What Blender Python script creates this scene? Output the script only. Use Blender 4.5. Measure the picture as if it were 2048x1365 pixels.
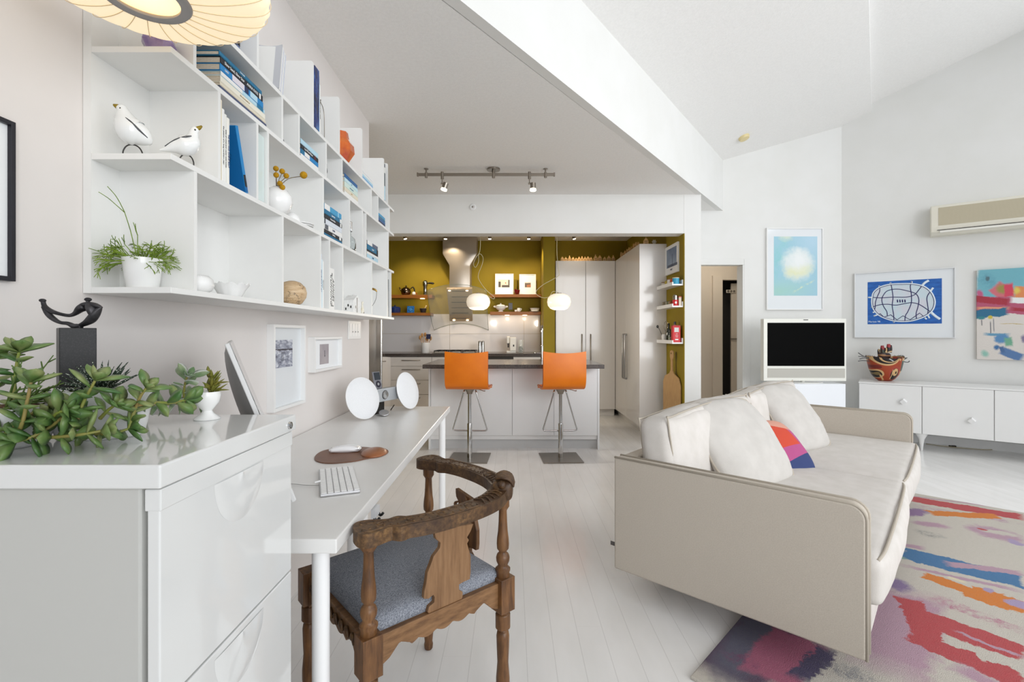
import bpy, math, random
from mathutils import Vector, Matrix, noise
from math import pi, sin, cos, sqrt, radians
random.seed(7)
SC = bpy.context.scene
for _o in list(bpy.data.objects):
    bpy.data.objects.remove(_o)
# ---------------------------------------------------------------- camera
H = 1.21; F = 960.0; CX = 1024.0; CY = 668.0      # eye height (m), focal length and vanishing point (2048x1365 frame)
cam_d = bpy.data.cameras.new('camera'); cam_d.sensor_width = 36.0
cam_d.lens = 36.0 * F / 2048.0
cam_d.shift_x = 0.0; cam_d.shift_y = -(682.5 - CY) / 2048.0
cam_d.clip_start = 0.05; cam_d.clip_end = 100
cam = bpy.data.objects.new('camera', cam_d); SC.collection.objects.link(cam)
cam.location = (0, 0, H); cam.rotation_euler = (radians(90), 0, 0)
SC.camera = cam
# ---------------------------------------------------------------- view, world, daylight
SC.view_settings.view_transform = 'Standard'; SC.view_settings.look = 'None'
SC.view_settings.gamma = 1.0; SC.view_settings.use_curve_mapping = False
SC.view_settings.exposure = -0.49
SC.cycles.max_bounces = 10; SC.cycles.diffuse_bounces = 6; SC.cycles.glossy_bounces = 4
SC.cycles.transmission_bounces = 6; SC.cycles.transparent_max_bounces = 8
SC.cycles.caustics_reflective = False; SC.cycles.caustics_refractive = False
SC.cycles.sample_clamp_indirect = 4.0
W = bpy.data.worlds.new('sky'); SC.world = W; W.use_nodes = True
W.node_tree.nodes['Background'].inputs[0].default_value = (0.85, 0.92, 1.0, 1)
W.node_tree.nodes['Background'].inputs[1].default_value = 1.0
def area(name, loc, rot, sx, sy, power, col=(1, 1, 1), spread=180):
    l = bpy.data.lights.new(name, 'AREA'); l.shape = 'RECTANGLE'; l.size = sx; l.size_y = sy
    l.energy = power; l.color = col; l.spread = radians(spread)
    o = bpy.data.objects.new(name, l); SC.collection.objects.link(o)
    o.location = loc; o.rotation_euler = rot
    return o
# daylight through the window wall on the right and the windows behind the camera, plus an added high fill
area('daylight_side', (6.02, 0.75, 1.85), (radians(90), 0, radians(90)), 6.2, 3.0, 56, (0.97, 0.985, 1.0))
area('daylight_high_fill', (5.86, 0.9, 3.86), (radians(50), 0, radians(90)), 6.0, 0.7, 75, (0.97, 0.985, 1.0))  # invented high window light, added to brighten the floor from above
area('daylight_rear', (3.4, -2.40, 1.95), (radians(86), 0, radians(22)), 4.4, 2.9, 100, (0.97, 0.985, 1.0), 80)
def point(name, loc, power, col, r=0.03):
    l = bpy.data.lights.new(name, 'POINT'); l.energy = power; l.color = col; l.shadow_soft_size = r
    o = bpy.data.objects.new(name, l); SC.collection.objects.link(o); o.location = loc; return o
def spot(name, loc, target, power, col, ang=70, blend=0.6, r=0.02):
    l = bpy.data.lights.new(name, 'SPOT'); l.energy = power; l.color = col; l.shadow_soft_size = r
    l.spot_size = radians(ang); l.spot_blend = blend
    o = bpy.data.objects.new(name, l); SC.collection.objects.link(o); o.location = loc
    o.rotation_euler = (Vector(target) - Vector(loc)).to_track_quat('-Z', 'Y').to_euler(); return o
WARM = (1.0, 0.80, 0.55)
for _x in (-1.55, -0.98, -0.33, 0.25, 0.91):          # the five ceiling spots of the kitchen
    spot('kitchen_spot_light', (_x + 0.02, 7.0, 2.58), (_x + 0.1, 7.75, 1.2), 42 if _x < 0.9 else 14, WARM, 105, 0.8, 0.02)
point('hall_fill_light', (2.9, 6.5, 2.25), 12, (1.0, 0.93, 0.82), 0.1)  # fill light added to brighten the hall, no lamp fitting there
# ---------------------------------------------------------------- helpers
def P(px, py, D):
    return Vector(((px - CX) * D / F, D, H - (py - CY) * D / F))
def FL(px, py, z=0.0):
    D = (H - z) * F / (py - CY)
    return Vector(((px - CX) * D / F, D, z))
def s2l(c):
    return tuple((x / 12.92 if x <= 0.04045 else ((x + 0.055) / 1.055) ** 2.4) for x in c)
def rgb(r, g, b):
    return s2l((r / 255, g / 255, b / 255)) + (1.0,)
class NT:
    def __init__(s, mat):
        s.t = mat.node_tree; s.n = s.t.nodes; s.l = s.t.links
    def new(s, kind, **kw):
        n = s.n.new(kind)
        for k, v in kw.items():
            setattr(n, k, v)
        return n
    def link(s, a, b):
        s.l.new(a, b)
    def val(s, sock, v):
        if hasattr(v, 'is_linked') or isinstance(v, bpy.types.NodeSocket):
            s.link(v, sock)
        else:
            sock.default_value = v
    def math(s, op, a, b=None, c=None, clamp=False):
        n = s.new('ShaderNodeMath', operation=op, use_clamp=clamp)
        s.val(n.inputs[0], a)
        if b is not None: s.val(n.inputs[1], b)
        if c is not None: s.val(n.inputs[2], c)
        return n.outputs[0]
    def mix(s, fac, a, b):
        n = s.new('ShaderNodeMix', data_type='RGBA')
        s.val(n.inputs[0], fac); s.val(n.inputs[6], a); s.val(n.inputs[7], b)
        return n.outputs[2]
    def noise(s, vec, scale, detail=3, rough=0.5, dist=0.0):
        n = s.new('ShaderNodeTexNoise'); n.inputs['Scale'].default_value = scale
        n.inputs['Detail'].default_value = detail; n.inputs['Roughness'].default_value = rough
        n.inputs['Distortion'].default_value = dist
        if vec is not None: s.link(vec, n.inputs['Vector'])
        return n.outputs['Fac'], n.outputs['Color']
    def mapping(s, vec, scale=(1, 1, 1), loc=(0, 0, 0), rot=(0, 0, 0)):
        n = s.new('ShaderNodeMapping'); n.inputs['Scale'].default_value = scale
        n.inputs['Location'].default_value = loc; n.inputs['Rotation'].default_value = rot
        s.link(vec, n.inputs['Vector']); return n.outputs[0]
    def coord(s):
        return s.new('ShaderNodeTexCoord').outputs['Object']
    def ramp(s, fac, stops, interp='LINEAR'):
        n = s.new('ShaderNodeValToRGB'); cr = n.color_ramp; cr.interpolation = interp
        while len(cr.elements) < len(stops): cr.elements.new(0.5)
        for e, (p, c) in zip(cr.elements, stops):
            e.position = p; e.color = c
        s.link(fac, n.inputs[0]); return n.outputs[0]
    def bump(s, h, strength=0.3, dist=0.01):
        n = s.new('ShaderNodeBump'); n.inputs['Strength'].default_value = strength
        n.inputs['Distance'].default_value = dist; s.link(h, n.inputs['Height']); return n.outputs[0]
_M = {}
def mat(name, col=(0.8, 0.8, 0.8, 1), rough=0.5, metal=0.0, emit=None, estr=0.0, trans=0.0, ior=1.45, alpha=1.0,
        coat=0.0, spec=0.5, sss=0.0):
    if name in _M: return _M[name]
    m = bpy.data.materials.new(name); m.use_nodes = True
    b = m.node_tree.nodes['Principled BSDF']
    if len(col) == 3: col = tuple(col) + (1.0,)
    b.inputs['Base Color'].default_value = col; b.inputs['Roughness'].default_value = rough
    b.inputs['Metallic'].default_value = metal; b.inputs['Transmission Weight'].default_value = trans
    b.inputs['IOR'].default_value = ior; b.inputs['Alpha'].default_value = alpha
    b.inputs['Coat Weight'].default_value = coat; b.inputs['Specular IOR Level'].default_value = spec
    if emit is not None:
        b.inputs['Emission Color'].default_value = emit; b.inputs['Emission Strength'].default_value = estr
    _M[name] = m
    return m
def nodes(m):
    return NT(m), m.node_tree.nodes['Principled BSDF']
def noisy(name, col, col2, scale=20, rough=0.6, bumps=0.0, bscale=200, stretch=(1, 1, 1), detail=4, bdist=0.002, lo=0.35, hi=0.65, **kw):
    """two tone material: colour varies by noise; optional fine bump"""
    if name in _M: return _M[name]
    m = mat(name, col, rough, **kw); t, b = nodes(m)
    c = t.mapping(t.coord(), stretch)
    f, _ = t.noise(c, scale, detail)
    t.link(t.ramp(f, [(lo, col), (hi, col2)]), b.inputs['Base Color'])
    if bumps:
        f2, _ = t.noise(c, bscale, 3)
        t.link(t.bump(f2, bumps, bdist), b.inputs['Normal'])
    return m
def paint(name, base, patches, rough=0.6, warp=0.02, wscale=12, fine=0.0, bumps=0.0, bscale=300, scale3=(1, 1, 1), tone=0.0):
    """flat picture in the object's own XY plane: each patch = (kind, cx, cy, hx, hy, angle, colour, soft, jag[, noise_opacity])"""
    m = mat(name, base, rough); t, b = nodes(m)
    co = t.coord()
    f, wc = t.noise(co, wscale, 5, 0.65)
    _, wc2 = t.noise(co, wscale * 6, 3, 0.6)
    def warped(amount):
        v = t.new('ShaderNodeVectorMath', operation='SUBTRACT'); t.link(wc, v.inputs[0]); v.inputs[1].default_value = (0.5, 0.5, 0.5)
        s = t.new('ShaderNodeVectorMath', operation='SCALE'); t.link(v.outputs[0], s.inputs[0]); s.inputs['Scale'].default_value = amount
        v2 = t.new('ShaderNodeVectorMath', operation='SUBTRACT'); t.link(wc2, v2.inputs[0]); v2.inputs[1].default_value = (0.5, 0.5, 0.5)
        s2 = t.new('ShaderNodeVectorMath', operation='SCALE'); t.link(v2.outputs[0], s2.inputs[0]); s2.inputs['Scale'].default_value = amount * 0.35
        a = t.new('ShaderNodeVectorMath', operation='ADD'); t.link(co, a.inputs[0]); t.link(s.outputs[0], a.inputs[1])
        a2 = t.new('ShaderNodeVectorMath', operation='ADD'); t.link(a.outputs[0], a2.inputs[0]); t.link(s2.outputs[0], a2.inputs[1])
        return a2.outputs[0]
    cache = {}
    cur = base
    for p in patches:
        kind, cx, cy, hx, hy, ang, col, soft, jag = p[:9]
        key = round(jag, 4)
        if key not in cache: cache[key] = warped(jag) if jag > 0 else co
        mp = t.new('ShaderNodeMapping', vector_type='TEXTURE')
        mp.inputs['Location'].default_value = (cx, cy, 0); mp.inputs['Rotation'].default_value = (0, 0, ang)
        mp.inputs['Scale'].default_value = (hx, hy, 1)
        t.link(cache[key], mp.inputs['Vector'])
        sp = t.new('ShaderNodeSeparateXYZ'); t.link(mp.outputs[0], sp.inputs[0])
        if kind == 'box':
            d = t.math('MAXIMUM', t.math('ABSOLUTE', sp.outputs[0]), t.math('ABSOLUTE', sp.outputs[1]))
        else:
            d = t.math('SQRT', t.math('ADD', t.math('MULTIPLY', sp.outputs[0], sp.outputs[0]), t.math('MULTIPLY', sp.outputs[1], sp.outputs[1])))
        if kind == 'ring':      # outline only, thickness given by soft (fraction)
            fac = t.math('LESS_THAN', t.math('ABSOLUTE', t.math('SUBTRACT', d, 1.0)), soft)
        else:
            mr = t.new('ShaderNodeMapRange'); mr.inputs[1].default_value = 1.0 - soft; mr.inputs[2].default_value = 1.0 + soft * 0.2 + 1e-4
            mr.inputs[3].default_value = 1.0; mr.inputs[4].default_value = 0.0
            t.link(d, mr.inputs[0]); fac = mr.outputs[0]
        if len(p) > 9:
            f3, _ = t.noise(cache[key], p[10] if len(p) > 10 else 30, 4, 0.7)
            r = t.new('ShaderNodeMapRange'); r.inputs[1].default_value = 0.5 - p[9]; r.inputs[2].default_value = 0.5 + 0.12
            t.link(f3, r.inputs[0]); fac = t.math('MULTIPLY', fac, r.outputs[0])
        cur = t.mix(fac, cur, col)
    if tone:
        f4, _ = t.noise(co, 60, 4, 0.7)
        cur = t.mix(t.math('MULTIPLY', f4, tone), cur, tuple(x * 0.45 for x in base[:3]) + (1,))
    t.link(cur, b.inputs['Base Color'])
    if bumps:
        f5, _ = t.noise(co, bscale, 2); t.link(t.bump(f5, bumps, 0.004), b.inputs['Normal'])
    return m
# ---- mesh building
def catmull(pts, n=8, closed=False):
    pts = [Vector(p) for p in pts]; out = []; N = len(pts)
    rng = N if closed else N - 1
    for i in range(rng):
        if closed: p0, p1, p2, p3 = pts[(i - 1) % N], pts[i], pts[(i + 1) % N], pts[(i + 2) % N]
        else: p0, p1, p2, p3 = pts[max(i - 1, 0)], pts[i], pts[i + 1], pts[min(i + 2, N - 1)]
        for k in range(n):
            t = k / n
            out.append(0.5 * ((2 * p1) + (p2 - p0) * t + (2 * p0 - 5 * p1 + 4 * p2 - p3) * t * t + (3 * p1 - p0 - 3 * p2 + p3) * t ** 3))
    if not closed: out.append(pts[-1])
    return out
class MB:
    def __init__(s): s.v = []; s.f = []; s.mi = []; s.m = 0; s.X = Matrix.Identity(4)
    def add(s, vs, fs):
        o = len(s.v); s.v += [tuple(s.X @ Vector(p)) for p in vs]
        s.f += [tuple(i + o for i in f) for f in fs]; s.mi += [s.m] * len(fs); return s
    def box(s, a, b, M=None):
        x0, y0, z0 = a; x1, y1, z1 = b
        vs = [(x0, y0, z0), (x1, y0, z0), (x1, y1, z0), (x0, y1, z0), (x0, y0, z1), (x1, y0, z1), (x1, y1, z1), (x0, y1, z1)]
        if M is not None: vs = [M @ Vector(p) for p in vs]
        return s.add(vs, [(0, 3, 2, 1), (4, 5, 6, 7), (0, 1, 5, 4), (1, 2, 6, 5), (2, 3, 7, 6), (3, 0, 4, 7)])
    def cbox(s, c, d, M=None):
        return s.box([c[i] - d[i] / 2 for i in range(3)], [c[i] + d[i] / 2 for i in range(3)], M)
    def prism(s, poly, z0, z1, M=None):
        n = len(poly); vs = [(p[0], p[1], z0) for p in poly] + [(p[0], p[1], z1) for p in poly]
        if M is not None: vs = [M @ Vector(p) for p in vs]
        return s.add(vs, [tuple(range(n - 1, -1, -1)), tuple(range(n, 2 * n))] + [(i, (i + 1) % n, n + (i + 1) % n, n + i) for i in range(n)])
    def lathe(s, prof, c=(0, 0, 0), seg=32, M=None, sx=1.0, sy=1.0, a0=0, a1=2 * pi):
        vs = []; fs = []; n = len(prof); full = abs(a1 - a0 - 2 * pi) < 1e-6; k = seg if full else seg + 1
        for j in range(k):
            a = a0 + (a1 - a0) * j / seg
            for r, z in prof: vs.append((c[0] + r * cos(a) * sx, c[1] + r * sin(a) * sy, c[2] + z))
        for j in range(seg):
            j2 = (j + 1) % k
            for i in range(n - 1):
                fs.append((j * n + i, j2 * n + i, j2 * n + i + 1, j * n + i + 1))
        if M is not None: vs = [M @ Vector(p) for p in vs]
        if full:
            if prof[0][0] > 1e-5: fs.append(tuple(j * n for j in range(seg - 1, -1, -1)))
            if prof[-1][0] > 1e-5: fs.append(tuple(j * n + n - 1 for j in range(seg)))
        return s.add(vs, fs)
    def open_lathe(s, prof, c=(0, 0, 0), seg=32, M=None, wav=None):
        vs = []; fs = []; n = len(prof)
        for j in range(seg):
            a = 2 * pi * j / seg
            for i, (r, z) in enumerate(prof):
                if wav: r, z = wav(r, z, a, i / (n - 1))
                vs.append((c[0] + r * cos(a), c[1] + r * sin(a), c[2] + z))
        for j in range(seg):
            j2 = (j + 1) % seg
            for i in range(n - 1): fs.append((j * n + i, j2 * n + i, j2 * n + i + 1, j * n + i + 1))
        if M is not None: vs = [M @ Vector(p) for p in vs]
        return s.add(vs, fs)
    def sweep(s, pts, radii, seg=10, n=4, flat=1.0, up=None, cap=True, closed=False):
        pts = [Vector(p) for p in pts]
        if not hasattr(radii, '__len__'): radii = [radii] * len(pts)
        if n > 1:
            rr = [Vector((r, 0, 0)) for r in radii]
            pts = catmull(pts, n, closed); rr = [max(q.x, 1e-5) for q in catmull(rr, n, closed)]
        else: rr = list(radii)
        N = len(pts); vs = []; fs = []
        t0 = (pts[1] - pts[0]).normalized()
        ref = Vector(up) if up else (Vector((0, 0, 1)) if abs(t0.z) < 0.9 else Vector((1, 0, 0)))
        nrm = (ref - t0 * ref.dot(t0)).normalized()
        for i, p in enumerate(pts):
            if closed: t = (pts[(i + 1) % N] - pts[i - 1])
            else: t = (pts[min(i + 1, N - 1)] - pts[max(i - 1, 0)])
            if t.length < 1e-9: t = t0
            t = t.normalized()
            base = Vector(up) if up else nrm
            q = base - t * base.dot(t)
            if q.length > 1e-4: nrm = q.normalized()
            bn = t.cross(nrm)
            for k in range(seg):
                a = 2 * pi * k / seg
                vs.append(p + bn * (cos(a) * rr[i]) + nrm * (sin(a) * rr[i] * flat))
        for i in range(N if closed else N - 1):
            i2 = (i + 1) % N
            for k in range(seg):
                fs.append((i * seg + k, i * seg + (k + 1) % seg, i2 * seg + (k + 1) % seg, i2 * seg + k))
        if cap and not closed:
            fs.append(tuple(range(seg - 1, -1, -1))); fs.append(tuple((N - 1) * seg + k for k in range(seg)))
        return s.add(vs, fs)
    def cyl(s, p0, p1, r0, r1=None, seg=20):
        return s.sweep([p0, p1], [r0, r0 if r1 is None else r1], seg, 1)
    def ball(s, c, r, seg=20, ring=12, M=None):
        if not hasattr(r, '__len__'): r = (r, r, r)
        vs = [(c[0], c[1], c[2] - r[2])]; fs = []
        for i in range(1, ring):
            ph = -pi / 2 + pi * i / ring
            for j in range(seg):
                a = 2 * pi * j / seg
                vs.append((c[0] + r[0] * cos(ph) * cos(a), c[1] + r[1] * cos(ph) * sin(a), c[2] + r[2] * sin(ph)))
        vs.append((c[0], c[1], c[2] + r[2])); top = len(vs) - 1
        for j in range(seg):
            fs.append((0, 1 + (j + 1) % seg, 1 + j)); b = 1 + (ring - 2) * seg
            fs.append((top, b + j, b + (j + 1) % seg))
            for i in range(ring - 2):
                o = 1 + i * seg
                fs.append((o + j, o + (j + 1) % seg, o + seg + (j + 1) % seg, o + seg + j))
        if M is not None: vs = [M @ Vector(p) for p in vs]
        return s.add(vs, fs)
    def grid(s, fn, nu, nv, wrapu=False):
        vs = [fn(i / nu, j / nv) for j in range(nv + 1) for i in range(nu + (0 if wrapu else 1))]; w = nu + (0 if wrapu else 1); fs = []
        for j in range(nv):
            for i in range(nu):
                i2 = (i + 1) % w
                fs.append((j * w + i, j * w + i2, (j + 1) * w + i2, (j + 1) * w + i))
        return s.add(vs, fs)
    def rbox(s, c, d, r, bulge=(0, 0, 0), n=10, M=None, fn=None):
        """rounded, optionally bulging box"""
        d = [x / 2 for x in d]; vs = []; fs = []; idx = {}
        def vert(p):
            k = (round(p[0], 5), round(p[1], 5), round(p[2], 5))
            if k in idx: return idx[k]
            q = Vector([p[i] * d[i] for i in range(3)])
            cl = Vector([max(-(d[i] - r), min(d[i] - r, q[i])) for i in range(3)])
            dd = q - cl
            if dd.length > 1e-9:
                q = cl + dd.normalized() * r
            for i in range(3):
                if bulge[i]:
                    j, k2 = [a for a in range(3) if a != i]
                    q[i] += bulge[i] * p[i] * (1 - p[j] ** 2) * (1 - p[k2] ** 2)
            if fn: q = fn(q, p)
            q = q + Vector(c)
            if M is not None: q = M @ q
            idx[k] = len(vs); vs.append(q); return idx[k]
        def warp(t):   # denser near the edges
            return sin(t * pi / 2) if True else t
        g = [warp(-1 + 2 * i / n) for i in range(n + 1)]
        for ax in range(3):
            u, w = [a for a in range(3) if a != ax]
            for sg in (-1, 1):
                for i in range(n):
                    for j in range(n):
                        q = []
                        for (a, b2) in ((i, j), (i + 1, j), (i + 1, j + 1), (i, j + 1)):
                            p = [0, 0, 0]; p[ax] = sg; p[u] = g[a]; p[w] = g[b2]; q.append(vert(p))
                        flip = (sg > 0) != (ax == 1)
                        fs.append(tuple(q if flip else q[::-1]))
        return s.add(vs, fs)
    def leaf(s, base, d, up, L, Wd, th=0.003, cup=0.1, tip=0.7, nu=6, curl=0.0):
        d = Vector(d).normalized(); up = Vector(up); up = (up - d * up.dot(d))
        if up.length < 1e-3: up = d.orthogonal()
        up.normalize(); sd = d.cross(up); base = Vector(base); vs = []; fs = []
        n = nu
        for i in range(n + 1):
            t = i / n
            w = Wd / 2 * max(0.04, sin(pi * min(1, t ** tip)) ** 0.75 if t < 1 else 0.04)
            if t == 0: w = Wd * 0.07
            c = base + d * (L * t) + up * (-curl * L * t * t)
            tk = th * (0.3 + sin(pi * t))
            vs += [c - sd * w + up * (cup * w), c + up * tk * 0.5, c + sd * w + up * (cup * w), c - up * tk * 0.5]
        for i in range(n):
            for k in range(4):
                fs.append((i * 4 + k, i * 4 + (k + 1) % 4, (i + 1) * 4 + (k + 1) % 4, (i + 1) * 4 + k))
        fs.append((3, 2, 1, 0)); fs.append((n * 4, n * 4 + 1, n * 4 + 2, n * 4 + 3))
        return s.add(vs, fs)
    def build(s, name, mats, parent=None, smooth=None, bevel=0.0, bseg=2, sub=0, loc=None, solid=0.0):
        me = bpy.data.meshes.new(name); me.from_pydata(s.v, [], s.f)
        if not isinstance(mats, (list, tuple)): mats = [mats]
        for m in mats: me.materials.append(m)
        if len(mats) > 1: me.polygons.foreach_set('material_index', s.mi)
        me.update()
        if smooth is not None:
            me.polygons.foreach_set('use_smooth', [True] * len(me.polygons))
            if smooth < 170: me.set_sharp_from_angle(angle=radians(smooth))
        o = bpy.data.objects.new(name, me); SC.collection.objects.link(o)
        if parent is not None: o.parent = parent
        if loc is not None: o.location = loc
        if solid:
            md = o.modifiers.new('solidify', 'SOLIDIFY'); md.thickness = solid; md.offset = 0
        if bevel:
            md = o.modifiers.new('bevel', 'BEVEL'); md.width = bevel; md.segments = bseg; md.limit_method = 'ANGLE'; md.angle_limit = radians(40)
            md.harden_normals = False
        if sub:
            md = o.modifiers.new('subsurf', 'SUBSURF'); md.levels = sub; md.render_levels = sub
        return o
def tag(o, label, cat, group=None, kind=None):
    o['label'] = label; o['category'] = cat
    if group: o['group'] = group
    if kind: o['kind'] = kind
    return o
def thing(name, label, cat, loc=(0, 0, 0), rz=0.0, group=None, rot=None):
    o = bpy.data.objects.new(name, None); SC.collection.objects.link(o); o.empty_display_size = 0.05
    o.location = loc; o.rotation_euler = rot if rot else (0, 0, rz)
    return tag(o, label, cat, group)
def struct(o):
    o['kind'] = 'structure'; return o
def dup(root, loc, rz=None, label=None, group=None, scale=None):
    r = root.copy(); SC.collection.objects.link(r); r.location = loc
    if rz is not None: r.rotation_euler = (0, 0, rz)
    if label: r['label'] = label
    if group: r['group'] = group
    if scale: r.scale = (scale,) * 3 if not hasattr(scale, '__len__') else scale
    for ch in list(root.children):
        c = ch.copy(); SC.collection.objects.link(c); c.parent = r
        for g in list(ch.children):
            d = g.copy(); SC.collection.objects.link(d); d.parent = c
    return r
def text(s, size, M, m, parent, name='lettering', extrude=0.0003, bold=False, sx=1.0, spacing=1.0, shear=0.0, align='CENTER'):
    cu = bpy.data.curves.new('t', 'FONT'); cu.body = s; cu.size = size; cu.extrude = extrude
    cu.align_x = align; cu.align_y = 'CENTER'; cu.space_character = spacing; cu.shear = shear
    if bold: cu.offset = size * 0.02
    o = bpy.data.objects.new('t', cu); SC.collection.objects.link(o)
    dg = bpy.context.evaluated_depsgraph_get(); dg.update()
    me = bpy.data.meshes.new_from_object(o.evaluated_get(dg))
    bpy.data.objects.remove(o); bpy.data.curves.remove(cu)
    me.transform(M @ Matrix.Diagonal((sx, 1, 1, 1))); me.materials.clear(); me.materials.append(m); me.name = name
    ob = bpy.data.objects.new(name, me); SC.collection.objects.link(ob); ob.parent = parent
    return ob
def basis(o, x, y, z=None):
    x = Vector(x).normalized(); y = Vector(y); y = (y - x * y.dot(x)).normalized(); z = x.cross(y)
    M = Matrix.Identity(4)
    for i in range(3):
        M[i][0] = x[i]; M[i][1] = y[i]; M[i][2] = z[i]; M[i][3] = o[i]
    return M
# ---- shared materials
WALL = noisy('wall_paint', rgb(224, 224, 221), rgb(227, 227, 225), 3, 0.75, 0.05, 350, bdist=0.001)
WALLW = noisy('wall_paint_warm', rgb(222, 217, 214), rgb(225, 220, 217), 3, 0.75, 0.05, 350, bdist=0.001)
CEIL = noisy('ceiling_paint', rgb(237, 236, 234), rgb(241, 240, 238), 60, 0.9, 0.5, 160, bdist=0.004)
OLIVE = noisy('olive_paint', rgb(138, 118, 6), rgb(144, 124, 8), 3, 0.7, 0.1, 300, bdist=0.001)
WHITE = mat('white_lacquer', rgb(238, 238, 238), 0.35)
SHELFW = noisy('white_shelf_laminate', rgb(228, 228, 226), rgb(231, 231, 229), 8, 0.45)
GLOSSW = mat('white_gloss_lacquer', rgb(222, 219, 216), 0.14, coat=0.15)
STEEL = noisy('brushed_steel', rgb(176, 172, 166), rgb(150, 146, 140), 6, 0.3, 0, stretch=(60, 60, 1), metal=1.0)
CHROME = mat('chrome', rgb(200, 200, 200), 0.12, metal=1.0)
DKMET = mat('dark_metal', rgb(60, 58, 56), 0.35, metal=0.8)
NICKEL = mat('brushed_nickel', rgb(150, 142, 132), 0.35, metal=1.0)
BLACK = mat('black', rgb(14, 14, 14), 0.4)
CERAM = mat('white_ceramic', rgb(238, 238, 237), 0.18, coat=0.3)
PAPER = noisy('book_pages', rgb(226, 214, 196), rgb(206, 192, 172), 120, 0.8, stretch=(1, 1, 12))
MATB = mat('mount_board', rgb(236, 238, 240), 0.6)
# ================================================================ room shell
HC = 2.70                                   # low ceiling
b_ = Vector((0.605, 0.796, 0)).normalized(); n_ = Vector((b_.y, -b_.x, 0)); PB = Vector((2.491, 5.722, 0))
w_ = Vector((0.787, -0.617, 0)).normalized(); wn = Vector((-w_.y, w_.x, 0)) * 1.0   # right wall direction; outward normal
CR = Vector((3.97, 5.81, 0))
def BN(a, n, z): return PB + b_ * a + n_ * n + Vector((0, 0, z))
# floor of white painted boards
fm = mat('painted_floorboards', rgb(226, 225, 222), 0.22, coat=0.15)
t, bs = nodes(fm); co = t.coord()
sp = t.new('ShaderNodeSeparateXYZ'); t.link(co, sp.inputs[0])
u = t.math('DIVIDE', t.math('ADD', sp.outputs[0], 20.0), 0.105); fr = t.math('FRACT', u)
edge = t.math('MINIMUM', fr, t.math('SUBTRACT', 1.0, fr))
seam = t.math('LESS_THAN', edge, 0.012)
row = t.math('FLOOR', u)
v = t.math('FRACT', t.math('ADD', t.math('DIVIDE', sp.outputs[1], 1.6), t.math('MULTIPLY', row, 0.377)))
end = t.math('MULTIPLY', t.math('LESS_THAN', v, 0.0010), 0.4)
gap = t.math('MAXIMUM', seam, end)
f1, _ = t.noise(t.mapping(co, (1, 0.25, 1)), 9, 5)
f2, _ = t.noise(co, 60, 4, 0.7)
c1 = t.ramp(f1, [(0.3, rgb(232, 231, 229)), (0.7, rgb(240, 239, 238))])
c2 = t.mix(t.math('MULTIPLY', gap, 0.22), c1, rgb(120, 116, 110))
speck = t.math('GREATER_THAN', f2, 0.80)
c3 = t.mix(t.math('MULTIPLY', speck, 0.5), c2, rgb(110, 100, 90))
t.link(c3, bs.inputs['Base Color'])
t.link(t.math('ADD', t.math('MULTIPLY', f1, 0.16), 0.14), bs.inputs['Roughness'])
t.link(t.bump(t.math('SUBTRACT', t.math('MULTIPLY', f1, 0.25), gap), 0.12, 0.002), bs.inputs['Normal'])
struct(MB().box((-2.9, -2.7, -0.08), (6.3, 9.4, 0)).build('floor', fm))
# left wall, ends where the kitchen begins
struct(MB().box((-1.15, -2.6, 0), (-1.01, 3.39, HC)).box((-1.15, -2.6, HC), (-1.01, 1.3, 4.6)).build('wall_left', WALLW))
struct(MB().box((-2.7, 3.29, 0), (-1.15, 3.39, HC)).build('wall_left_return', WALL))
struct(MB().box((-2.72, 3.39, 0), (-2.6, 7.85, HC)).build('wall_kitchen_left', OLIVE))
struct(MB().box((-2.72, 7.69, 0), (1.95, 7.81, HC)).build('wall_kitchen_back', OLIVE))
# low ceiling
poly = [(-1.15, 1.05), (2.42, 5.722), (2.47, 5.80), (1.95, 5.80), (1.95, 7.85), (-2.72, 7.85), (-2.72, 3.3), (-1.15, 3.3)]
struct(MB().prism(poly, HC, HC + 0.1).build('ceiling', CEIL))
# bulkhead between the low and the high ceiling
k = MB(); q = [BN(-8.2, 0, 0), BN(0, 0, 0), BN(0, -0.06, 0), BN(-8.2, -0.06, 0)]
q[1] = Vector((2.55, 5.80, 0)); q[2] = Vector((2.47, 5.80, 0))
k.prism([(p.x, p.y) for p in q], HC - 0.001, 3.5)
struct(k.build('wall_bulkhead', WALL))
# high sloping ceiling
k = MB()
prof = [(-0.1, 3.31 - 0.0357), (1.43, 3.82), (1.431, 3.90), (2.9, 4.36), (9.5, 4.36)]
vs = []
for (n, z) in prof: vs += [BN(-9.5, n, z), BN(2.5, n, z)]
for (n, z) in prof: vs += [BN(-9.5, n, z + 0.1), BN(2.5, n, z + 0.1)]
fs = []
for i in range(4):
    a = i * 2; fs.append((a, a + 1, a + 3, a + 2)); c = a + 10; fs.append((c, c + 2, c + 3, c + 1))
k.add(vs, fs); struct(k.build('ceiling_high', CEIL))
# back wall with the doorway to the hall
DY = 5.80; DX = 2.803; DZ = 2.044
struct(MB().box((DX, DY, 0), (4.05, DY + 0.12, 4.1)).box((1.9, DY, DZ), (DX, DY + 0.12, 4.1)).box((1.9, DY, 0), (1.98, DY + 0.12, DZ)).build('wall_back', WALL))
# door lining and flat casing of the doorway
k = MB().box((DX - 0.002, DY - 0.012, 0), (DX + 0.07, DY - 0.0005, DZ + 0.07)).box((2.03, DY - 0.012, DZ - 0.002), (DX - 0.003, DY - 0.0005, DZ + 0.07)).box((DX - 0.02, DY - 0.01, 0), (DX - 0.0005, DY + 0.14, DZ - 0.003))
struct(k.build('trim_1', WALL, bevel=0.002))
struct(MB().box((DX + 0.075, DY - 0.012, 0), (3.96, DY, 0.09)).build('baseboard_back', WHITE, bevel=0.002))
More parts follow.
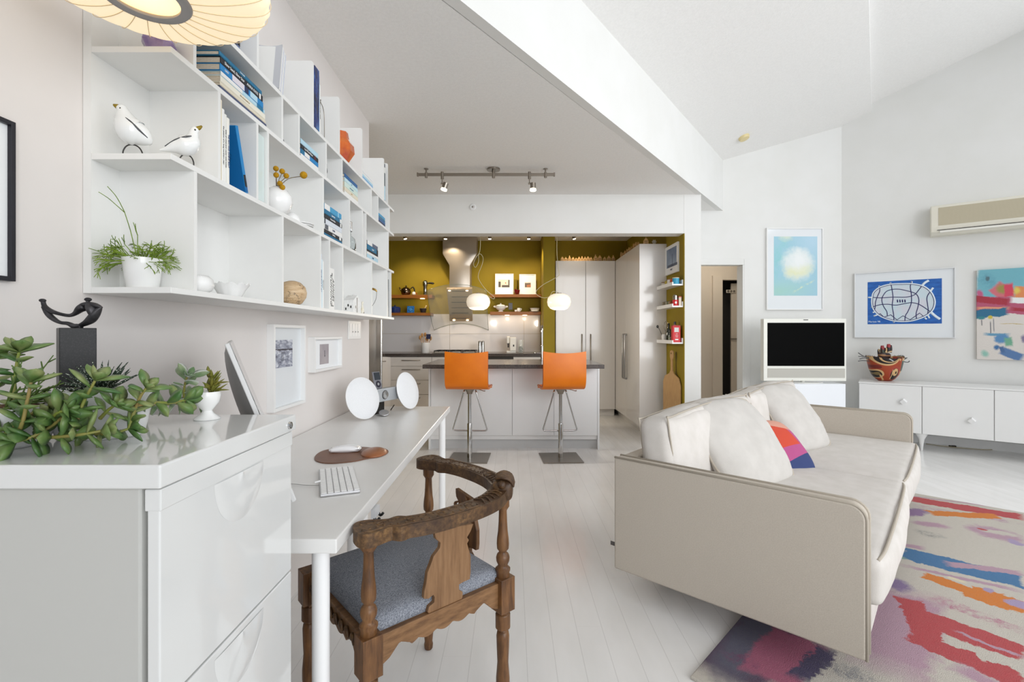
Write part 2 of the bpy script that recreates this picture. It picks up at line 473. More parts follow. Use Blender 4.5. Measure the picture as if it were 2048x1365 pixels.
# right wall (air conditioner, pictures, console)
k = MB(); a = CR; b2 = CR + w_ * 2.62
q = [a, b2, b2 + wn * 0.12, a + wn * 0.12]
k.prism([(p.x, p.y) for p in q], 0, 4.7); struct(k.build('wall_right', WALL))
k = MB(); q = [a + w_ * 0.02 - wn * 0.012, b2 - wn * 0.012, b2, a + w_ * 0.02]
k.prism([(p.x, p.y) for p in q], 0, 0.09); struct(k.build('baseboard_right', WHITE))
# window wall on the far right and the wall behind the camera (both outside the frame, they let the daylight in)
def windows(name, M, W0, nb):
    k = MB(); k.box((0, 0, 0), (W0, 0.12, 0.35), M).box((0, 0, 3.35), (W0, 0.12, 3.5), M).box((0, 0, 4.22), (W0, 0.12, 4.7), M)
    k.box((0, 0, 0.35), (0.15, 0.12, 3.35), M).box((W0 - 0.15, 0, 0.35), (W0, 0.12, 3.35), M)
    struct(k.build('wall_' + name, WALL))
    k = MB(); w = (W0 - 0.3) / nb
    for i in range(nb + 1): k.box((0.15 + i * w - 0.03, 0.02, 0.35), (0.15 + i * w + 0.03, 0.08, 3.35), M)
    k.box((0.0, 0.02, 3.5), (0.06, 0.08, 4.22), M).box((W0 - 0.06, 0.02, 3.5), (W0, 0.08, 4.22), M).box((W0 / 2, 0.02, 3.5), (W0 / 2 + 0.06, 0.08, 4.22), M).box((0.15, 0.02, 2.3), (W0 - 0.15, 0.08, 2.36), M).box((0.15, 0.02, 0.95), (W0 - 0.15, 0.08, 1.0), M)  # upper row of openings invented to go with the high fill light
    return k
k = windows('window_side', basis((6.0, 4.25, 0), (0, -1, 0), (1, 0, 0)), 6.75, 5); struct(k.build('window_1', WHITE))
k = windows('window_rear', basis((6.0, -2.5, 0), (-1, 0, 0), (0, -1, 0)), 7.1, 5); struct(k.build('window_2', WHITE))
# kitchen opening: beam and post
struct(MB().box((-2.6, 5.13, 2.284), (1.838, 5.30, HC)).build('wall_kitchen_beam', WALL))
struct(MB().box((1.846, 5.13, 0), (2.02, 5.80, HC)).build('wall_kitchen_post', WALL))
struct(MB().box((1.838, 5.128, 2.284), (1.846, 5.1301, HC)).build('trim_2', WALL))
struct(MB().box((1.838, 5.132, 0), (1.846, 5.80, 2.284)).box((1.838, 5.80, 0), (1.95, 7.69, HC)).box((1.838, 5.3, 2.284), (1.846, 5.8, HC)).build('wall_kitchen_right', OLIVE))
# olive pier between the worktop and the tall cupboards
struct(MB().box((0.455, 6.95, 0), (0.622, 7.69, HC)).build('wall_kitchen_pier', OLIVE))
# hall behind the doorway
HALL = mat('hall_paint', rgb(214, 204, 190), 0.7)
k = MB().box((1.98, 7.2, 0), (3.16, 7.3, 2.5)).box((3.16, 7.2, 2.02), (3.62, 7.3, 2.5)).box((3.62, 7.2, 0), (4.4, 7.3, 2.5))
k.box((1.98, 5.92, 2.42), (4.4, 9.2, 2.5)).box((4.3, 5.92, 0), (4.4, 9.2, 2.5)).box((1.95, 5.92, 0), (2.0, 9.2, 2.5)).box((1.98, 9.1, 0), (4.4, 9.2, 2.5))
struct(k.build('wall_hall', HALL))
struct(MB().box((2.16, 7.17, 0), (2.20, 7.2, 2.1)).box((2.0, 7.17, 2.06), (2.20, 7.2, 2.1)).build('trim_3', WHITE))
d1 = struct(MB().box((3.0, 7.17, 0), (3.14, 7.2, 2.08)).build('trim_4', HALL))
# inner hall door left (only its edge shows) and the door standing ajar in the dark room
d2 = struct(MB().cbox((0, 0, 1.0), (0.46, 0.04, 1.98)).build('door_1', HALL, bevel=0.003)); d2.location = (3.62, 7.42, 0); d2.rotation_euler = (0, 0, radians(-8))
MB().cbox((-0.18, -0.045, 1.13), (0.12, 0.012, 0.018)).cbox((-0.13, -0.03, 1.13), (0.012, 0.03, 0.018)).build('handle', NICKEL, d2)
d3 = struct(MB().cbox((0, 0, 1.0), (0.04, 0.7, 2.0)).build('door_2', WHITE, bevel=0.003)); d3.location = (2.06, 6.45, 0); d3.rotation_euler = (0, 0, radians(-6))
MB().box((-0.03, -0.36, 1.25), (0.03, -0.345, 1.35)).box((-0.03, -0.36, 0.62), (0.03, -0.345, 0.72)).build('hinge', NICKEL, d3)
dk = mat('unlit_room_tone', rgb(70, 66, 62), 0.8)  # shade of the unlit room put into the wall colour
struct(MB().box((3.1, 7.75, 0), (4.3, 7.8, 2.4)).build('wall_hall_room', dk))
# ================================================================ sofa
FAB = noisy('sofa_fabric', rgb(201, 196, 190), rgb(208, 203, 198), 14, 0.9, 0.35, 420, detail=6, bdist=0.003)
FABG = noisy('sofa_arm_fabric', rgb(184, 175, 163), rgb(192, 183, 171), 240, 0.9, 0.4, 500, detail=7, bdist=0.003)
PIPE = mat('sofa_piping', rgb(176, 167, 154), 0.9)
sofa = thing('sofa', 'long low light grey fabric sofa with slim box arms, partly on the rug', 'sofa', (0.47, 2.21, 0), math.atan2(0.738, 0.675))
SL, SD, SZ0, SZ1 = 2.50, 0.94, 0.13, 0.64
def arm(x0, x1, nm):
    k = MB(); r = 0.05; prof = [(-SD, SZ0)] + [(-SD + r - r * cos(a), SZ1 - r + r * sin(a)) for a in [i * pi / 2 / 6 for i in range(7)]] + [(0, SZ1), (0, SZ0)]
    M = Matrix(((0, 0, 1, 0), (1, 0, 0, 0), (0, 1, 0, 0), (0, 0, 0, 1)))
    k.prism(prof, x0, x1, M)
    o = k.build(nm, FABG, sofa, smooth=30, bevel=0.008, bseg=3)
    k = MB()
    for xx in (x0 + 0.006, x1 - 0.006):
        pts = [(xx, p[0], p[1]) for p in prof]
        pts = [(xx, -SD - 0.001, SZ0)] + [(xx, p[0] - 0.001 if p[0] < -0.5 else p[0], p[1] + (0.001 if p[1] > 0.5 else 0)) for p in prof[1:-1]]
        k.sweep(pts, 0.0055, 6, 1)
    k.build('piping', PIPE, o, smooth=180); return o
a1 = arm(0, 0.065, 'arm'); arm(SL - 0.065, SL, 'arm')
k = MB().box((0.065, -0.075, SZ0), (SL - 0.065, -0.0, SZ1)); k.build('backrest', FABG, sofa, bevel=0.012, bseg=3)
k = MB().box((0.066, -SD + 0.005, SZ0 + 0.005), (SL - 0.066, -0.076, 0.27)); k.build('base', FAB, sofa, bevel=0.012, bseg=3)
def wr(amp, sc, sd):
    def fn(q, p):
        n1 = noise.noise(Vector((q.x * sc + sd, q.y * sc, q.z * sc))); n2 = noise.noise(Vector((q.x * sc * 2.7, q.y * sc * 2.7 + sd, q.z * 3)))
        return q + q.normalized() * (n1 * amp + n2 * amp * 0.4)
    return fn
mid = SL / 2
for i, (x0, x1) in enumerate(((0.068, mid - 0.002), (mid + 0.002, SL - 0.068))):
    cx = (x0 + x1) / 2; k = MB()
    k.rbox((cx, -0.53, 0.365), (x1 - x0, 0.90, 0.17), 0.035, (0, 0.028, 0.022), 22, fn=wr(0.006, 5, i * 7.3))
    o = k.build('seat_cushion', FAB, sofa, smooth=180)
    k = MB()
    k.sweep([(x0 + 0.02, -0.962, 0.440), (x0 + 0.15, -0.974, 0.445), (cx, -0.978, 0.447), (x1 - 0.15, -0.974, 0.445), (x1 - 0.02, -0.962, 0.440)], 0.006, 6, 6)
    k.build('piping', PIPE, o, smooth=180)
for i, (x0, x1) in enumerate(((0.085, mid - 0.01), (mid + 0.01, SL - 0.085))):
    cx = (x0 + x1) / 2
    M = Matrix.Translation((cx, -0.17, 0.635)) @ Matrix.Rotation(radians(-9), 4, 'X')
    k = MB().rbox((0, 0, 0), (x1 - x0, 0.17, 0.39), 0.05, (0.01, 0.035, 0.02), 20, M, fn=wr(0.02, 4, 3 + i * 5))
    o = k.build('back_cushion', FAB, sofa, smooth=180)
    k = MB(); w2 = (x1 - x0) / 2 - 0.02
    for yy in (-0.07, 0.07):
        k.sweep([M @ Vector(p) for p in ((-w2, yy, -0.15), (-w2, yy, 0.165), (-w2 + 0.05, yy, 0.19), (0, yy, 0.205), (w2 - 0.05, yy, 0.19), (w2, yy, 0.165), (w2, yy, -0.15))], 0.0045, 6, 5)
    k.build('piping', PIPE, o, smooth=180)
for x, y in ((0.3, -0.12), (0.3, -0.68), (SL - 0.3, -0.12), (SL - 0.3, -0.68)):
    MB().box((x - 0.03, y - 0.03, 0.012), (x + 0.03, y + 0.03, SZ0)).build('leg', DKMET, sofa)
k = MB().cbox((0.015, 0.012, 0.235), (0.002, 0.03, 0.018)); k.build('care_tag', mat('tag_grey', rgb(96, 92, 90), 0.8), sofa)
# scatter cushions
def cushion(k, w, h, t, n=22, pinch=0.06, amp=0.008, sd=0.0):
    def f(sg):
        def g(u, v):
            x = sin((2 * u - 1) * pi / 2); y = sin((2 * v - 1) * pi / 2)
            px = x * (1 - pinch * (1 - y * y) - 0.07 * y ** 4); py = y * (1 - pinch * (1 - x * x) - 0.07 * x ** 4)
            e = max(0.0, (1 - x * x) * (1 - y * y)); z = e ** 0.42 * t / 2
            q = Vector((px * w / 2, py * h / 2, sg * z))
            nn = noise.noise(Vector((q.x * 7 + sd, q.y * 7, sg * 3 + sd))) + 0.7 * (0.3 - abs(noise.noise(Vector((q.x * 16 + sd + q.y * 8, q.y * 9 - q.x * 5, 3 * sg)))))
            q.z += sg * nn * amp * min(1, e * 4)
            return q
        return g
    k.grid(f(1), n, n); k.grid(f(-1), n, n)
    return k
def pillow(name, label, c, xd, yd, w, h, t, m, group=None, pipe=None, sd=0.0, amp=0.008, pinch=-0.035):
    M = basis(c, xd, yd)
    e = thing(name, label, 'cushion', group=group); e.matrix_world = M
    cushion(MB(), w, h, t, 26, pinch, amp, sd).build('cover', m, e, smooth=180)
    if pipe:
        k = MB(); a = w / 2; b = h / 2; pts = []
        for i in range(4):
            for j in range(6):
                s_ = -1 + 2 * j / 6
                x, y = [(s_, -1), (1, s_), (-s_, 1), (-1, -s_)][i]
                pts.append((x * a * (1 - pinch * (1 - y * y) - 0.07 * y ** 4), y * b * (1 - pinch * (1 - x * x) - 0.07 * x ** 4), 0.004 * sin(j * 2 + i)))
        k.sweep(pts, 0.0065, 6, 3, closed=True); k.build('piping', pipe, e, smooth=180)
    return e
SU = Vector((0.675, 0.738, 0)); SV = Vector((0.738, -0.675, 0))
def SP(s, q, z): return Vector((0.47, 2.21, 0)) + SU * s + SV * q + Vector((0, 0, z))
def lean(xs, tilt, yaw=0.0):
    """cushion frame: x along the sofa turned by yaw, y up tilted back by tilt"""
    x = (SU * cos(yaw) + SV * sin(yaw)).normalized(); f = (SV * cos(yaw) - SU * sin(yaw)).normalized()
    y = Vector((0, 0, cos(tilt))) - f * sin(tilt)
    return x, y
FAB2 = noisy('cushion_fabric', rgb(189, 185, 180), rgb(196, 192, 187), 14, 0.9, 0.35, 420, detail=6, bdist=0.003)
x, y = lean(0, radians(36), radians(14))
pillow('scatter_cushion', 'large pale grey cushion leaning at the near end of the sofa', SP(0.70, 0.335, 0.645), x, y, 0.57, 0.48, 0.17, FAB2, pipe=PIPE, sd=1.0, amp=0.014)
x, y = lean(0, radians(36), radians(20))
pillow('scatter_cushion', 'pale grey cushion near the far arm, behind the pink and red cushion', SP(1.70, 0.36, 0.655), x, y, 0.42, 0.47, 0.16, FAB2, pipe=PIPE, sd=4.0, amp=0.014)
cpm = paint('patchwork_cushion_cotton', rgb(172, 78, 128), [
    ('box', 0.10, -0.16, 0.3, 0.06, 0.32, rgb(48, 62, 108), 0.02, 0.0),
    ('box', 0.0, 0.035, 0.13, 0.085, 0.20, rgb(198, 72, 50), 0.02, 0.0),
    ('box', -0.02, 0.20, 0.30, 0.075, -0.25, rgb(206, 150, 132), 0.02, 0.0)], 0.85, bumps=0.3, bscale=600)
x, y = lean(0, radians(50), radians(34))
pillow('patchwork_cushion', 'small pink, red and blue patchwork cushion lying between the two grey ones', SP(1.16, 0.38, 0.55), x, y, 0.35, 0.36, 0.12, cpm, sd=7.0)
# ================================================================ rug
RA = Vector((0.623, 1.679, 0)); RU = Vector((0.70, 0.714, 0)).normalized(); RV = Vector((RU.y, -RU.x, 0))
def rp(px, py):
    p = FL(px, py, 0.012) - RA; return (p.dot(RU), p.dot(RV))
def seg(a, b, hw, col, soft=0.12, jag=0.08, kind='box', *op):
    (x0, y0), (x1, y1) = rp(*a), rp(*b)
    return (kind, (x0 + x1) / 2, (y0 + y1) / 2, max(0.02, math.hypot(x1 - x0, y1 - y0) / 2), hw, math.atan2(y1 - y0, x1 - x0), col, soft, jag) + op
CRM = rgb(196, 190, 180); GRYR = rgb(142, 142, 144); BLUR = rgb(58, 112, 158); RED = rgb(178, 66, 72); ORG = rgb(206, 120, 40)
MAU = rgb(178, 146, 162); PNK = rgb(160, 84, 112); PLM = rgb(78, 58, 84); SLT = rgb(84, 84, 104); LIL = rgb(164, 148, 182)
pt = [
    seg((1395, 1345), (1560, 1170), 0.22, PLM, 0.2, 0.10), seg((1430, 1365), (1560, 1220), 0.10, SLT, 0.4, 0.14, 'ell'),
    seg((1530, 1365), (1600, 1270), 0.10, PNK, 0.15, 0.10), seg((1470, 1330), (1490, 1310), 0.07, rgb(110, 60, 96), 0.5, 0.1, 'ell', 0.1),
    seg((1600, 1365), (1650, 1290), 0.035, rgb(66, 58, 92), 0.3, 0.12), seg((1700, 1365), (1700, 1330), 0.10, GRYR, 0.5, 0.14, 'ell', 0.1),
    seg((1735, 1260), (1765, 1150), 0.05, rgb(118, 118, 116), 0.5, 0.14, 'ell'), seg((1765, 1350), (1830, 1180), 0.13, MAU, 0.35, 0.16),
    seg((1800, 1185), (1850, 1235), 0.10, MAU, 0.4, 0.15, 'ell'), seg((1790, 1180), (1800, 1160), 0.06, rgb(130, 110, 150), 0.5, 0.1, 'ell'),
    seg((1830, 1230), (2048, 1310), 0.075, RED, 0.08, 0.10), seg((1815, 1270), (2048, 1365), 0.060, RED, 0.08, 0.12),
    seg((1815, 1195), (1860, 1290), 0.05, RED, 0.1, 0.10), seg((1850, 1190), (2048, 1265), 0.04, rgb(178, 120, 140), 0.4, 0.12, 'box', 0.12, 25),
    seg((1905, 1260), (2048, 1318), 0.012, MAU, 0.3, 0.08), seg((1900, 1330), (2048, 1400), 0.05, MAU, 0.5, 0.1),
    seg((1800, 1105), (2048, 1165), 0.090, BLUR, 0.08, 0.10), seg((1890, 1128), (2048, 1148), 0.035, MAU, 0.2, 0.08),
    seg((1800, 1130), (2048, 1185), 0.02, MAU, 0.4, 0.07), seg((1795, 1088), (1850, 1098), 0.035, MAU, 0.4, 0.07), seg((1798, 1112), (1800, 1120), 0.05, rgb(130, 160, 150), 0.4, 0.1, 'ell'),
    seg((1845, 1150), (1985, 1200), 0.045, ORG, 0.08, 0.09), seg((1930, 1180), (2060, 1220), 0.075, ORG, 0.08, 0.12), seg((2010, 1205), (2070, 1215), 0.05, LIL, 0.2, 0.09, 'ell'),
    seg((1960, 1178), (1990, 1185), 0.03, LIL, 0.3, 0.09, 'ell'), seg((1895, 1155), (1930, 1165), 0.018, rgb(214, 204, 176), 0.3, 0.05),
    seg((1820, 998), (2048, 1036), 0.075, RED, 0.08, 0.08), seg((1820, 1010), (2048, 1050), 0.035, MAU, 0.35, 0.08, 'box', 0.1, 20),
    seg((1812, 1020), (1850, 1030), 0.13, rgb(140, 112, 150), 0.4, 0.14, 'ell'), seg((1855, 1026), (2000, 1034), 0.055, ORG, 0.1, 0.09),
    seg((1820, 1046), (1900, 1054), 0.05, MAU, 0.4, 0.1, 'ell'), seg((1825, 1062), (1890, 1075), 0.07, rgb(150, 148, 144), 0.5, 0.14, 'ell', 0.12, 20),
    seg((1930, 1060), (2048, 1075), 0.13, MAU, 0.3, 0.16, 'ell'), seg((1960, 1062), (2040, 1072), 0.05, CRM, 0.4, 0.14, 'ell'), seg((2010, 1082), (2048, 1088), 0.05, LIL, 0.3, 0.1, 'ell'),
    seg((1960, 1058), (1975, 1062), 0.02, RED, 0.4, 0.1, 'ell'), seg((1800, 990), (2048, 1022), 0.012, MAU, 0.4, 0.04),
    seg((2200, 1060), (2600, 1120), 0.09, RED, 0.1, 0.1), seg((2200, 1200), (2700, 1290), 0.11, BLUR, 0.1, 0.1), seg((2200, 1330), (2600, 1420), 0.10, ORG, 0.1, 0.12), seg((2100, 1420), (2600, 1560), 0.14, MAU, 0.3, 0.14), seg((1700, 1480), (2300, 1620), 0.12, GRYR, 0.3, 0.14),
]
rug = MB()
rm = paint('abstract_wool_rug', CRM, pt, 0.95, wscale=7, bumps=0.6, bscale=260, tone=0.25)
k = MB().box((0, 0, 0), (3.06, 2.1, 0.012)); o = k.build('area_rug', rm, bevel=0.004)
o.matrix_world = basis(RA, RU, RV) ; 
# basis() keeps x,y in the floor plane; z points down for this handedness, so lift the rug onto the floor
o.location.z = 0.012
tag(o, 'abstract wool rug in cream, red, blue, orange and plum under the front of the sofa', 'rug')
# ================================================================ desk
desk = thing('desk', 'long white desk on round white legs along the left wall', 'desk', (0, 0, 0))
DT = 0.735
k = MB().box((-1.0, 1.108, DT - 0.034), (-0.405, 3.138, DT)); k.build('tabletop', noisy('desk_laminate', rgb(222, 221, 219), rgb(228, 227, 225), 3, 0.28), desk, bevel=0.003)
for x, y in ((-0.465, 1.168), (-0.445, 3.06), (-0.70, 2.10), (-0.94, 1.168), (-0.94, 3.06)):
    MB().cyl((x, y, 0.01), (x, y, DT - 0.034), 0.0205, seg=28).cyl((x, y, 0), (x, y, 0.012), 0.022, seg=24).build('leg', WHITE, desk, smooth=40)
hk = thing('headphone_hook', 'small clear and black clamp hook on the front edge of the white desk', 'hook', (-0.402, 1.42, DT - 0.05))
MB().cbox((-0.002, 0, -0.001), (0.012, 0.05, 0.026)).build('clamp', mat('frosted_plastic', rgb(215, 216, 218), 0.3), hk)
for s_ in (-1, 1): MB().sweep([(0.0, s_ * 0.022, -0.012), (0.008, s_ * 0.02, -0.02), (0.016, s_ * 0.02, -0.012)], 0.004, 8, 3).build('prong', BLACK, hk, smooth=180)
# ================================================================ filing cabinet
cab = thing('filing_cabinet', 'glossy white metal filing cabinet with three drawers in the left foreground', 'cabinet')
GW = mat('filing_cabinet_gloss_enamel', rgb(222, 223, 222), 0.10, coat=0.6)
CG = mat('filing_cabinet_body_enamel', rgb(192, 192, 188), 0.3)
CY0, CY1, CX0, CX1, CZ = 0.6545, 1.068, -0.99, -0.48, 1.0305
MB().box((CX0, CY0, CZ - 0.033), (CX1, CY1, CZ)).build('top_panel', GW, cab, bevel=0.003, bseg=3)
MB().box((CX0, CY0 + 0.008, 0.03), (-0.513, CY1 - 0.004, CZ - 0.034)).build('body', CG, cab, bevel=0.003)
dz = (0.995, 0.686, 0.377, 0.068)
for i in range(3):
    z1 = dz[i] - 0.002; z0 = dz[i + 1] + 0.002
    d = MB().box((-0.507, CY0 + 0.012, z0), (-0.489, CY1 - 0.004, z1)).build('drawer', GW, cab, bevel=0.0025, bseg=3)
    if i == 0: MB().box((-0.5095, CY0 + 0.0105, z1 - 0.03), (-0.4868, CY1 - 0.003, z1 + 0.001)).build('rim', GW, d, bevel=0.002)
    # scooped half moon grip
    cy = (CY0 + CY1) / 2 + 0.005; k = MB(); zt = z1 - (0.032 if i == 0 else 0.012)
    prof = []
    def gr(u, v, cy=cy, zt=zt):
        a = pi * u; r = 0.5 * (1 - v) * 2
        y = cy - cos(a) * 0.078 * (1 - v); z = zt - sin(a) * 0.085 * (1 - v) ** 1.0
        dep = 0.0035 * (1 - (1 - v) ** 6) * (0.35 + 0.65 * sin(a))
        return Vector((-0.489 + dep + 0.0002, y, z))
    k.grid(gr, 28, 10)
    k.build('grip', GW, d, smooth=180)
lk = MB().cyl((-0.4805, 1.035, CZ - 0.018), (-0.476, 1.035, CZ - 0.018), 0.0085, 0.0075, 20).cbox((-0.4755, 1.035, CZ - 0.018), (0.002, 0.002, 0.009))
lk.build('lock', CHROME, cab, smooth=40)
# ================================================================ kitchen island
isl = thing('kitchen_island', 'white kitchen island with a dark stone top in front of the kitchen', 'island')
STONE = noisy('dark_stone', rgb(62, 56, 54), rgb(84, 77, 73), 90, 0.22, detail=6)
IX0, IX1, IY0, IY1 = -0.872, 0.913, 5.02, 5.70
MB().box((-0.886, 4.75, 0.864), (0.915, 5.74, 0.904)).build('worktop', STONE, isl, bevel=0.003)
MB().box((IX0 + 0.02, IY0 + 0.02, 0.10), (IX1 - 0.02, IY1, 0.864)).build('carcass', WHITE, isl)
IGL = mat('island_gloss_panel', rgb(238, 239, 240), 0.22)
for x0, x1 in ((IX0 + 0.024, 0.0), (0.003, 0.437), (0.44, IX1 - 0.02)):
    MB().box((x0, IY0, 0.145), (x1, IY0 + 0.02, 0.862)).build('front_panel', IGL, isl, bevel=0.0015)
MB().box((IX0, IY0 - 0.002, 0), (IX0 + 0.02, IY1, 0.864)).build('end_panel', IGL, isl)
MB().box((IX1 - 0.018, IY0 - 0.002, 0), (IX1 + 0.002, IY1, 0.864)).build('end_panel', IGL, isl)
MB().box((IX0 + 0.02, IY0 + 0.05, 0), (IX1 - 0.018, IY0 + 0.07, 0.145)).build('plinth', mat('plinth_grey', rgb(206, 207, 208), 0.4), isl)
# ================================================================ bar stools
ORL = noisy('orange_leather', rgb(216, 110, 0), rgb(228, 122, 2), 5, 0.42, 0.25, 700, bdist=0.001)
def stool():
    e = thing('bar_stool', 'x', 'stool', group='orange bar stools at the island')
    # shell: back bending into the seat, extruded in width
    def shell(off, t):
        path = [(-0.205, 1.045), (-0.212, 0.95), (-0.212, 0.84), (-0.205, 0.775), (-0.185, 0.735), (-0.14, 0.712), (-0.05, 0.705), (0.08, 0.705), (0.17, 0.70), (0.20, 0.685)]
        return path
    pts = catmull([Vector((0, y, z)) for y, z in shell(0, 0)], 5); n = len(pts)
    def f(off):
        def g(u, v):
            i = v * (n - 1); a = int(min(n - 2, math.floor(i))); p = pts[a].lerp(pts[a + 1], i - a)
            tg = (pts[a + 1] - pts[a]).normalized(); nr = Vector((0, -tg.z, tg.y)) * -1
            x = (u - 0.5) * 0.40; dip = -0.018 * (1 - (2 * u - 1) ** 2) * max(0, 1 - v * 6)
            cur = 0.012 * (1 - (2 * u - 1) ** 2) * (1 if v < 0.45 else 0.2)
            q = Vector((x, p.y - cur, p.z + dip)) + nr * off
            return q
        return g
    k = MB(); nu, nv = 14, n - 1
    A = f(0.0); B = f(0.026)
    k.grid(lambda u, v: A(u, v), nu, nv); k.grid(lambda u, v: B(1 - u, v), nu, nv)
    k.grid(lambda u, v: A(u, 0).lerp(B(u, 0), v), nu, 1); k.grid(lambda u, v: B(u, 1).lerp(A(u, 1), v), nu, 1)
    k.grid(lambda u, v: A(0, v).lerp(B(0, v), u), 1, nv); k.grid(lambda u, v: B(1, v).lerp(A(1, v), u), 1, nv)
    s = k.build('seat', ORL, e, smooth=50)
    for sx in (-0.2, 0.2): MB().sweep([(sx, p.y, p.z) for p in pts[::3]], 0.0035, 6, 2).build('seam', mat('orange_seam', rgb(170, 78, 10), 0.5), s, smooth=180)
    MB().cbox((0, 0.0, 0.696), (0.22, 0.24, 0.012)).build('seat_plate', DKMET, e)
    MB().lathe([(0.055, 0.69), (0.052, 0.675), (0.03, 0.64), (0.026, 0.625)], seg=24).build('collar', NICKEL, e, smooth=50)
    MB().cyl((0, 0, 0.30), (0, 0, 0.63), 0.0175, seg=24).build('piston', CHROME, e, smooth=40)
    MB().lathe([(0.024, 0.008), (0.024, 0.335), (0.022, 0.34)], seg=28).build('column', CHROME, e, smooth=40)
    MB().box((-0.19, -0.19, 0), (0.19, 0.19, 0.009)).build('base_plate', NICKEL, e, bevel=0.002)
    k = MB(); r = 0.0075
    k.sweep([(-0.055, 0.03, 0.66), (-0.10, 0.03, 0.50), (-0.155, 0.03, 0.315), (-0.165, 0.03, 0.275), (-0.14, 0.03, 0.262), (0, 0.03, 0.262), (0.14, 0.03, 0.262), (0.165, 0.03, 0.275), (0.155, 0.03, 0.315), (0.10, 0.03, 0.50), (0.055, 0.03, 0.66)], r, 8, 4)
    k.sweep([(-0.055, 0.03, 0.66), (-0.05, 0.03, 0.69)], r, 8, 1); k.sweep([(0.055, 0.03, 0.66), (0.05, 0.03, 0.69)], r, 8, 1)
    k.box((-0.02, 0.0, 0.258), (0.02, 0.03, 0.270))
    k.build('footrest', CHROME, e, smooth=180)
    MB().sweep([(0.02, 0.02, 0.672), (0.09, 0.02, 0.665), (0.14, -0.01, 0.655), (0.155, -0.012, 0.656)], [0.004, 0.004, 0.005, 0.007], 8, 4).build('height_lever', CHROME, e, smooth=180)
    return e
s0 = stool(); s0.location = (-0.412, 4.665, 0); s0.rotation_euler = (0, 0, radians(-3)); s0['label'] = 'left of the two orange leather bar stools, on a square steel base'
dup(s0, (0.472, 4.665, 0), radians(4), 'right of the two orange leather bar stools, nearer the tall cupboards')
# ================================================================ carved oak corner chair
def oakmat(name, a, b, dark, axis=(1, 1, 0.12), r=0.45, wear=0.0):
    m = mat(name, a, r); t, bs = nodes(m); co = t.coord()
    g = t.mapping(co, axis); f, _ = t.noise(g, 70, 5, 0.65); f2, _ = t.noise(co, 9, 4)
    c = t.ramp(f, [(0.3, dark), (0.5, a), (0.7, b)])
    if wear:
        c = t.mix(t.math('MULTIPLY', t.ramp(f2, [(0.42, (0, 0, 0, 1)), (0.6, (1, 1, 1, 1))]), wear), c, rgb(52, 32, 18))
    t.link(c, bs.inputs['Base Color']); t.link(t.bump(f, 0.25, 0.0015), bs.inputs['Normal'])
    return m
OAK = oakmat('oak', rgb(122, 88, 56), rgb(140, 104, 70), rgb(88, 60, 36), (0.2, 1, 1))
OAKV = oakmat('oak_turned', rgb(112, 76, 44), rgb(134, 94, 56), rgb(66, 40, 22), (1, 1, 0.12), 0.4, 0.35)
OAKD = oakmat('oak_armrest', rgb(92, 66, 40), rgb(128, 96, 58), rgb(52, 36, 22), (1, 1, 1), 0.5, 0.65)
OAKS = oakmat('oak_splat', rgb(132, 98, 66), rgb(146, 112, 80), rgb(108, 76, 48), (1, 1, 0.08))
TW = noisy('blue_grey_tweed', rgb(104, 108, 118), rgb(152, 156, 164), 330, 0.95, 0.6, 260, detail=2, bdist=0.003)
ch = thing('corner_chair', 'antique carved oak corner chair with a grey upholstered seat beside the desk', 'chair', (-0.342, 1.53, 0), math.atan2(0.657, 0.754))
h = 0.222
prof_post = [(0.021, 0.448), (0.021, 0.462), (0.0235, 0.468), (0.0235, 0.474), (0.0165, 0.48), (0.0155, 0.486), (0.0205, 0.497), (0.0215, 0.508), (0.0185, 0.518), (0.0125, 0.524), (0.0125, 0.528),
             (0.0185, 0.536), (0.0195, 0.55), (0.0185, 0.568), (0.0155, 0.59), (0.0135, 0.62), (0.0125, 0.655), (0.0165, 0.662), (0.0205, 0.668), (0.0205, 0.69), (0.019, 0.70)]
prof_leg = [(0.0125, 0.0), (0.016, 0.006), (0.017, 0.02), (0.0145, 0.03), (0.018, 0.06), (0.0215, 0.10), (0.0215, 0.13), (0.0175, 0.18), (0.0195, 0.225), (0.0205, 0.262), (0.018, 0.276), (0.0135, 0.28), (0.0135, 0.284), (0.0235, 0.288), (0.0235, 0.332), (0.017, 0.338), (0.017, 0.348)]
for nm, x, y in (('N', -h, -h), ('R', h, -h), ('F', h, h), ('L', -h, h)):
    k = MB(); k.lathe(prof_leg, (x, y, 0), 24); k.box((x - 0.027, y - 0.027, 0.345), (x + 0.027, y + 0.027, 0.45))
    k.build('leg', OAKV, ch, smooth=45, bevel=0.0015)
    if nm != 'L': MB().lathe(prof_post, (x, y, 0), 24).build('arm_post', OAKV, ch, smooth=45)
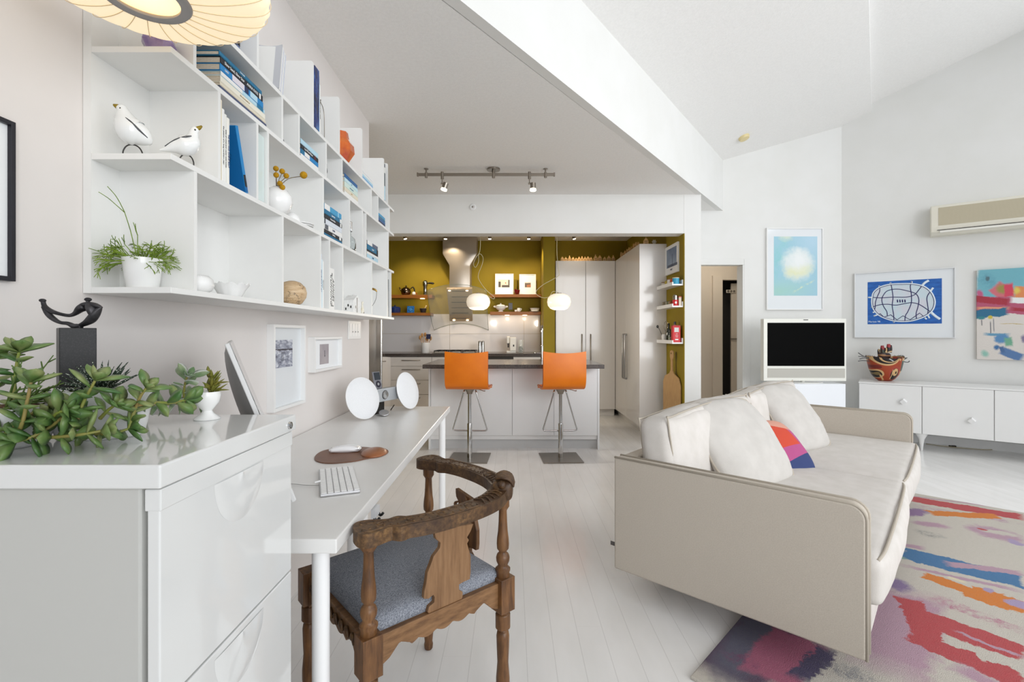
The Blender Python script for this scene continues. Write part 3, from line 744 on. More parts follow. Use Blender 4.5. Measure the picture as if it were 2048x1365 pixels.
def apron(a, b, deep, carve=False):
    a = Vector(a); b = Vector(b); d = (b - a); L = d.length; dx = d.normalized()
    M = basis((a.x, a.y, 0), (dx.x, dx.y, 0), (0, 0, 1)); n = 60; top = 0.438; low = []
    for i in range(n + 1):
        t_ = i / n; e = abs(2 * t_ - 1)
        z = 0.388 - 0.010 * abs(sin(t_ * pi * 7)) * (1 if e < 0.55 else 0.3) - deep * max(0, (e - 0.62) / 0.38) ** 1.6 + 0.014 * max(0, 1 - abs(e - 0.72) / 0.15)
        low.append((t_ * L, z))
    k = MB(); k.prism([(0, top), (L, top)] + low[::-1], -0.011, 0.011, M)
    o = k.build('apron', OAK, ch, bevel=0.002)
    if carve:
        k = MB()
        for i in range(9):
            c = L * (i + 1) / 10; k.sweep([M @ Vector((c - 0.016, 0.40 + 0.008 * (i % 2), 0.012)), M @ Vector((c, 0.422, 0.016)), M @ Vector((c + 0.012, 0.405, 0.016)), M @ Vector((c, 0.398, 0.013))], [0.003, 0.006, 0.005, 0.003], 6, 4)
        k.build('carving', OAKD, o, smooth=180)
i_ = h - 0.0; g_ = 0.027
apron((-h + g_, -h), (h - g_, -h), 0.03); apron((h, -h + g_), (h, h - g_), 0.03)
ap = apron((-h, h - g_), (-h, -h + g_), 0.05, True); apron((h - g_, h), (-h + g_, h), 0.03, True)
def seatfn(q, p):
    return q + Vector((0, 0, 0.010 * (1 - p[0] ** 2) * (1 - p[1] ** 2))) if p[2] > 0 else q
MB().rbox((0, 0, 0.45), (0.434, 0.434, 0.05), 0.022, (0, 0, 0.016), 16, fn=seatfn).build('seat', TW, ch, smooth=180)
# armrest, horseshoe in plan
cl = catmull([(-0.262, -0.222, 0), (-0.18, -0.244, 0), (-0.08, -0.275, 0), (0.04, -0.278, 0), (0.13, -0.262, 0), (0.20, -0.225, 0), (0.225, -0.20, 0), (0.262, -0.13, 0), (0.278, -0.04, 0), (0.275, 0.08, 0), (0.246, 0.19, 0), (0.222, 0.280, 0)], 16)
N = len(cl); Lf = []; Rt = []
def half(t_):
    e = min(t_, 1 - t_) * 2
    w = 0.031
    if e < 0.08: w = 0.048 * sqrt(max(0.015, 1 - ((0.08 - e) / 0.08) ** 2))
    elif e < 0.20: w = 0.048 - 0.019 * (0.5 - 0.5 * cos((e - 0.08) / 0.12 * pi))
    if 0.20 < e < 0.27: w += 0.010 * sin((e - 0.20) / 0.07 * pi)
    if e > 0.8: w = 0.031 - 0.006 * (e - 0.8) / 0.2
    return w
for i, p in enumerate(cl):
    tg = (cl[min(i + 1, N - 1)] - cl[max(i - 1, 0)]).normalized(); nn = Vector((-tg.y, tg.x, 0)); w = half(i / (N - 1))
    Lf.append(p + nn * w * 0.9); Rt.append(p - nn * w * 1.1)
k = MB(); vs = []
for i in range(N):
    e = 1 - abs(2 * i / (N - 1) - 1); lift = 0.012 * max(0, (e - 0.75) / 0.25) ** 2
    for q, z in ((Lf[i], 0.692), (Rt[i], 0.692), (Rt[i], 0.727 + lift), (Lf[i], 0.727 + lift)): vs.append((q.x, q.y, z))
fs = [(3, 2, 1, 0), ((N - 1) * 4, (N - 1) * 4 + 1, (N - 1) * 4 + 2, (N - 1) * 4 + 3)]
for i in range(N - 1):
    for j in range(4): fs.append((i * 4 + j, i * 4 + (j + 1) % 4, i * 4 + 4 + (j + 1) % 4, i * 4 + 4 + j))
k.add(vs, fs); armo = k.build('armrest', OAKD, ch, smooth=35, bevel=0.006, bseg=3)
k = MB()   # carving on the armrest: edge bead, scrolls and leaf veins
for sgn in (0, 1):
    idx = list(range(5, 54)) if not sgn else list(range(N - 6, N - 55, -1))
    for side in (Lf, Rt):
        k.sweep([(side[i].lerp(cl[i], 0.30).x, side[i].lerp(cl[i], 0.30).y, 0.7265) for i in idx[::3]], 0.0028, 5, 3)
        for i in idx[::3]:
            q = side[i].lerp(cl[i], 0.62); k.ball((q.x, q.y, 0.7265), (0.0042, 0.0042, 0.0028), 8, 5)
    for c0 in (8, 20, 32, 44):
        i = idx[min(c0, len(idx) - 1)]; p = cl[i]
        k.sweep([(p.x + 0.012 * cos(a) * (1 - a / 9), p.y + 0.010 * sin(a) * (1 - a / 9), 0.727) for a in [j * 0.8 for j in range(9)]], 0.0024, 5, 2)
for i in range(56, N - 56, 4):
    k.sweep([(cl[i].lerp(Lf[i], 0.7).x, cl[i].lerp(Lf[i], 0.7).y, 0.728), (cl[i + 2].x, cl[i + 2].y, 0.731), (cl[i].lerp(Rt[i], 0.7).x, cl[i].lerp(Rt[i], 0.7).y, 0.728)], 0.0026, 5, 3)
k.build('carving', OAKD, armo, smooth=180)
# carved crest where the two arms meet over the corner post
k = MB(); M = Matrix.Translation((0.222, -0.222, 0.728)) @ Matrix.Rotation(radians(-45), 4, 'Z')
k.rbox((0, 0, -0.004), (0.060, 0.068, 0.056), 0.010, (0.002, 0.004, 0.006), 8, M)
for j in range(-3, 4):
    k.sweep([M @ Vector((-0.022, j * 0.009, 0.033)), M @ Vector((0.0, j * 0.011, 0.039)), M @ Vector((0.024, j * 0.010, 0.031)), M @ Vector((0.035, j * 0.007, 0.008))], [0.003, 0.005, 0.0045, 0.003], 6, 3)
k.ball(tuple(M @ Vector((0.0, 0.036, 0.018))), 0.013, 12, 8).ball(tuple(M @ Vector((0.0, -0.036, 0.018))), 0.013, 12, 8)
k.build('crest', OAKD, ch, smooth=180)
# splats, outline taken in their own plane
outl = [(755, 500), (755, 530), (760, 555), (785, 575), (782, 605), (745, 655), (730, 700), (712, 745), (705, 800), (695, 850), (692, 890), (718, 890), (745, 868), (752, 880), (750, 910), (720, 935), (712, 965), (740, 990),
        (815, 952), (890, 915), (910, 880), (910, 850), (890, 840), (890, 810), (915, 795), (950, 780), (955, 740), (955, 650), (935, 580), (945, 560), (935, 545), (955, 510), (970, 470)]
Nw = Vector((-0.363, 1.218)); e1 = Vector((0.754, 0.657)); so = []
for cx_, cy_ in outl:
    px = 600 + cx_ / 2.814; py = 880 + cy_ / 2.814; m_ = (px - CX) / F
    # (Nw.x + t e1.x) = m (Nw.y + t e1.y)
    tt = (m_ * Nw.y - Nw.x) / (e1.x - m_ * e1.y); D = Nw.y + tt * e1.y
    so.append((tt - 0.222, H - (py - CY) * D / F))
M1 = basis((0, -h, 0), (1, 0, 0), (0, 0, 1))
sp1 = MB().prism(so, -0.007, 0.007, M1).build('splat', OAKS, ch, bevel=0.0015)
M2 = basis((h, 0, 0), (0, 1, 0), (0, 0, 1))
so2 = [(-x, z) for x, z in so]
sp2 = MB().prism(so2, -0.007, 0.007, M2).build('splat', OAKV, ch, bevel=0.0015)
k = MB()
zs = [p[1] for p in so2]; zc = (max(zs) + min(zs)) / 2; xc = sum(p[0] for p in so2) / len(so2)
for (mx, par) in ((M2, -0.007),):
    for j in range(7):
        z0 = zc - 0.09 + j * 0.026; s_ = 1 if j % 2 else -1
        k.sweep([mx @ Vector((xc, z0 - 0.01, par)), mx @ Vector((xc + s_ * 0.02, z0 + 0.01, par - 0.005)), mx @ Vector((xc + s_ * 0.034, z0 + 0.03, par - 0.005)), mx @ Vector((xc + s_ * 0.02, z0 + 0.04, par - 0.002))], [0.003, 0.006, 0.006, 0.003], 6, 5)
k.build('carving', OAKV, sp2, smooth=180)
# ================================================================ wall shelf
XB, XF = -0.99, -0.802; Y0, Y1 = 1.129, 3.262
ZA, ZB_, ZC, ZD = 1.320, 1.635, 1.887, 2.050; TH = 0.0143
def DF(px): return 769.9 / (1024 - px)
shelf = thing('wall_shelf', 'long white wall shelf with irregular cells full of books and ornaments above the desk', 'shelf')
MB().box((-1.009, Y0, ZA - TH), (XB, Y1 - 0.02, ZD)).build('back_panel', SHELFW, shelf)
for z in (ZA, ZB_, ZC, ZD):
    MB().box((XB, Y0, z - TH), (XF, Y1, z)).build('shelf_board', SHELFW, shelf, bevel=0.0008)
def dividers(pxs, z0, z1, top=False):
    for px in pxs:
        y = DF(px)
        k = MB()
        if top:
            r = 0.008; pr = [(XB - 0.015, z0), (XF, z0)] + [(XF - r + r * cos(a), z1 - r + r * sin(a)) for a in (0, 0.5, 1.05, 1.57)] + [(XB - 0.015, z1)]
            k.prism(pr, y - 0.006, y + 0.006, Matrix(((1, 0, 0, 0), (0, 0, 1, 0), (0, 1, 0, 0), (0, 0, 0, 1))))
        else: k.box((XB, y - 0.006, z0), (XF - 0.0004, y + 0.006, z1))
        k.build('divider', SHELFW, shelf)
dividers((391.5, 566, 641.5, 659.5, 686, 744, 775, 782.5), ZA, ZB_ - TH)
dividers((439, 515, 536.5, 647, 699.6, 725.5, 732.5, 777.3), ZB_, ZC - TH)
dividers((390, 565, 598.5, 652.8, 684.6, 743.3, 756.6, 779.4), ZC, ZD - TH)
dividers((390, 515.8, 626.6, 679, 724.3, 768, 775.6), ZD, 2.31, True)
# ---------------------------------------------------------------- books
def col(r, g, b, rough=0.45): return mat('book_cloth_%d_%d_%d' % (r, g, b), rgb(r, g, b), rough)
TEAL = col(20, 108, 146); SKY = col(60, 152, 196); PALE = col(178, 212, 228); NAVY = col(28, 42, 84); INK = col(26, 28, 36); CREAM = col(222, 214, 194); OFFW = col(232, 232, 230)
SLATE = col(74, 84, 116); BLU = col(26, 92, 150); AZUR = col(24, 128, 190); LTX = col(236, 236, 236); GLASSY = col(206, 218, 216)
def book_flat(label, y0, y1, z0, th, m, xs=-0.806, w=0.13, title=None, tm=None, bands=(), group=None, rz=0.0, ts=0.62, nm='book', tx=0.5):
    """lies flat, spine towards the room"""
    L = y1 - y0; b = thing(nm, label, 'book', (xs, y0, z0), rz, group)
    k = MB().box((-w, 0, 0), (0, L, 0.0018)).box((-w, 0, th - 0.0018), (0, L, th)).box((-0.002, 0, 0.0018), (0.0005, L, th - 0.0018))
    c = k.build('cover', m, b, bevel=0.0006, bseg=1)
    MB().box((-w + 0.004, 0.003, 0.0018), (-0.002, L - 0.003, th - 0.0018)).build('pages', PAPER, b)
    for (a, e, bm) in bands: MB().box((0.0004, L * a, 0.001), (0.0009, L * e, th - 0.001)).build('spine_panel', bm, c)
    if title: text(title, th * ts, basis((0.0012, L * tx, th / 2), (0, 1, 0), (0, 0, 1)), tm or LTX, c, sx=1.0)
    return b
def book_up(label, y0, th, z0, hgt, m, xs=-0.806, w=0.13, title=None, tm=None, bands=(), group=None, tilt=0.0, ts=0.6, tz=0.5, sx=1.0, nm='book'):
    b = thing(nm, label, 'book', (xs, y0, z0), 0, group); b.rotation_euler = (tilt, 0, 0)
    k = MB().box((-w, 0, 0), (0, 0.0018, hgt)).box((-w, th - 0.0018, 0), (0, th, hgt)).box((-0.002, 0.0018, 0), (0.0005, th - 0.0018, hgt))
    c = k.build('cover', m, b, bevel=0.0006, bseg=1)
    MB().box((-w + 0.004, 0.0018, 0.003), (-0.002, th - 0.0018, hgt - 0.003)).build('pages', PAPER, b)
    for (a, e, bm) in bands: MB().box((0.0004, 0.001, hgt * a), (0.0009, th - 0.001, hgt * e)).build('spine_panel', bm, c)
    if title: text(title, th * ts, basis((0.0012, th / 2, hgt * tz), (0, 0, -1), (0, 1, 0)), tm or LTX, c, sx=sx)
    return b
def stack(z, lst, y0, g, xs=-0.806):
    for (label, th, m, kw) in lst:
        j = kw.pop('j', 0.0); e = kw.pop('L', 0.2)
        book_flat(label, y0 + j, y0 + j + e, z + 0.0002, th, m, xs=xs + kw.pop('dx', 0.0), group=g, **kw); z += th + 0.0003
g = 'books stacked beside the vase of yellow flowers'
stack(ZB_, [
    ('thin blue book at the very bottom of the stack right of the yellow flowers', 0.011, TEAL, dict(L=0.215)),
    ('black book with white title low in the stack right of the yellow flowers', 0.016, INK, dict(L=0.215, title='Banking', bands=((0.82, 0.93, OFFW),))),
    ('white book with grey square at the left of its spine, stack right of yellow flowers', 0.022, OFFW, dict(L=0.212, bands=((0.02, 0.2, col(88, 92, 100)),), title='LEWIS', tm=SLATE, ts=0.5)),
    ('white book with black swoosh on its spine, middle of stack right of yellow flowers', 0.024, col(214, 220, 228), dict(L=0.21, bands=((0.0, 0.05, INK),))),
    ('black book with white lettering under the teal one, stack right of yellow flowers', 0.019, INK, dict(L=0.213, title='Private Affairs', bands=((0.88, 0.95, OFFW),), ts=0.55, tx=0.45)),
    ('teal book second from the top of the stack right of the yellow flowers', 0.019, TEAL, dict(L=0.205, title='Journeys', bands=((0.9, 0.99, OFFW),), ts=0.6)),
    ('pale blue and white book on top of the stack right of the yellow flowers', 0.026, SKY, dict(L=0.205, bands=((0.0, 0.3, OFFW), (0.78, 0.82, PALE))))], 2.062, g)
g = 'books stacked flat under the paper lamp'
stack(ZC, [
    ('slate blue book at the bottom of the stack under the paper lamp', 0.010, SLATE, dict(L=0.25, w=0.16)),
    ('thin cream book above the slate blue one under the paper lamp', 0.010, CREAM, dict(L=0.245, w=0.16)),
    ('thicker cream book in the stack under the paper lamp', 0.018, col(230, 226, 212), dict(L=0.24, w=0.15, title='the sea around us', tm=col(168, 150, 110), ts=0.4, j=0.002)),
    ('white and pale blue book in the stack under the paper lamp', 0.013, PALE, dict(L=0.235, w=0.15, j=0.003, bands=((0.0, 0.45, OFFW), (0.8, 0.96, TEAL)))),
    ('blue and white banded book below the black one under the paper lamp', 0.020, AZUR, dict(L=0.23, w=0.15, j=0.0, bands=((0.25, 0.52, col(220, 214, 222)), (0.53, 0.62, NAVY), (0.66, 0.84, PALE)), title='GREY', tx=0.13, ts=0.4)),
    ('black book with white title near the top of the stack under the lamp', 0.019, INK, dict(L=0.225, w=0.15, j=0.002, title='Slow Sand, Slow Star    ANNA FATE', ts=0.62, tx=0.47, bands=((0.90, 0.94, OFFW),))),
    ('teal book on top of the stack under the paper lamp', 0.013, TEAL, dict(L=0.225, w=0.155, j=-0.004, title='On Earth', ts=0.5))], 1.325, g)
g = 'books stacked on the second shelf from the top'
stack(ZC, [
    ('white book at the bottom of the stack left of the dark speaker', 0.014, OFFW, dict(L=0.165)),
    ('blue and white book in the stack left of the dark speaker', 0.018, AZUR, dict(L=0.165, bands=((0.0, 0.18, TEAL), (0.2, 0.48, OFFW)))),
    ('black book with white title in the stack left of the dark speaker', 0.018, INK, dict(L=0.165, title='Last Word River', ts=0.62, tx=0.42, bands=((0.78, 0.8, RED and col(170, 40, 50)),))),
    ('pale blue book on top of the stack left of the dark speaker', 0.020, PALE, dict(L=0.163))], 1.832, g)
stack(ZC, [
    ('white book at the bottom of the tall stack right of the dark speaker', 0.014, OFFW, dict(L=0.205)),
    ('cream book in the tall stack right of the dark speaker', 0.020, CREAM, dict(L=0.20, title='garden', tm=col(180, 150, 110), ts=0.4)),
    ('pale green book in the tall stack right of the dark speaker', 0.026, col(204, 222, 214), dict(L=0.195, title='coastal gardens', tm=TEAL, ts=0.35)),
    ('pale blue book in the tall stack right of the dark speaker', 0.018, col(190, 218, 226), dict(L=0.195, title='water', tm=TEAL, ts=0.4)),
    ('deep blue book on top of the tall stack right of the dark speaker', 0.018, BLU, dict(L=0.19))], 2.312, g)
stack(ZC, [
    ('navy book at the bottom of the last stack near the kitchen', 0.014, NAVY, dict(L=0.15)),
    ('blue book second from the bottom in the last stack near the kitchen', 0.014, BLU, dict(L=0.15)),
    ('teal book second from the top in the last stack near the kitchen', 0.013, TEAL, dict(L=0.148)),
    ('light blue book on top of the last stack near the kitchen', 0.014, SKY, dict(L=0.145))], 2.90, g)
g = 'books stacked near the glass carafe'
stack(ZB_, [
    ('white book with dark marks at the bottom of the stack right of the glass carafe', 0.022, PALE, dict(L=0.215, title='PARIS', tm=SLATE, ts=0.55)),
    ('white magazine second from the bottom right of the glass carafe', 0.014, OFFW, dict(L=0.215)),
    ('black book in the middle of the stack right of the glass carafe', 0.010, INK, dict(L=0.215)),
    ('broad teal book in the stack right of the glass carafe', 0.028, TEAL, dict(L=0.215, title='Lagoon', ts=0.5, bands=((0.86, 0.99, INK),))),
    ('half white and half slate book on top of the stack right of the carafe', 0.022, col(92, 102, 122), dict(L=0.21, bands=((0.0, 0.45, OFFW),)))], 2.672, g)
g = 'magazines stacked on top of the shelf'
stack(ZD, [
    ('light blue magazine at the bottom of the small pile on top of the shelf', 0.012, col(120, 170, 216), dict(L=0.2)),
    ('pale magazine in the middle of the small pile on top of the shelf', 0.012, PALE, dict(L=0.2)),
    ('white magazine on the small pile on top of the shelf', 0.010, OFFW, dict(L=0.195)),
    ('thin white leaflet topmost of the small pile on top of the shelf', 0.008, col(222, 224, 228), dict(L=0.19))], 2.582, g)
g = 'upright books beside the gulls'
bt = col(96, 96, 98)
book_up('tall cream book upright against the divider right of the ceramic gulls', 1.3235, 0.011, ZB_, 0.224, CREAM, group=g)
book_up('white upright book with grey lettering, second right of the gulls', 1.3355, 0.010, ZB_, 0.203, OFFW, group=g, title='the poems of a long northern year', tm=bt, sx=1.1, ts=0.7)
book_up('narrow white upright book with dense grey lettering, third right of the gulls', 1.3465, 0.010, ZB_, 0.193, col(226, 226, 222), group=g, title='tales of wind and water told twice', tm=bt, sx=1.1, ts=0.7)
book_up('cream upright book with blue lettering touching the leaning blue book', 1.3575, 0.012, ZB_, 0.188, col(234, 232, 224), group=g, title='THE MAN WHO CAME BY BOAT', tm=col(40, 70, 130), sx=0.9, ts=0.6)
palm = paint('palm_cover', rgb(12, 96, 158), [('ell', -0.03, 0.02, 0.05, 0.02, 0.2, rgb(14, 22, 30), 0.1, 0.05), ('ell', -0.08, 0.05, 0.04, 0.02, 0.6, rgb(16, 26, 34), 0.1, 0.06), ('box', -0.06, 0.0, 0.1, 0.012, 0, rgb(10, 20, 30), 0.1, 0.04)], 0.25, wscale=40)
lb = thing('book', 'glossy bright blue book with palm silhouettes leaning on the upright books', 'book', (-0.805, 1.452, ZB_ + 0.0005), 0, g); lb.rotation_euler = (radians(17), 0, 0)
c = MB().box((-0.13, 0, 0), (0, 0.002, 0.19)).box((-0.13, 0.012, 0), (0, 0.014, 0.19)).box((-0.002, 0.002, 0), (0.0, 0.012, 0.19)).build('cover', AZUR, lb)
MB().box((-0.126, 0.002, 0.003), (-0.002, 0.012, 0.187)).build('pages', PAPER, lb)
o = MB().cbox((0, 0, 0), (0.128, 0.186, 0.0006)).build('cover_picture', palm, c); o.matrix_local = basis((-0.065, -0.0004, 0.095), (1, 0, 0), (0, 0, 1))
o = MB().cbox((0, 0, 0), (0.011, 0.05, 0.0006)).build('spine_picture', palm, c); o.matrix_local = basis((0.0004, 0.007, 0.028), (0, 1, 0), (0, 0, 1))
gb = thing('glass_block', 'thick pale green glass slab standing in the narrow cell beside the vase', 'ornament', (-0.81, 1.526, ZB_))
MB().box((-0.12, 0, 0.004), (0, 0.044, 0.218)).build('slab', mat('pale_green_glass', rgb(208, 222, 220), 0.08, coat=0.5), gb, bevel=0.002)
MB().box((-0.11, 0.004, 0.0), (-0.004, 0.04, 0.004)).build('foot', DKMET, gb)
g = 'slim upright books on the lowest shelf'
book_up('tallest slim pale blue upright book beside the wooden vase', 2.022, 0.012, ZA, 0.228, col(206, 218, 232), group=g, title='CREATURES  BOUND  BY  LIGHT', tm=col(60, 80, 140), sx=0.9, ts=0.6)
book_up('middle slim pale green upright book right of the wooden vase', 2.0345, 0.011, ZA, 0.205, col(204, 220, 224), group=g, title='small rooms', tm=TEAL)
book_up('shortest slim white upright book right of the wooden vase', 2.046, 0.010, ZA, 0.20, OFFW, group=g, title='notes on building', tm=bt)
bb = book_up('thick white upright book with black script lettering on the lowest shelf', 2.119, 0.058, ZA, 0.182, OFFW)
text('CUNNING', 0.026, basis((0.0012, 0.018, 0.088), (0, 0, -1), (0, 1, 0)), INK, bb.children[0], shear=0.3, spacing=1.15)
text('ANNIES', 0.026, basis((0.0012, 0.042, 0.088), (0, 0, -1), (0, 1, 0)), INK, bb.children[0], shear=0.3, spacing=1.15)
MB().ball((0.001, 0.03, 0.155), (0.0006, 0.004, 0.008), 8, 6).build('emblem', INK, bb.children[0])
text('BOOKS', 0.009, basis((0.0012, 0.03, 0.015), (0, 1, 0), (0, 0, 1)), bt, bb.children[0])
g = 'upright volumes at the kitchen end of the lowest shelf'
book_up('grey upright folder at the kitchen end of the lowest shelf', 3.108, 0.014, ZA, 0.26, col(196, 198, 196), group=g)
book_up('dark edged upright folder at the kitchen end of the lowest shelf', 3.125, 0.013, ZA, 0.245, col(70, 84, 96), group=g)
book_up('thin grey upright book in the narrow cell near the kitchen', 2.752, 0.012, ZC, 0.13, col(190, 190, 188))
g = 'upright books on top of the shelf'
book_up('dark patterned upright book half hidden behind the paper lamp', 1.392, 0.014, ZD, 0.2, col(52, 54, 70), group=g, bands=((0.1, 0.2, PALE), (0.3, 0.36, OFFW)))
book_up('blue grey patterned upright book half hidden behind the paper lamp', 1.407, 0.015, ZD, 0.19, col(96, 112, 150), group=g, bands=((0.05, 0.12, INK), (0.25, 0.4, PALE)))
nb = mat('night_blue_cover', rgb(24, 44, 96), 0.2); t, bs = nodes(nb); f, _ = t.noise(t.mapping(t.coord(), (1, 1, 0.3), rot=(0.5, 0, 0)), 40, 5, 0.6)
t.link(t.ramp(f, [(0.35, rgb(14, 20, 52)), (0.55, rgb(26, 60, 130)), (0.7, rgb(70, 130, 180))]), bs.inputs['Base Color'])
book_up('tall glossy night blue book standing on top of the shelf', 1.9445, 0.048, ZD, 0.25, nb, w=0.16, group=g, xs=-0.80)
book_up('thin light blue book beside the night blue one on top of the shelf', 1.9935, 0.016, ZD, 0.236, SKY, group=g, title='the art of the north shore', tm=INK, sx=0.9)
book_up('thin white book with tiny lettering beside the night blue one', 2.0105, 0.010, ZD, 0.205, OFFW, group=g, title='photographs and letters collected', tm=INK)
book_up('tall black and white book at the kitchen end on top of the shelf', 3.016, 0.034, ZD, 0.236, col(40, 56, 72), group=g, bands=((0.02, 0.4, PALE), (0.75, 0.9, OFFW)))
mg = thing('magazine', 'wide silver white magazine leaning on top of the shelf right of the lamp', 'magazine', (-0.80, 1.655, ZD), 0); mg.rotation_euler = (radians(-10), 0, radians(4))
k = MB()
k.grid(lambda u, v: Vector((-0.16 + 0.16 * u, 0.012 * sin(u * pi * 0.9) - 0.012, 0.002 + v * 0.17 + 0.004 * sin(u * 6) * v)), 14, 4)
k.grid(lambda u, v: Vector((-0.16 + 0.16 * (1 - u), 0.012 * sin((1 - u) * pi * 0.9) - 0.014, 0.002 + v * 0.17 + 0.004 * sin((1 - u) * 6) * v)), 14, 4)
k.build('cover', mat('silver_card', rgb(198, 200, 206), 0.25, coat=0.3), mg, smooth=180)
for i in range(4):
    MB().box((-0.158, -0.006 + i * 0.009, 0.0), (0.0, 0.0005 + i * 0.009, 0.165 - i * 0.003)).build('page_block', [OFFW, col(214, 216, 226), OFFW, col(206, 210, 222)][i], mg)
be = thing('wire_bookend', 'thin grey wire bookend on top of the shelf beside the night blue book', 'bookend', (-0.83, 2.06, ZD))
MB().sweep([(0, 0, 0.002), (0, 0.03, 0.002), (0, 0.06, 0.003), (0, 0.062, 0.11), (0, 0.05, 0.15), (0, 0.02, 0.165), (0, 0, 0.168), (-0.10, 0, 0.168), (-0.10, 0, 0.002), (0, 0, 0.002)], 0.0016, 6, 4).build('wire', NICKEL, be, smooth=180)
# ---------------------------------------------------------------- ornaments on the shelf
GULLW = mat('glazed_white_gull', rgb(232, 234, 234), 0.10, coat=0.7); GULLY = noisy('gull_beak_glaze', rgb(150, 128, 20), rgb(120, 96, 14), 40, 0.2); GULLG = mat('gull_grey_glaze', rgb(60, 62, 66), 0.2, coat=0.5)
def gull(label, loc, rz, body, radii, beak, eye, wings, legs, group='glazed ceramic gulls on wire legs'):
    e = thing('ceramic_gull', label, 'figurine', loc, rz, group)
    b = MB().sweep(body, radii, 24, 6).build('body', GULLW, e, smooth=180)
    MB().sweep(beak[0], beak[1], 10, 4).build('beak', GULLY, b, smooth=180)
    for s_ in (-1, 1): MB().ball((eye[0], eye[1] * s_, eye[2]), 0.0022, 10, 6).build('eye', BLACK, b, smooth=180)
    for s_ in (-1, 1):
        MB().sweep([(x, y * s_, z) for x, y, z in wings], [0.0012] + [0.0024] * (len(wings) - 2) + [0.001], 6, 5).build('wing_line', GULLG, b, smooth=180)
    k = MB(); k.sweep(legs, 0.0016, 8, 5); k.build('wire_leg', DKMET, e, smooth=180)
    return e
# first gull: egg shaped, head raised at the left; local x = forward (towards the beak)
gull('plump white ceramic gull looking up, nearest the end of the shelf', (-0.929, 1.17, ZB_), pi + 0.45,
     [(-0.040, 0, 0.044), (-0.034, 0, 0.050), (-0.020, 0, 0.060), (-0.004, 0, 0.068), (0.006, 0, 0.084), (0.012, 0, 0.102), (0.016, 0, 0.116), (0.020, 0, 0.125), (0.022, 0, 0.129)],
     [0.004, 0.014, 0.026, 0.033, 0.029, 0.019, 0.0125, 0.0095, 0.003],
     ([(0.018, 0, 0.121), (0.027, 0, 0.124), (0.034, 0, 0.127)], [0.008, 0.006, 0.0022]), (0.018, 0.0105, 0.117),
     [(0.008, 0.022, 0.094), (-0.006, 0.029, 0.082), (-0.022, 0.026, 0.066), (-0.036, 0.014, 0.054)],
     [(-0.023, 0, 0.001), (-0.023, 0, 0.018), (-0.016, 0, 0.032), (-0.004, 0, 0.037), (0.008, 0, 0.032), (0.015, 0, 0.018), (0.015, 0, 0.001)])
gull('long tailed white ceramic gull with raised yellow beak, behind the plump one', (-0.824, 1.215, ZB_), 0.5,
     [(-0.056, 0, 0.030), (-0.044, 0, 0.034), (-0.024, 0, 0.044), (-0.004, 0, 0.050), (0.010, 0, 0.062), (0.014, 0, 0.078), (0.016, 0, 0.090), (0.020, 0, 0.098), (0.022, 0, 0.101)],
     [0.002, 0.006, 0.017, 0.026, 0.022, 0.013, 0.010, 0.0085, 0.003],
     ([(0.019, 0, 0.096), (0.027, 0, 0.102), (0.033, 0, 0.108)], [0.0055, 0.0048, 0.0022]), (0.019, 0.009, 0.092),
     [(0.012, 0.017, 0.072), (0.0, 0.022, 0.066), (-0.022, 0.015, 0.056), (-0.044, 0.006, 0.040)],
     [(-0.015, 0, 0.001), (-0.015, 0, 0.012), (-0.010, 0, 0.024), (0.0, 0, 0.029), (0.010, 0, 0.024), (0.015, 0, 0.012), (0.015, 0, 0.001)])
# potted rhipsalis
pt_ = thing('potted_mistletoe_cactus', 'stringy green mistletoe cactus in a white pot at the near end of the shelf', 'plant', (-0.902, 1.172, ZA))
MB().open_lathe([(0.0, 0.0), (0.030, 0.0), (0.033, 0.002), (0.0415, 0.07), (0.0415, 0.073), (0.039, 0.073), (0.037, 0.06), (0.0, 0.06)], seg=36).build('pot', CERAM, pt_, smooth=50)
MB().lathe([(0.0365, 0.058), (0.02, 0.063), (0.0, 0.064)], seg=20).build('soil', noisy('potting_soil', rgb(52, 38, 24), rgb(120, 96, 70), 200, 0.95, 0.6, 200), pt_)
RH = noisy('rhipsalis_green', rgb(132, 158, 44), rgb(90, 116, 34), 40, 0.5)
k = MB(); R = random.Random(11)
def twig(p, d, L, r, depth):
    pts = [Vector(p)]; d = Vector(d).normalized()
    for i in range(3):
        d = (d + Vector((R.uniform(-.2, .2), R.uniform(-.2, .2), R.uniform(-.15, .05) - 0.06))).normalized(); q = pts[-1] + d * L / 3
        q.y = min(q.y, 0.036); q.x = max(q.x, -0.082); q.z = max(q.z, 0.012); pts.append(q)
    k.sweep(pts, [r, r * 0.95, r * 0.9, r * 0.8], 5, 2)
    if depth:
        for j in range(R.choice((2, 2, 3))):
            twig(pts[-1], d + Vector((R.uniform(-.8, .8), R.uniform(-.5, .5), R.uniform(-.6, .5))), L * R.uniform(0.4, 0.65), r * 0.9, depth - 1)
for i in range(95):
    a = R.uniform(0, 2 * pi); el = R.uniform(-0.1, 1.5); b0 = Vector((cos(a) * 0.018, sin(a) * 0.018, 0.062))
    twig(b0, (cos(a) * 1.1, sin(a) * 0.8 - 0.25, el), R.uniform(0.028, 0.056), 0.00105, 1 if i % 3 else 2)
for (dx, dy, dz, L, dd_) in ((-0.30, -0.1, 1, 0.125, 1), (-0.30, -0.1, 1, 0.07, 1), (0.5, -0.15, 0.5, 0.055, 1), (-0.7, 0, 0.6, 0.05, 1)):
    twig((dx * 0.03, 0, 0.06), (dx, dy, dz + 0.5), L, 0.0011, dd_)
k.build('stems', RH, pt_, smooth=180)
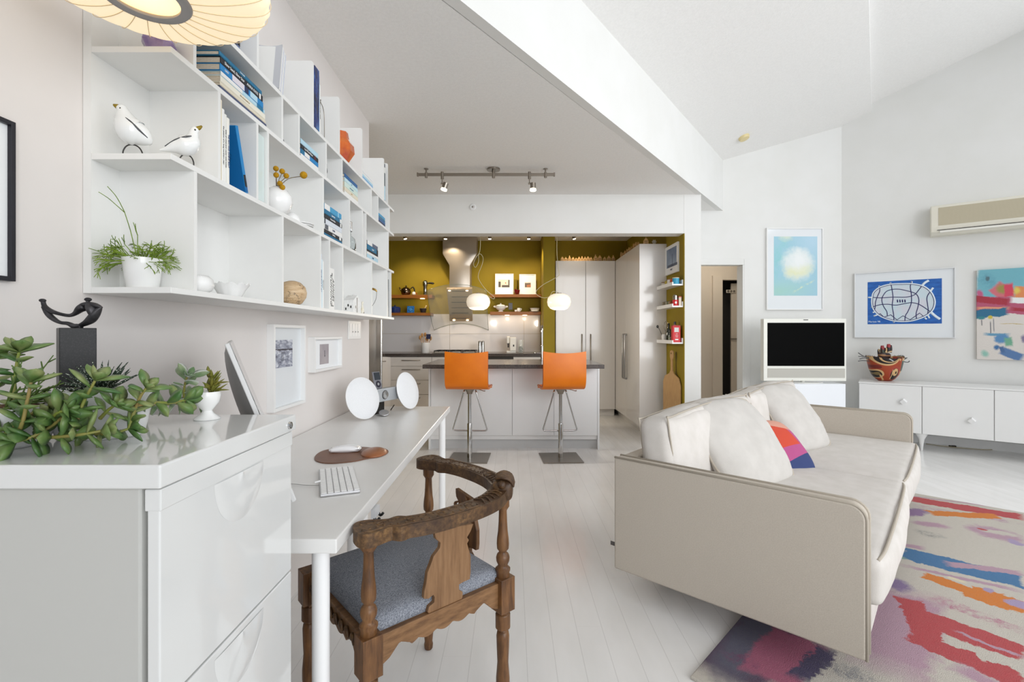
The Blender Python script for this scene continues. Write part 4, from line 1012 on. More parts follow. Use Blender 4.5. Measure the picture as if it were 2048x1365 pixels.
# small ceramics of the lowest row
rb = thing('ribbed_bowl', 'white ribbed dome bowl just right of the mistletoe cactus', 'bowl', (-0.862, 1.30, ZA))
MB().open_lathe([(0.0, 0.0), (0.028, 0.0), (0.042, 0.008), (0.048, 0.022), (0.044, 0.038), (0.034, 0.048), (0.032, 0.048), (0.041, 0.036), (0.045, 0.022), (0.0, 0.006)], seg=72, wav=lambda r, z, a, t_: (r * (1 + 0.02 * cos(a * 36)), z)).build('bowl', CERAM, rb, smooth=60)
ru = thing('ruffled_bowl', 'white bowl with a ruffled coral rim in the large empty cell', 'bowl', (-0.853, 1.455, ZA))
MB().open_lathe([(0.0, 0.0), (0.024, 0.0), (0.030, 0.004), (0.040, 0.024), (0.052, 0.042), (0.050, 0.044), (0.037, 0.025), (0.0, 0.007)], seg=72,
    wav=lambda r, z, a, t_: (r * (1 + 0.05 * sin(a * 11) * (t_ if t_ < 0.75 else 0)), z - 0.004 * t_ + (0.0028 * sin(a * 11) + 0.0016 * sin(a * 29)) * (1 if 0.45 < t_ < 0.8 else 0))).build('bowl', CERAM, ru, smooth=70)
wv = thing('wooden_vase', 'round pale spalted wood vase with dark crack lines on the lowest shelf', 'vase', (-0.845, 1.845, ZA))
SPW = mat('spalted_wood', rgb(206, 176, 138), 0.5); t, bs = nodes(SPW); co = t.coord()
f, _ = t.noise(t.mapping(co, (1, 1, 4)), 28, 5, 0.6); f2, _ = t.noise(co, 14, 5, 0.7)
c_ = t.ramp(f, [(0.3, rgb(178, 144, 104)), (0.7, rgb(216, 192, 158))])
ln = t.math('LESS_THAN', t.math('ABSOLUTE', t.math('SUBTRACT', f2, 0.56)), 0.006)
t.link(t.mix(ln, c_, rgb(44, 34, 28)), bs.inputs['Base Color'])
MB().open_lathe([(0.0, 0.0), (0.022, 0.0), (0.036, 0.008), (0.050, 0.030), (0.053, 0.048), (0.047, 0.070), (0.030, 0.087), (0.012, 0.093), (0.010, 0.091), (0.0, 0.06)], seg=40).build('vase', SPW, wv, smooth=70)
hs = thing('ceramic_house', 'white ceramic house with tiny dark windows on the lowest shelf', 'ornament', (-0.862, 2.455, ZA))
ROUGHW = noisy('rough_white_clay', rgb(226, 226, 224), rgb(240, 240, 238), 60, 0.7, 0.3, 200)
M = Matrix(((0, 0, 1, 0), (1, 0, 0, 0), (0, 1, 0, 0), (0, 0, 0, 1)))
MB().prism([(0, 0), (0.12, 0), (0.12, 0.062), (0.06, 0.092), (0, 0.062)], 0, 0.052, M).build('house', ROUGHW, hs, bevel=0.001)
for p in ((0.012, 0.018), (0.024, 0.036), (0.038, 0.028)): MB().box((p[0] - 0.003, -0.0008, p[1] - 0.006), (p[0] + 0.003, 0.001, p[1] + 0.006)).build('window', DKMET, hs)
MB().box((0.0515, 0.028, 0.022), (0.0528, 0.038, 0.036)).build('window', DKMET, hs)
MB().box((0.0515, 0.050, 0.0), (0.0528, 0.058, 0.078)).build('door_slot', DKMET, hs)
MB().sweep([(0.03, 0.03, 0.085), (0.03, 0.045, 0.094), (0.03, 0.06, 0.091), (0.03, 0.072, 0.096)], 0.002, 6, 3).build('ridge_bird', ROUGHW, hs, smooth=180)
fg = thing('clay_figurine', 'tiny pale clay figurine standing in front of the ceramic house', 'figurine', (-0.806, 2.585, ZA))
MB().sweep([(0, 0, 0), (0, 0, 0.012), (0, 0.002, 0.03), (0, 0, 0.045), (0, 0.001, 0.056)], [0.006, 0.010, 0.007, 0.004, 0.0055], 12, 4).ball((0, 0.002, 0.058), 0.0065, 12, 8).build('figure', noisy('cream_clay', rgb(216, 208, 186), rgb(232, 228, 216), 60, 0.6), fg, smooth=180)
MB().sweep([(0.0, 0.004, 0.012), (0.0, 0.018, 0.004), (0.0, 0.026, 0.010)], [0.006, 0.005, 0.002], 8, 4).build('base', DKMET, fg, smooth=180)
bo = thing('brass_bowl_ornament', 'small brass and wire balancing ornament near the kitchen end of the lowest shelf', 'ornament', (-0.86, 2.86, ZA))
MB().lathe([(0.014, 0.0), (0.014, 0.004), (0.003, 0.006), (0.003, 0.245), (0.008, 0.25), (0.0, 0.254)], seg=16).build('post', DKMET, bo, smooth=50)
BRASS = mat('brass', rgb(196, 160, 90), 0.3, metal=1.0)
MB().sweep([(-0.01, 0, 0.15), (0.02, 0, 0.158), (0.045, 0, 0.152), (0.055, 0, 0.14)], [0.005, 0.007, 0.006, 0.003], 8, 4).build('arm', BRASS, bo, smooth=180)
MB().sweep([(0.053, 0, 0.142), (0.05, 0, 0.10), (0.03, 0, 0.06), (0.004, 0, 0.035)], 0.0012, 6, 5).build('wire', DKMET, bo, smooth=180)
# vase with yellow flowers, bowl and plates
vs_ = thing('round_vase', 'glossy round white vase holding yellow ball flowers', 'vase', (-0.838, 1.712, ZB_))
MB().open_lathe([(0.0, 0.0), (0.020, 0.0), (0.040, 0.014), (0.052, 0.042), (0.050, 0.064), (0.036, 0.086), (0.017, 0.096), (0.013, 0.099), (0.011, 0.099), (0.011, 0.088), (0.0, 0.07)], seg=40).build('vase', CERAM, vs_, smooth=60)
YEL = noisy('yellow_flower', rgb(196, 150, 14), rgb(168, 120, 8), 400, 0.9, 0.8, 500, bdist=0.003)
STM = mat('dry_stem', rgb(110, 90, 50), 0.7)
for i, (bx, by) in enumerate(((690, 70), (740, 92), (692, 122), (773, 128), (722, 190), (742, 220), (912, 122))):
    D = 1.70 - 0.006 * (i % 3); p = P(380 + bx / 4.014, 320 + by / 4.014, D)
    f_ = thing('ball_flower', ['topmost yellow ball flower in the white vase', 'yellow ball flower just right of the topmost one in the vase', 'yellow ball flower directly under the topmost one in the vase', 'yellow ball flower right of centre, below the second highest in the vase', 'yellow ball flower second lowest, near the mouth of the vase', 'lowest yellow ball flower touching the rim of the white vase', 'yellow ball flower reaching far right on a long stem'][i], 'flower', tuple(p), 0, 'yellow ball flowers in the white vase')
    MB().ball((0, 0, 0), 0.0095 if i < 6 else 0.0125, 16, 10).build('flower_head', YEL, f_, smooth=180)
    b0 = Vector((-0.838 + 0.001 * i - 0.003, 1.712, ZB_ + 0.092)) - p
    MB().sweep([b0, b0 * 0.6 + Vector((0, 0, 0.006 + (0.01 if i == 6 else 0))), (0, 0, -0.004)], 0.0011, 5, 4).build('stem', STM, f_, smooth=180)
ub = thing('small_bowl', 'small white upturned bowl right of the round vase', 'bowl', (-0.842, 1.832, ZB_))
MB().lathe([(0.034, 0.0), (0.034, 0.006), (0.028, 0.024), (0.014, 0.034), (0.010, 0.038), (0.0, 0.038)], seg=32).build('bowl', CERAM, ub, smooth=60)
pl = thing('small_plates', 'low pair of white saucers between the small bowl and the books', 'saucer', (-0.850, 1.925, ZB_))
MB().lathe([(0.022, 0.0), (0.05, 0.006), (0.05, 0.008), (0.03, 0.009), (0.052, 0.014), (0.052, 0.016), (0.0, 0.012)], seg=32).build('saucer', CERAM, pl, smooth=50)
GL = mat('clear_glass', rgb(240, 244, 244), 0.03, trans=1.0, ior=1.45)
cf = thing('glass_carafe', 'clear glass carafe with a drinking glass over its neck', 'carafe', (-0.84, 2.462, ZB_))
MB().open_lathe([(0.0, 0.001), (0.034, 0.001), (0.038, 0.006), (0.038, 0.045), (0.034, 0.062), (0.016, 0.078), (0.013, 0.10), (0.013, 0.125), (0.012, 0.125), (0.012, 0.10), (0.015, 0.078), (0.032, 0.061), (0.036, 0.045), (0.036, 0.007), (0.0, 0.004)], seg=36).build('carafe', GL, cf, smooth=60)
MB().open_lathe([(0.0, 0.150), (0.018, 0.150), (0.020, 0.147), (0.021, 0.10), (0.0195, 0.10), (0.0185, 0.145), (0.0, 0.147)], seg=28).build('glass', GL, cf, smooth=60)
pv = thing('lavender_bowl', 'faceted lavender glass bowl on the shelf behind the paper lamp', 'bowl', (-0.862, 1.172, ZC))
MB().open_lathe([(0.0, 0.0), (0.022, 0.0), (0.036, 0.03), (0.030, 0.05), (0.028, 0.05), (0.033, 0.03), (0.0, 0.004)], seg=9).build('bowl', noisy('lavender_glaze', rgb(112, 92, 150), rgb(160, 140, 178), 30, 0.15, coat=0.5), pv)
pb = thing('dark_pebble', 'dark rounded pebble on the shelf between two dividers', 'stone', (-0.83, 1.70, ZC))
MB().ball((0, 0, 0.011), (0.02, 0.024, 0.011), 20, 10).build('pebble', noisy('slate_stone', rgb(70, 72, 74), rgb(120, 122, 122), 60, 0.6), pb, smooth=180)
sk = thing('small_speaker', 'small dark speaker with rounded top in a narrow cell', 'speaker', (-0.85, 2.115, ZC))
MB().rbox((0, 0, 0.045), (0.06, 0.05, 0.09), 0.015, (0, 0, 0), 8).build('speaker_body', mat('charcoal_plastic', rgb(60, 64, 70), 0.5), sk, smooth=180)
MB().lathe([(0.0, 0.0305), (0.017, 0.0305), (0.018, 0.0295)], seg=20, M=Matrix.Translation((0, 0, 0.045)) @ Matrix.Rotation(radians(90), 4, 'Y')).build('grille', BLACK, sk)
ov = thing('orange_vase', 'faceted orange glass vase on top of the shelf', 'vase', (-0.838, 2.36, ZD), 0.4)
OG = noisy('orange_glass', rgb(214, 108, 18), rgb(176, 62, 14), 14, 0.06, coat=0.8)
MB().open_lathe([(0.0, 0.0), (0.030, 0.0), (0.062, 0.052), (0.058, 0.088), (0.036, 0.118), (0.030, 0.150), (0.024, 0.152), (0.028, 0.118), (0.0, 0.04)], seg=7).build('vase', OG, ov, bevel=0.003)
# ================================================================ pictures and switch on the left wall
PH1 = mat('misty_shore_photo', rgb(150, 154, 166), 0.5); t, bs = nodes(PH1); co = t.coord()
f, _ = t.noise(t.mapping(co, (14, 34, 1)), 1.6, 6, 0.65, 0.6); sp = t.new('ShaderNodeSeparateXYZ'); t.link(co, sp.inputs[0])
band = t.math('LESS_THAN', t.math('ABSOLUTE', t.math('SUBTRACT', sp.outputs[1], t.math('ADD', t.math('MULTIPLY', f, 0.02), 0.008))), 0.003)
post_ = t.math('MULTIPLY', t.math('LESS_THAN', t.math('ABSOLUTE', t.math('SUBTRACT', t.math('ABSOLUTE', sp.outputs[0]), 0.006)), 0.002), t.math('LESS_THAN', t.math('ABSOLUTE', t.math('ADD', sp.outputs[1], 0.012)), 0.02))
c_ = t.ramp(f, [(0.3, rgb(48, 52, 72)), (0.5, rgb(150, 156, 172)), (0.68, rgb(226, 228, 234))])
t.link(t.mix(t.math('MAXIMUM', band, post_), c_, rgb(30, 34, 50)), bs.inputs['Base Color'])
PH2 = noisy('grey_sand_photo', rgb(150, 144, 152), rgb(172, 166, 170), 8, 0.5)
FRW = mat('white_frame', rgb(232, 232, 231), 0.4)
FRM_GLASSY = mat('mount_behind_glass', rgb(226, 230, 233), 0.08)
def picture(name, label, o, xd, yd, w, h, depth, fw, fm_, board, image=None, im=None, recess=0.006, cat='picture', fx=None):
    """o = centre on the wall; x right, y up as seen; z towards the viewer"""
    e = thing(name, label, cat); e.matrix_world = basis(o, xd, yd)
    k = MB(); a, b = w / 2, h / 2
    k.box((-a, -b, 0), (-a + fw, b, depth)).box((a - fw, -b, 0), (a, b, depth)).box((-a + fw, b - fw, 0), (a - fw, b, depth)).box((-a + fw, -b, 0), (a - fw, -b + fw, depth))
    k.build('frame', fm_, e, bevel=0.0008)
    MB().box((-a + fw, -b + fw, 0.001), (a - fw, b - fw, depth - recess)).build('mount', board, e)
    if image:
        x0, y0, x1, y1 = image
        MB().cbox((0, 0, 0), (x1 - x0, y1 - y0, 0.001)).build('print', im, e, loc=((x0 + x1) / 2, (y0 + y1) / 2, depth - recess + 0.0005))
    return e
ex, ez = (0, 1, 0), (0, 0, 1)
def LW(y, z): return (-1.01, y, z)
picture('framed_photo', 'white box frame with a small misty shore photo, left one above the desk', LW((1.975 + 2.281) / 2, (1.249 + 0.884) / 2), ex, ez, 0.306, 0.365, 0.031, 0.013, FRW, FRM_GLASSY,
        (1.995 - 2.128, 1.063 - 1.0665, 2.182 - 2.128, 1.183 - 1.0665), PH1, recess=0.02)
pf2 = picture('framed_photo', 'smaller landscape white frame with a grey photo, right one above the desk', LW((2.376 + 2.761) / 2, 1.105), ex, ez, 0.385, 0.176, 0.035, 0.012, FRW, MATB,
        (-0.085, -0.055, 0.035, 0.05), PH2, recess=0.02)
MB().cbox((-0.022, 0.0, 0.0165), (0.004, 0.035, 0.0006)).cbox((-0.020, -0.012, 0.0165), (0.012, 0.004, 0.0006)).build('figure_mark', col(70, 68, 80), pf2)
BLKF = mat('black_frame', rgb(28, 26, 34), 0.3)
picture('framed_photo', 'thin black frame cut off by the left edge of the photo', LW(0.716, 1.475), ex, ez, 0.50, 0.320, 0.012, 0.009, BLKF, MATB, recess=0.008)
swp = thing('light_switch_panel', 'white switch panel with rows of small buttons below the shelf end', 'switch', LW(3.07, 1.234))
swp.matrix_world = basis(LW(3.07, 1.234), ex, ez)
MB().box((-0.12, -0.058, 0), (0.12, 0.058, 0.006)).build('plate', FRW, swp, bevel=0.002)
for i in range(4): MB().box((-0.10 + i * 0.052, -0.04, 0.006), (-0.06 + i * 0.052, 0.04, 0.0075)).build('rocker', WHITE, swp, bevel=0.001)
for i in range(3): MB().cbox((-0.054 + i * 0.052, -0.012, 0.0105), (0.006, 0.006, 0.002)).build('indicator', DKMET, swp)
# ================================================================ things on the filing cabinet
CT = CZ + 0.0004
blk = thing('bronze_sculpture', 'dark bronze sculpture of two joined reclining figures on a black granite block', 'sculpture', (-0.821, 0.905, CT), radians(48))
GRAN = noisy('black_granite', rgb(10, 10, 11), rgb(44, 42, 46), 500, 0.4, detail=2, lo=0.5, hi=0.85)
MB().box((-0.026, -0.025, 0), (0.026, 0.025, 0.190)).build('plinth', GRAN, blk, bevel=0.001)
BRZ = noisy('dark_bronze', rgb(38, 38, 42), rgb(84, 82, 84), 40, 0.45, 0.3, 120, metal=0.6)
k = MB(); k.X = Matrix.Rotation(radians(-48), 4, 'Z'); zt = 0.190
def SC_(px, py): # outline of the sculpture in its own vertical plane, metres from block centre
    return (px - 153) * 0.905 / F * 1.0, 0, (651 - py) * 0.905 / F + zt
def pth(l): return [SC_(*q) for q in l]
k.sweep(pth([(86, 597), (88, 605), (93, 612), (104, 618), (120, 623), (138, 626), (150, 622), (160, 613), (170, 608)]), [0.004, 0.0045, 0.0055, 0.005, 0.004, 0.004, 0.005, 0.0085, 0.010], 12, 4, 0.8)
k.sweep(pth([(88, 608), (96, 622), (106, 632), (120, 640), (136, 642), (150, 648), (163, 646)]), [0.005, 0.006, 0.0055, 0.004, 0.0045, 0.006, 0.005], 12, 4, 0.8)
k.sweep(pth([(160, 646), (172, 641), (182, 634), (190, 624), (197, 615), (203, 610)]), [0.005, 0.0075, 0.010, 0.0095, 0.0065, 0.002], 14, 4, 0.7)
k.sweep(pth([(150, 624), (164, 608), (176, 604), (192, 606), (204, 610)]), [0.003, 0.007, 0.0075, 0.0065, 0.002], 14, 4, 0.7)
k.sweep(pth([(188, 628), (186, 616), (180, 606), (176, 600), (176, 595)]), [0.008, 0.012, 0.010, 0.004, 0.0045], 12, 4, 0.7)
x, y, z = SC_(176, 594); k.ball((x, y, z), (0.0062, 0.0055, 0.0038), 14, 8)
x, y, z = SC_(85, 596); k.ball((x, y, z), (0.0058, 0.0052, 0.0036), 14, 8)
k.sweep(pth([(147, 650), (153, 648), (163, 650)]), [0.004, 0.0055, 0.004], 10, 3)
k.build('figures', BRZ, blk, smooth=180)
# oval white planter with soil and spiky haworthia
PW = mat('matt_white_planter', rgb(226, 226, 226), 0.4)
SOIL = noisy('bark_soil', rgb(70, 46, 30), rgb(150, 112, 82), 160, 0.95, 0.9, 160, bdist=0.005)
plr = thing('oval_planter', 'oval white planter with bark soil and a dark spiky haworthia', 'planter', (-0.715, 0.835, CT), radians(14))
MB().open_lathe([(0.0, 0.0), (0.052, 0.0), (0.058, 0.005), (0.072, 0.078), (0.072, 0.083), (0.068, 0.083), (0.064, 0.070), (0.0, 0.070)], seg=44, M=Matrix.Diagonal((1.12, 0.62, 1, 1))).build('planter', PW, plr, smooth=50)
MB().lathe([(0.066, 0.072), (0.04, 0.079), (0.0, 0.081)], seg=30, M=Matrix.Diagonal((1.1, 0.6, 1, 1))).build('soil', SOIL, plr, smooth=180)
HAW = mat('haworthia_green', rgb(34, 48, 34), 0.5); t, bs = nodes(HAW); v_ = t.new('ShaderNodeTexVoronoi'); v_.inputs['Scale'].default_value = 330; t.link(t.coord(), v_.inputs['Vector'])
t.link(t.mix(t.math('LESS_THAN', v_.outputs['Distance'], 0.30), rgb(34, 50, 36), rgb(206, 214, 200)), bs.inputs['Base Color'])
hw = thing('haworthia', 'dark spiky haworthia with white dotted leaves growing in the oval planter', 'plant', (-0.715, 0.835, CT + 0.078))
k = MB(); R = random.Random(3)
for i in range(58):
    a = R.uniform(0, 2 * pi); e = R.uniform(0.15, 1.25); d = Vector((cos(a) * cos(e), sin(a) * cos(e) * 0.8, sin(e)))
    k.leaf((cos(a) * 0.006, sin(a) * 0.006, 0), d, (0, 0, 1), R.uniform(0.035, 0.062), 0.0058, 0.0035, 0.1, 0.5, 5, R.uniform(-0.1, 0.15))
k.build('leaves', HAW, hw, smooth=180)
# round white pot further left and its jade plant
p2 = thing('round_planter', 'round white planter half hidden by succulents at the left edge', 'planter', (-0.815, 0.77, CT))
MB().open_lathe([(0.0, 0.0), (0.050, 0.0), (0.055, 0.005), (0.068, 0.060), (0.068, 0.066), (0.064, 0.066), (0.060, 0.055), (0.0, 0.055)], seg=40).build('planter', PW, p2, smooth=50)
MB().lathe([(0.062, 0.056), (0.04, 0.062), (0.0, 0.064)], seg=30).build('soil', SOIL, p2, smooth=180)
LEAF = mat('succulent_leaf', rgb(84, 116, 62), 0.45); t, bs = nodes(LEAF); f, _ = t.noise(t.coord(), 22, 3)
t.link(t.ramp(f, [(0.35, rgb(66, 104, 52)), (0.5, rgb(98, 126, 66)), (0.68, rgb(142, 150, 96))]), bs.inputs['Base Color']); bs.inputs['Coat Weight'].default_value = 0.15
STEMG = noisy('succulent_stem', rgb(126, 142, 60), rgb(150, 130, 78), 20, 0.5)
def succulent(name, label, stems, seed, lm, Ls=(0.028, 0.040), Wf=0.42, step=0.017, th=0.0045, stemr=0.003, tipn=3):
    e = thing(name, label, 'plant'); R = random.Random(seed); kl = MB(); ks = MB()
    for st in stems:
        pts = catmull([Vector(q) for q in st], 8); L = 0; acc = 0.0; nxt = step * 0.6; side = R.uniform(0, pi)
        ks.sweep(pts, [stemr * (1 - 0.35 * i / len(pts)) for i in range(len(pts))], 7, 1)
        for i in range(1, len(pts)):
            d = pts[i] - pts[i - 1]; acc += d.length
            if acc >= nxt:
                nxt += step * R.uniform(0.85, 1.2); tg = d.normalized(); side += pi / 2 + R.uniform(-.3, .3)
                o1 = tg.orthogonal().normalized(); o1 = Matrix.Rotation(side, 3, tg) @ o1
                fz = 0.75 + 0.25 * (i / len(pts))
                for s_ in (1, -1):
                    dd = (o1 * s_ + tg * R.uniform(0.25, 0.6) + Vector((0, 0, R.uniform(-0.1, 0.25)))).normalized()
                    Lf_ = R.uniform(*Ls) * fz
                    tip = pts[i] + dd * Lf_
                    if tip.z < CT + 0.004: dd = (tip + Vector((0, 0, CT + 0.005 - tip.z)) - pts[i]).normalized()
                    kl.leaf(pts[i], dd, tg, Lf_, Lf_ * Wf * R.uniform(0.9, 1.15), th, 0.12, 1.25, 7, R.uniform(0, 0.25))
        tg = (pts[-1] - pts[-3]).normalized()
        for j in range(tipn * 2):
            a = j * 2.4; o1 = Matrix.Rotation(a, 3, tg) @ tg.orthogonal().normalized(); dd = (o1 * (0.8 - 0.09 * j) + tg * (0.5 + 0.15 * j)).normalized()
            Lf_ = R.uniform(*Ls) * (0.95 - 0.09 * j)
            kl.leaf(pts[-1], dd, tg, Lf_, Lf_ * Wf * 1.15, th, 0.12, 1.25, 7, 0.1)
    ks.build('stems', STEMG, e, smooth=180); kl.build('leaves', lm, e, smooth=180); return e
z0 = CT + 0.006
def Q(px, py, D):
    p = P(px, py, D); p.z = max(p.z, z0); return tuple(p)
succulent('trailing_succulent', 'trailing green succulent sprawling across the front of the cabinet top at the left', [
    [Q(140, 800, 0.80), Q(60, 830, 0.74), Q(10, 868, 0.71), Q(-60, 880, 0.70)],
    [Q(30, 880, 0.71), Q(45, 845, 0.71), Q(55, 800, 0.71), Q(62, 765, 0.71)],
    [Q(150, 810, 0.80), Q(120, 840, 0.74), Q(70, 872, 0.71), Q(30, 885, 0.70)],
    [Q(20, 850, 0.76), Q(25, 800, 0.76), Q(30, 750, 0.77), Q(38, 705, 0.77)],
    [Q(120, 868, 0.74), Q(150, 850, 0.74), Q(165, 810, 0.745), Q(190, 762, 0.75)],
    [Q(-20, 800, 0.78), Q(-15, 760, 0.78), Q(-5, 715, 0.78)],
    [Q(60, 875, 0.715), Q(110, 875, 0.715), Q(160, 870, 0.72), Q(205, 862, 0.735)],
    [Q(90, 860, 0.74), Q(110, 830, 0.73), Q(130, 822, 0.73)]], 21, LEAF, (0.032, 0.046), 0.60, th=0.006)
succulent('trailing_succulent', 'trailing succulent reaching right from the oval planter towards the egg cup', [
    [Q(150, 850, 0.78), Q(190, 868, 0.775), Q(230, 866, 0.78), Q(258, 858, 0.79)],
    [Q(258, 858, 0.79), Q(268, 825, 0.80), Q(280, 795, 0.80), Q(292, 777, 0.80)],
    [Q(200, 838, 0.78), Q(215, 822, 0.78), Q(228, 812, 0.78)],
    [Q(270, 812, 0.80), Q(310, 806, 0.83), Q(345, 806, 0.86), Q(372, 800, 0.89)]], 5, LEAF, (0.030, 0.042), 0.58, 0.018, 0.006)
TW_ = noisy('twiggy_green', rgb(70, 96, 40), rgb(96, 120, 56), 30, 0.6)
tp = thing('twiggy_plant', 'fine twiggy green plant growing from the round planter', 'plant', (-0.815, 0.77, CT + 0.06))
k = MB(); R = random.Random(9)
for i in range(40):
    a = R.uniform(0, 2 * pi); e = R.uniform(0.1, 1.1); L = R.uniform(0.05, 0.11); p = Vector((cos(a) * 0.02, sin(a) * 0.02, 0)); d = Vector((cos(a) * cos(e), sin(a) * cos(e) * 0.6, sin(e)))
    pts = [p, p + d * L * 0.5, p + d * L + Vector((0, 0, -0.012))]; k.sweep(pts, [0.0014, 0.0012, 0.0008], 5, 3)
    for j in range(3):
        q = pts[1].lerp(pts[2], j / 3); dd = (d + Vector((R.uniform(-.9, .9), R.uniform(-.9, .9), R.uniform(-.5, .6)))).normalized(); k.sweep([q, q + dd * 0.014], [0.0013, 0.001], 5, 1)
k.build('stems', TW_, tp, smooth=180)
# egg cup with felty kalanchoe
ec = thing('egg_cup_planter', 'white egg cup planter standing alone on the cabinet top', 'planter', (-0.640, 1.008, CT))
MB().open_lathe([(0.0, 0.0), (0.024, 0.0), (0.025, 0.002), (0.012, 0.012), (0.009, 0.018), (0.014, 0.024), (0.023, 0.036), (0.0255, 0.050), (0.0245, 0.058), (0.0235, 0.058), (0.024, 0.048), (0.0, 0.03)], seg=40).build('cup', CERAM, ec, smooth=60)
FELT = mat('felty_leaf', rgb(110, 130, 96), 0.8); t, bs = nodes(FELT); f, _ = t.noise(t.coord(), 50, 3); lw = t.new('ShaderNodeNewGeometry')
t.link(t.ramp(f, [(0.35, rgb(84, 112, 72)), (0.65, rgb(132, 146, 112))]), bs.inputs['Base Color'])
bs.inputs['Sheen Weight'].default_value = 0.7; bs.inputs['Sheen Roughness'].default_value = 0.4
zc = CT + 0.056
succulent('felty_kalanchoe', 'felty grey green kalanchoe with pale leaf edges growing from the egg cup', [
    [(-0.645, 1.008, zc - 0.01), (-0.665, 1.0, zc - 0.022), (-0.672, 0.985, zc - 0.012), (-0.665, 0.975, zc + 0.018), (-0.655, 0.968, zc + 0.036)],
    [(-0.665, 0.99, zc - 0.018), (-0.70, 0.97, zc - 0.020), (-0.74, 0.955, zc - 0.024)]], 4, FELT, (0.030, 0.042), 0.55, 0.014, 0.004, 0.0028)
OLV = noisy('olive_leaf', rgb(128, 122, 50), rgb(104, 110, 40), 60, 0.5)
kp = thing('olive_succulent', 'olive brown star shaped succulent behind the felty kalanchoe in the egg cup', 'plant', (-0.636, 1.012, zc - 0.006))
k = MB(); R = random.Random(8)
for i in range(34):
    a = R.uniform(-1.6, 2.2); e = R.uniform(0.0, 1.4); d = Vector((cos(a) * cos(e), sin(a) * cos(e) * 0.6, sin(e))); b0 = Vector((cos(a) * 0.006, 0, R.uniform(0, 0.035)))
    k.leaf(b0, d, (0, 0, 1), R.uniform(0.02, 0.036), 0.009, 0.003, 0.15, 0.8, 6, 0.1)
k.sweep([(0, 0, -0.01), (0, 0, 0.035)], 0.003, 6, 1)
k.build('leaves', OLV, kp, smooth=180)
# ================================================================ things on the desk
DKT = DT + 0.0003
imac = thing('desktop_computer', 'slim all-in-one desktop computer seen from its edge behind the cabinet', 'computer')
wd = Vector((-0.4945, 0.869, 0)).normalized(); tl = radians(20)
nrm = Vector((wd.y, -wd.x, 0)); upv = Vector((0, 0, cos(tl))) - nrm * sin(tl); fn_ = wd.cross(upv).normalized()
c0 = Vector((-0.705, 1.33, DKT + 0.265)); Mx = basis(c0, wd, upv)     # local x along the width, y up, z towards the user
ALU = mat('anodised_aluminium', rgb(188, 188, 190), 0.35, metal=0.9); GRYP = mat('grey_screen_back', rgb(150, 150, 150), 0.45, metal=0.4)
SCRN = mat('dark_screen_glass', rgb(12, 12, 14), 0.06)
imac.matrix_world = Mx
MB().box((-0.264, -0.20, -0.005), (0.264, 0.20, 0.005)).build('casing', mat('silver_edge', rgb(206, 206, 206), 0.4), imac, bevel=0.002)
MB().box((-0.262, -0.125, 0.005), (0.262, 0.198, 0.0062)).build('screen', SCRN, imac)
MB().box((-0.262, -0.198, 0.005), (0.262, -0.126, 0.0062)).build('chin', mat('silver_chin', rgb(210, 210, 210), 0.35), imac)
k = MB(); k.grid(lambda u, v: Vector(((2 * u - 1) * 0.26, (2 * v - 1) * 0.197, -0.005 - 0.036 * (max(0, (1 - (2 * u - 1) ** 2) * (1 - (2 * v - 1) ** 2))) ** 0.6)), 20, 20)
k.build('back_shell', GRYP, imac, smooth=180)
mi = Mx.inverted(); 
fo = Vector((c0.x, c0.y, DKT)) + nrm * -0.06
def LI(p): return tuple(mi @ Vector(p))
k = MB(); q0 = fo + nrm * 0.03; q1 = fo - nrm * 0.09
for (a, b2, t0, t1) in ((q0, q1, 0.0015, 0.0015),):
    vs = []
    for p, dz_ in ((q0, 0.0), (q1, 0.0), (c0 - upv * 0.02 - fn_ * 0.036, 0.0)):
        for s_ in (-0.085, 0.085):
            vs.append(LI(p + wd * s_ + Vector((0, 0, 0.002 + dz_))))
    k.add(vs, [(0, 1, 3, 2), (2, 3, 5, 4)])
k.build('stand', ALU, imac, solid=0.004)
# leather mouse mat
mp = thing('mouse_mat', 'brown leather mouse mat with a padded wrist rest on the desk', 'mouse mat', (-0.632, 1.885, DKT), radians(10))
LEA = noisy('brown_leather', rgb(104, 66, 46), rgb(124, 82, 58), 12, 0.4, 0.35, 400)
out = catmull([(-0.132, 0.0, 0), (-0.118, 0.075, 0), (-0.06, 0.118, 0), (0.02, 0.115, 0), (0.075, 0.09, 0), (0.12, 0.072, 0), (0.142, 0.01, 0), (0.12, -0.055, 0), (0.075, -0.082, 0), (0.02, -0.118, 0), (-0.06, -0.128, 0), (-0.115, -0.08, 0)], 5, True)
MB().prism([(p.x, p.y) for p in out], 0, 0.0035).build('mat', LEA, mp, bevel=0.001)
LEA2 = noisy('tan_leather', rgb(134, 80, 46), rgb(150, 92, 54), 12, 0.28, 0.3, 400)
k = MB(); k.grid(lambda u, v: Vector((0.095 + (0.045 - 0.020 * (2 * v - 1) ** 2) * cos(u * 2 * pi) * sin(v * pi) ** 0.5 * 1.0 - 0.0, -0.006 + 0.078 * -cos(v * pi), 0.0035 + 0.017 * max(0, sin(v * pi)) * max(0, cos(u * 2 * pi - pi / 2) * 0.5 + 0.5))), 20, 16)
k = MB().ball((0.088, -0.004, 0.0035), (0.050, 0.074, 0.017), 28, 14); k.v = [(a, b, max(c, 0.002)) for a, b, c in k.v]
k.build('wrist_rest', LEA2, mp, smooth=180)
ms = thing('computer_mouse', 'low white computer mouse on the leather mat', 'mouse', (-0.668, 1.925, DKT + 0.004), radians(10))
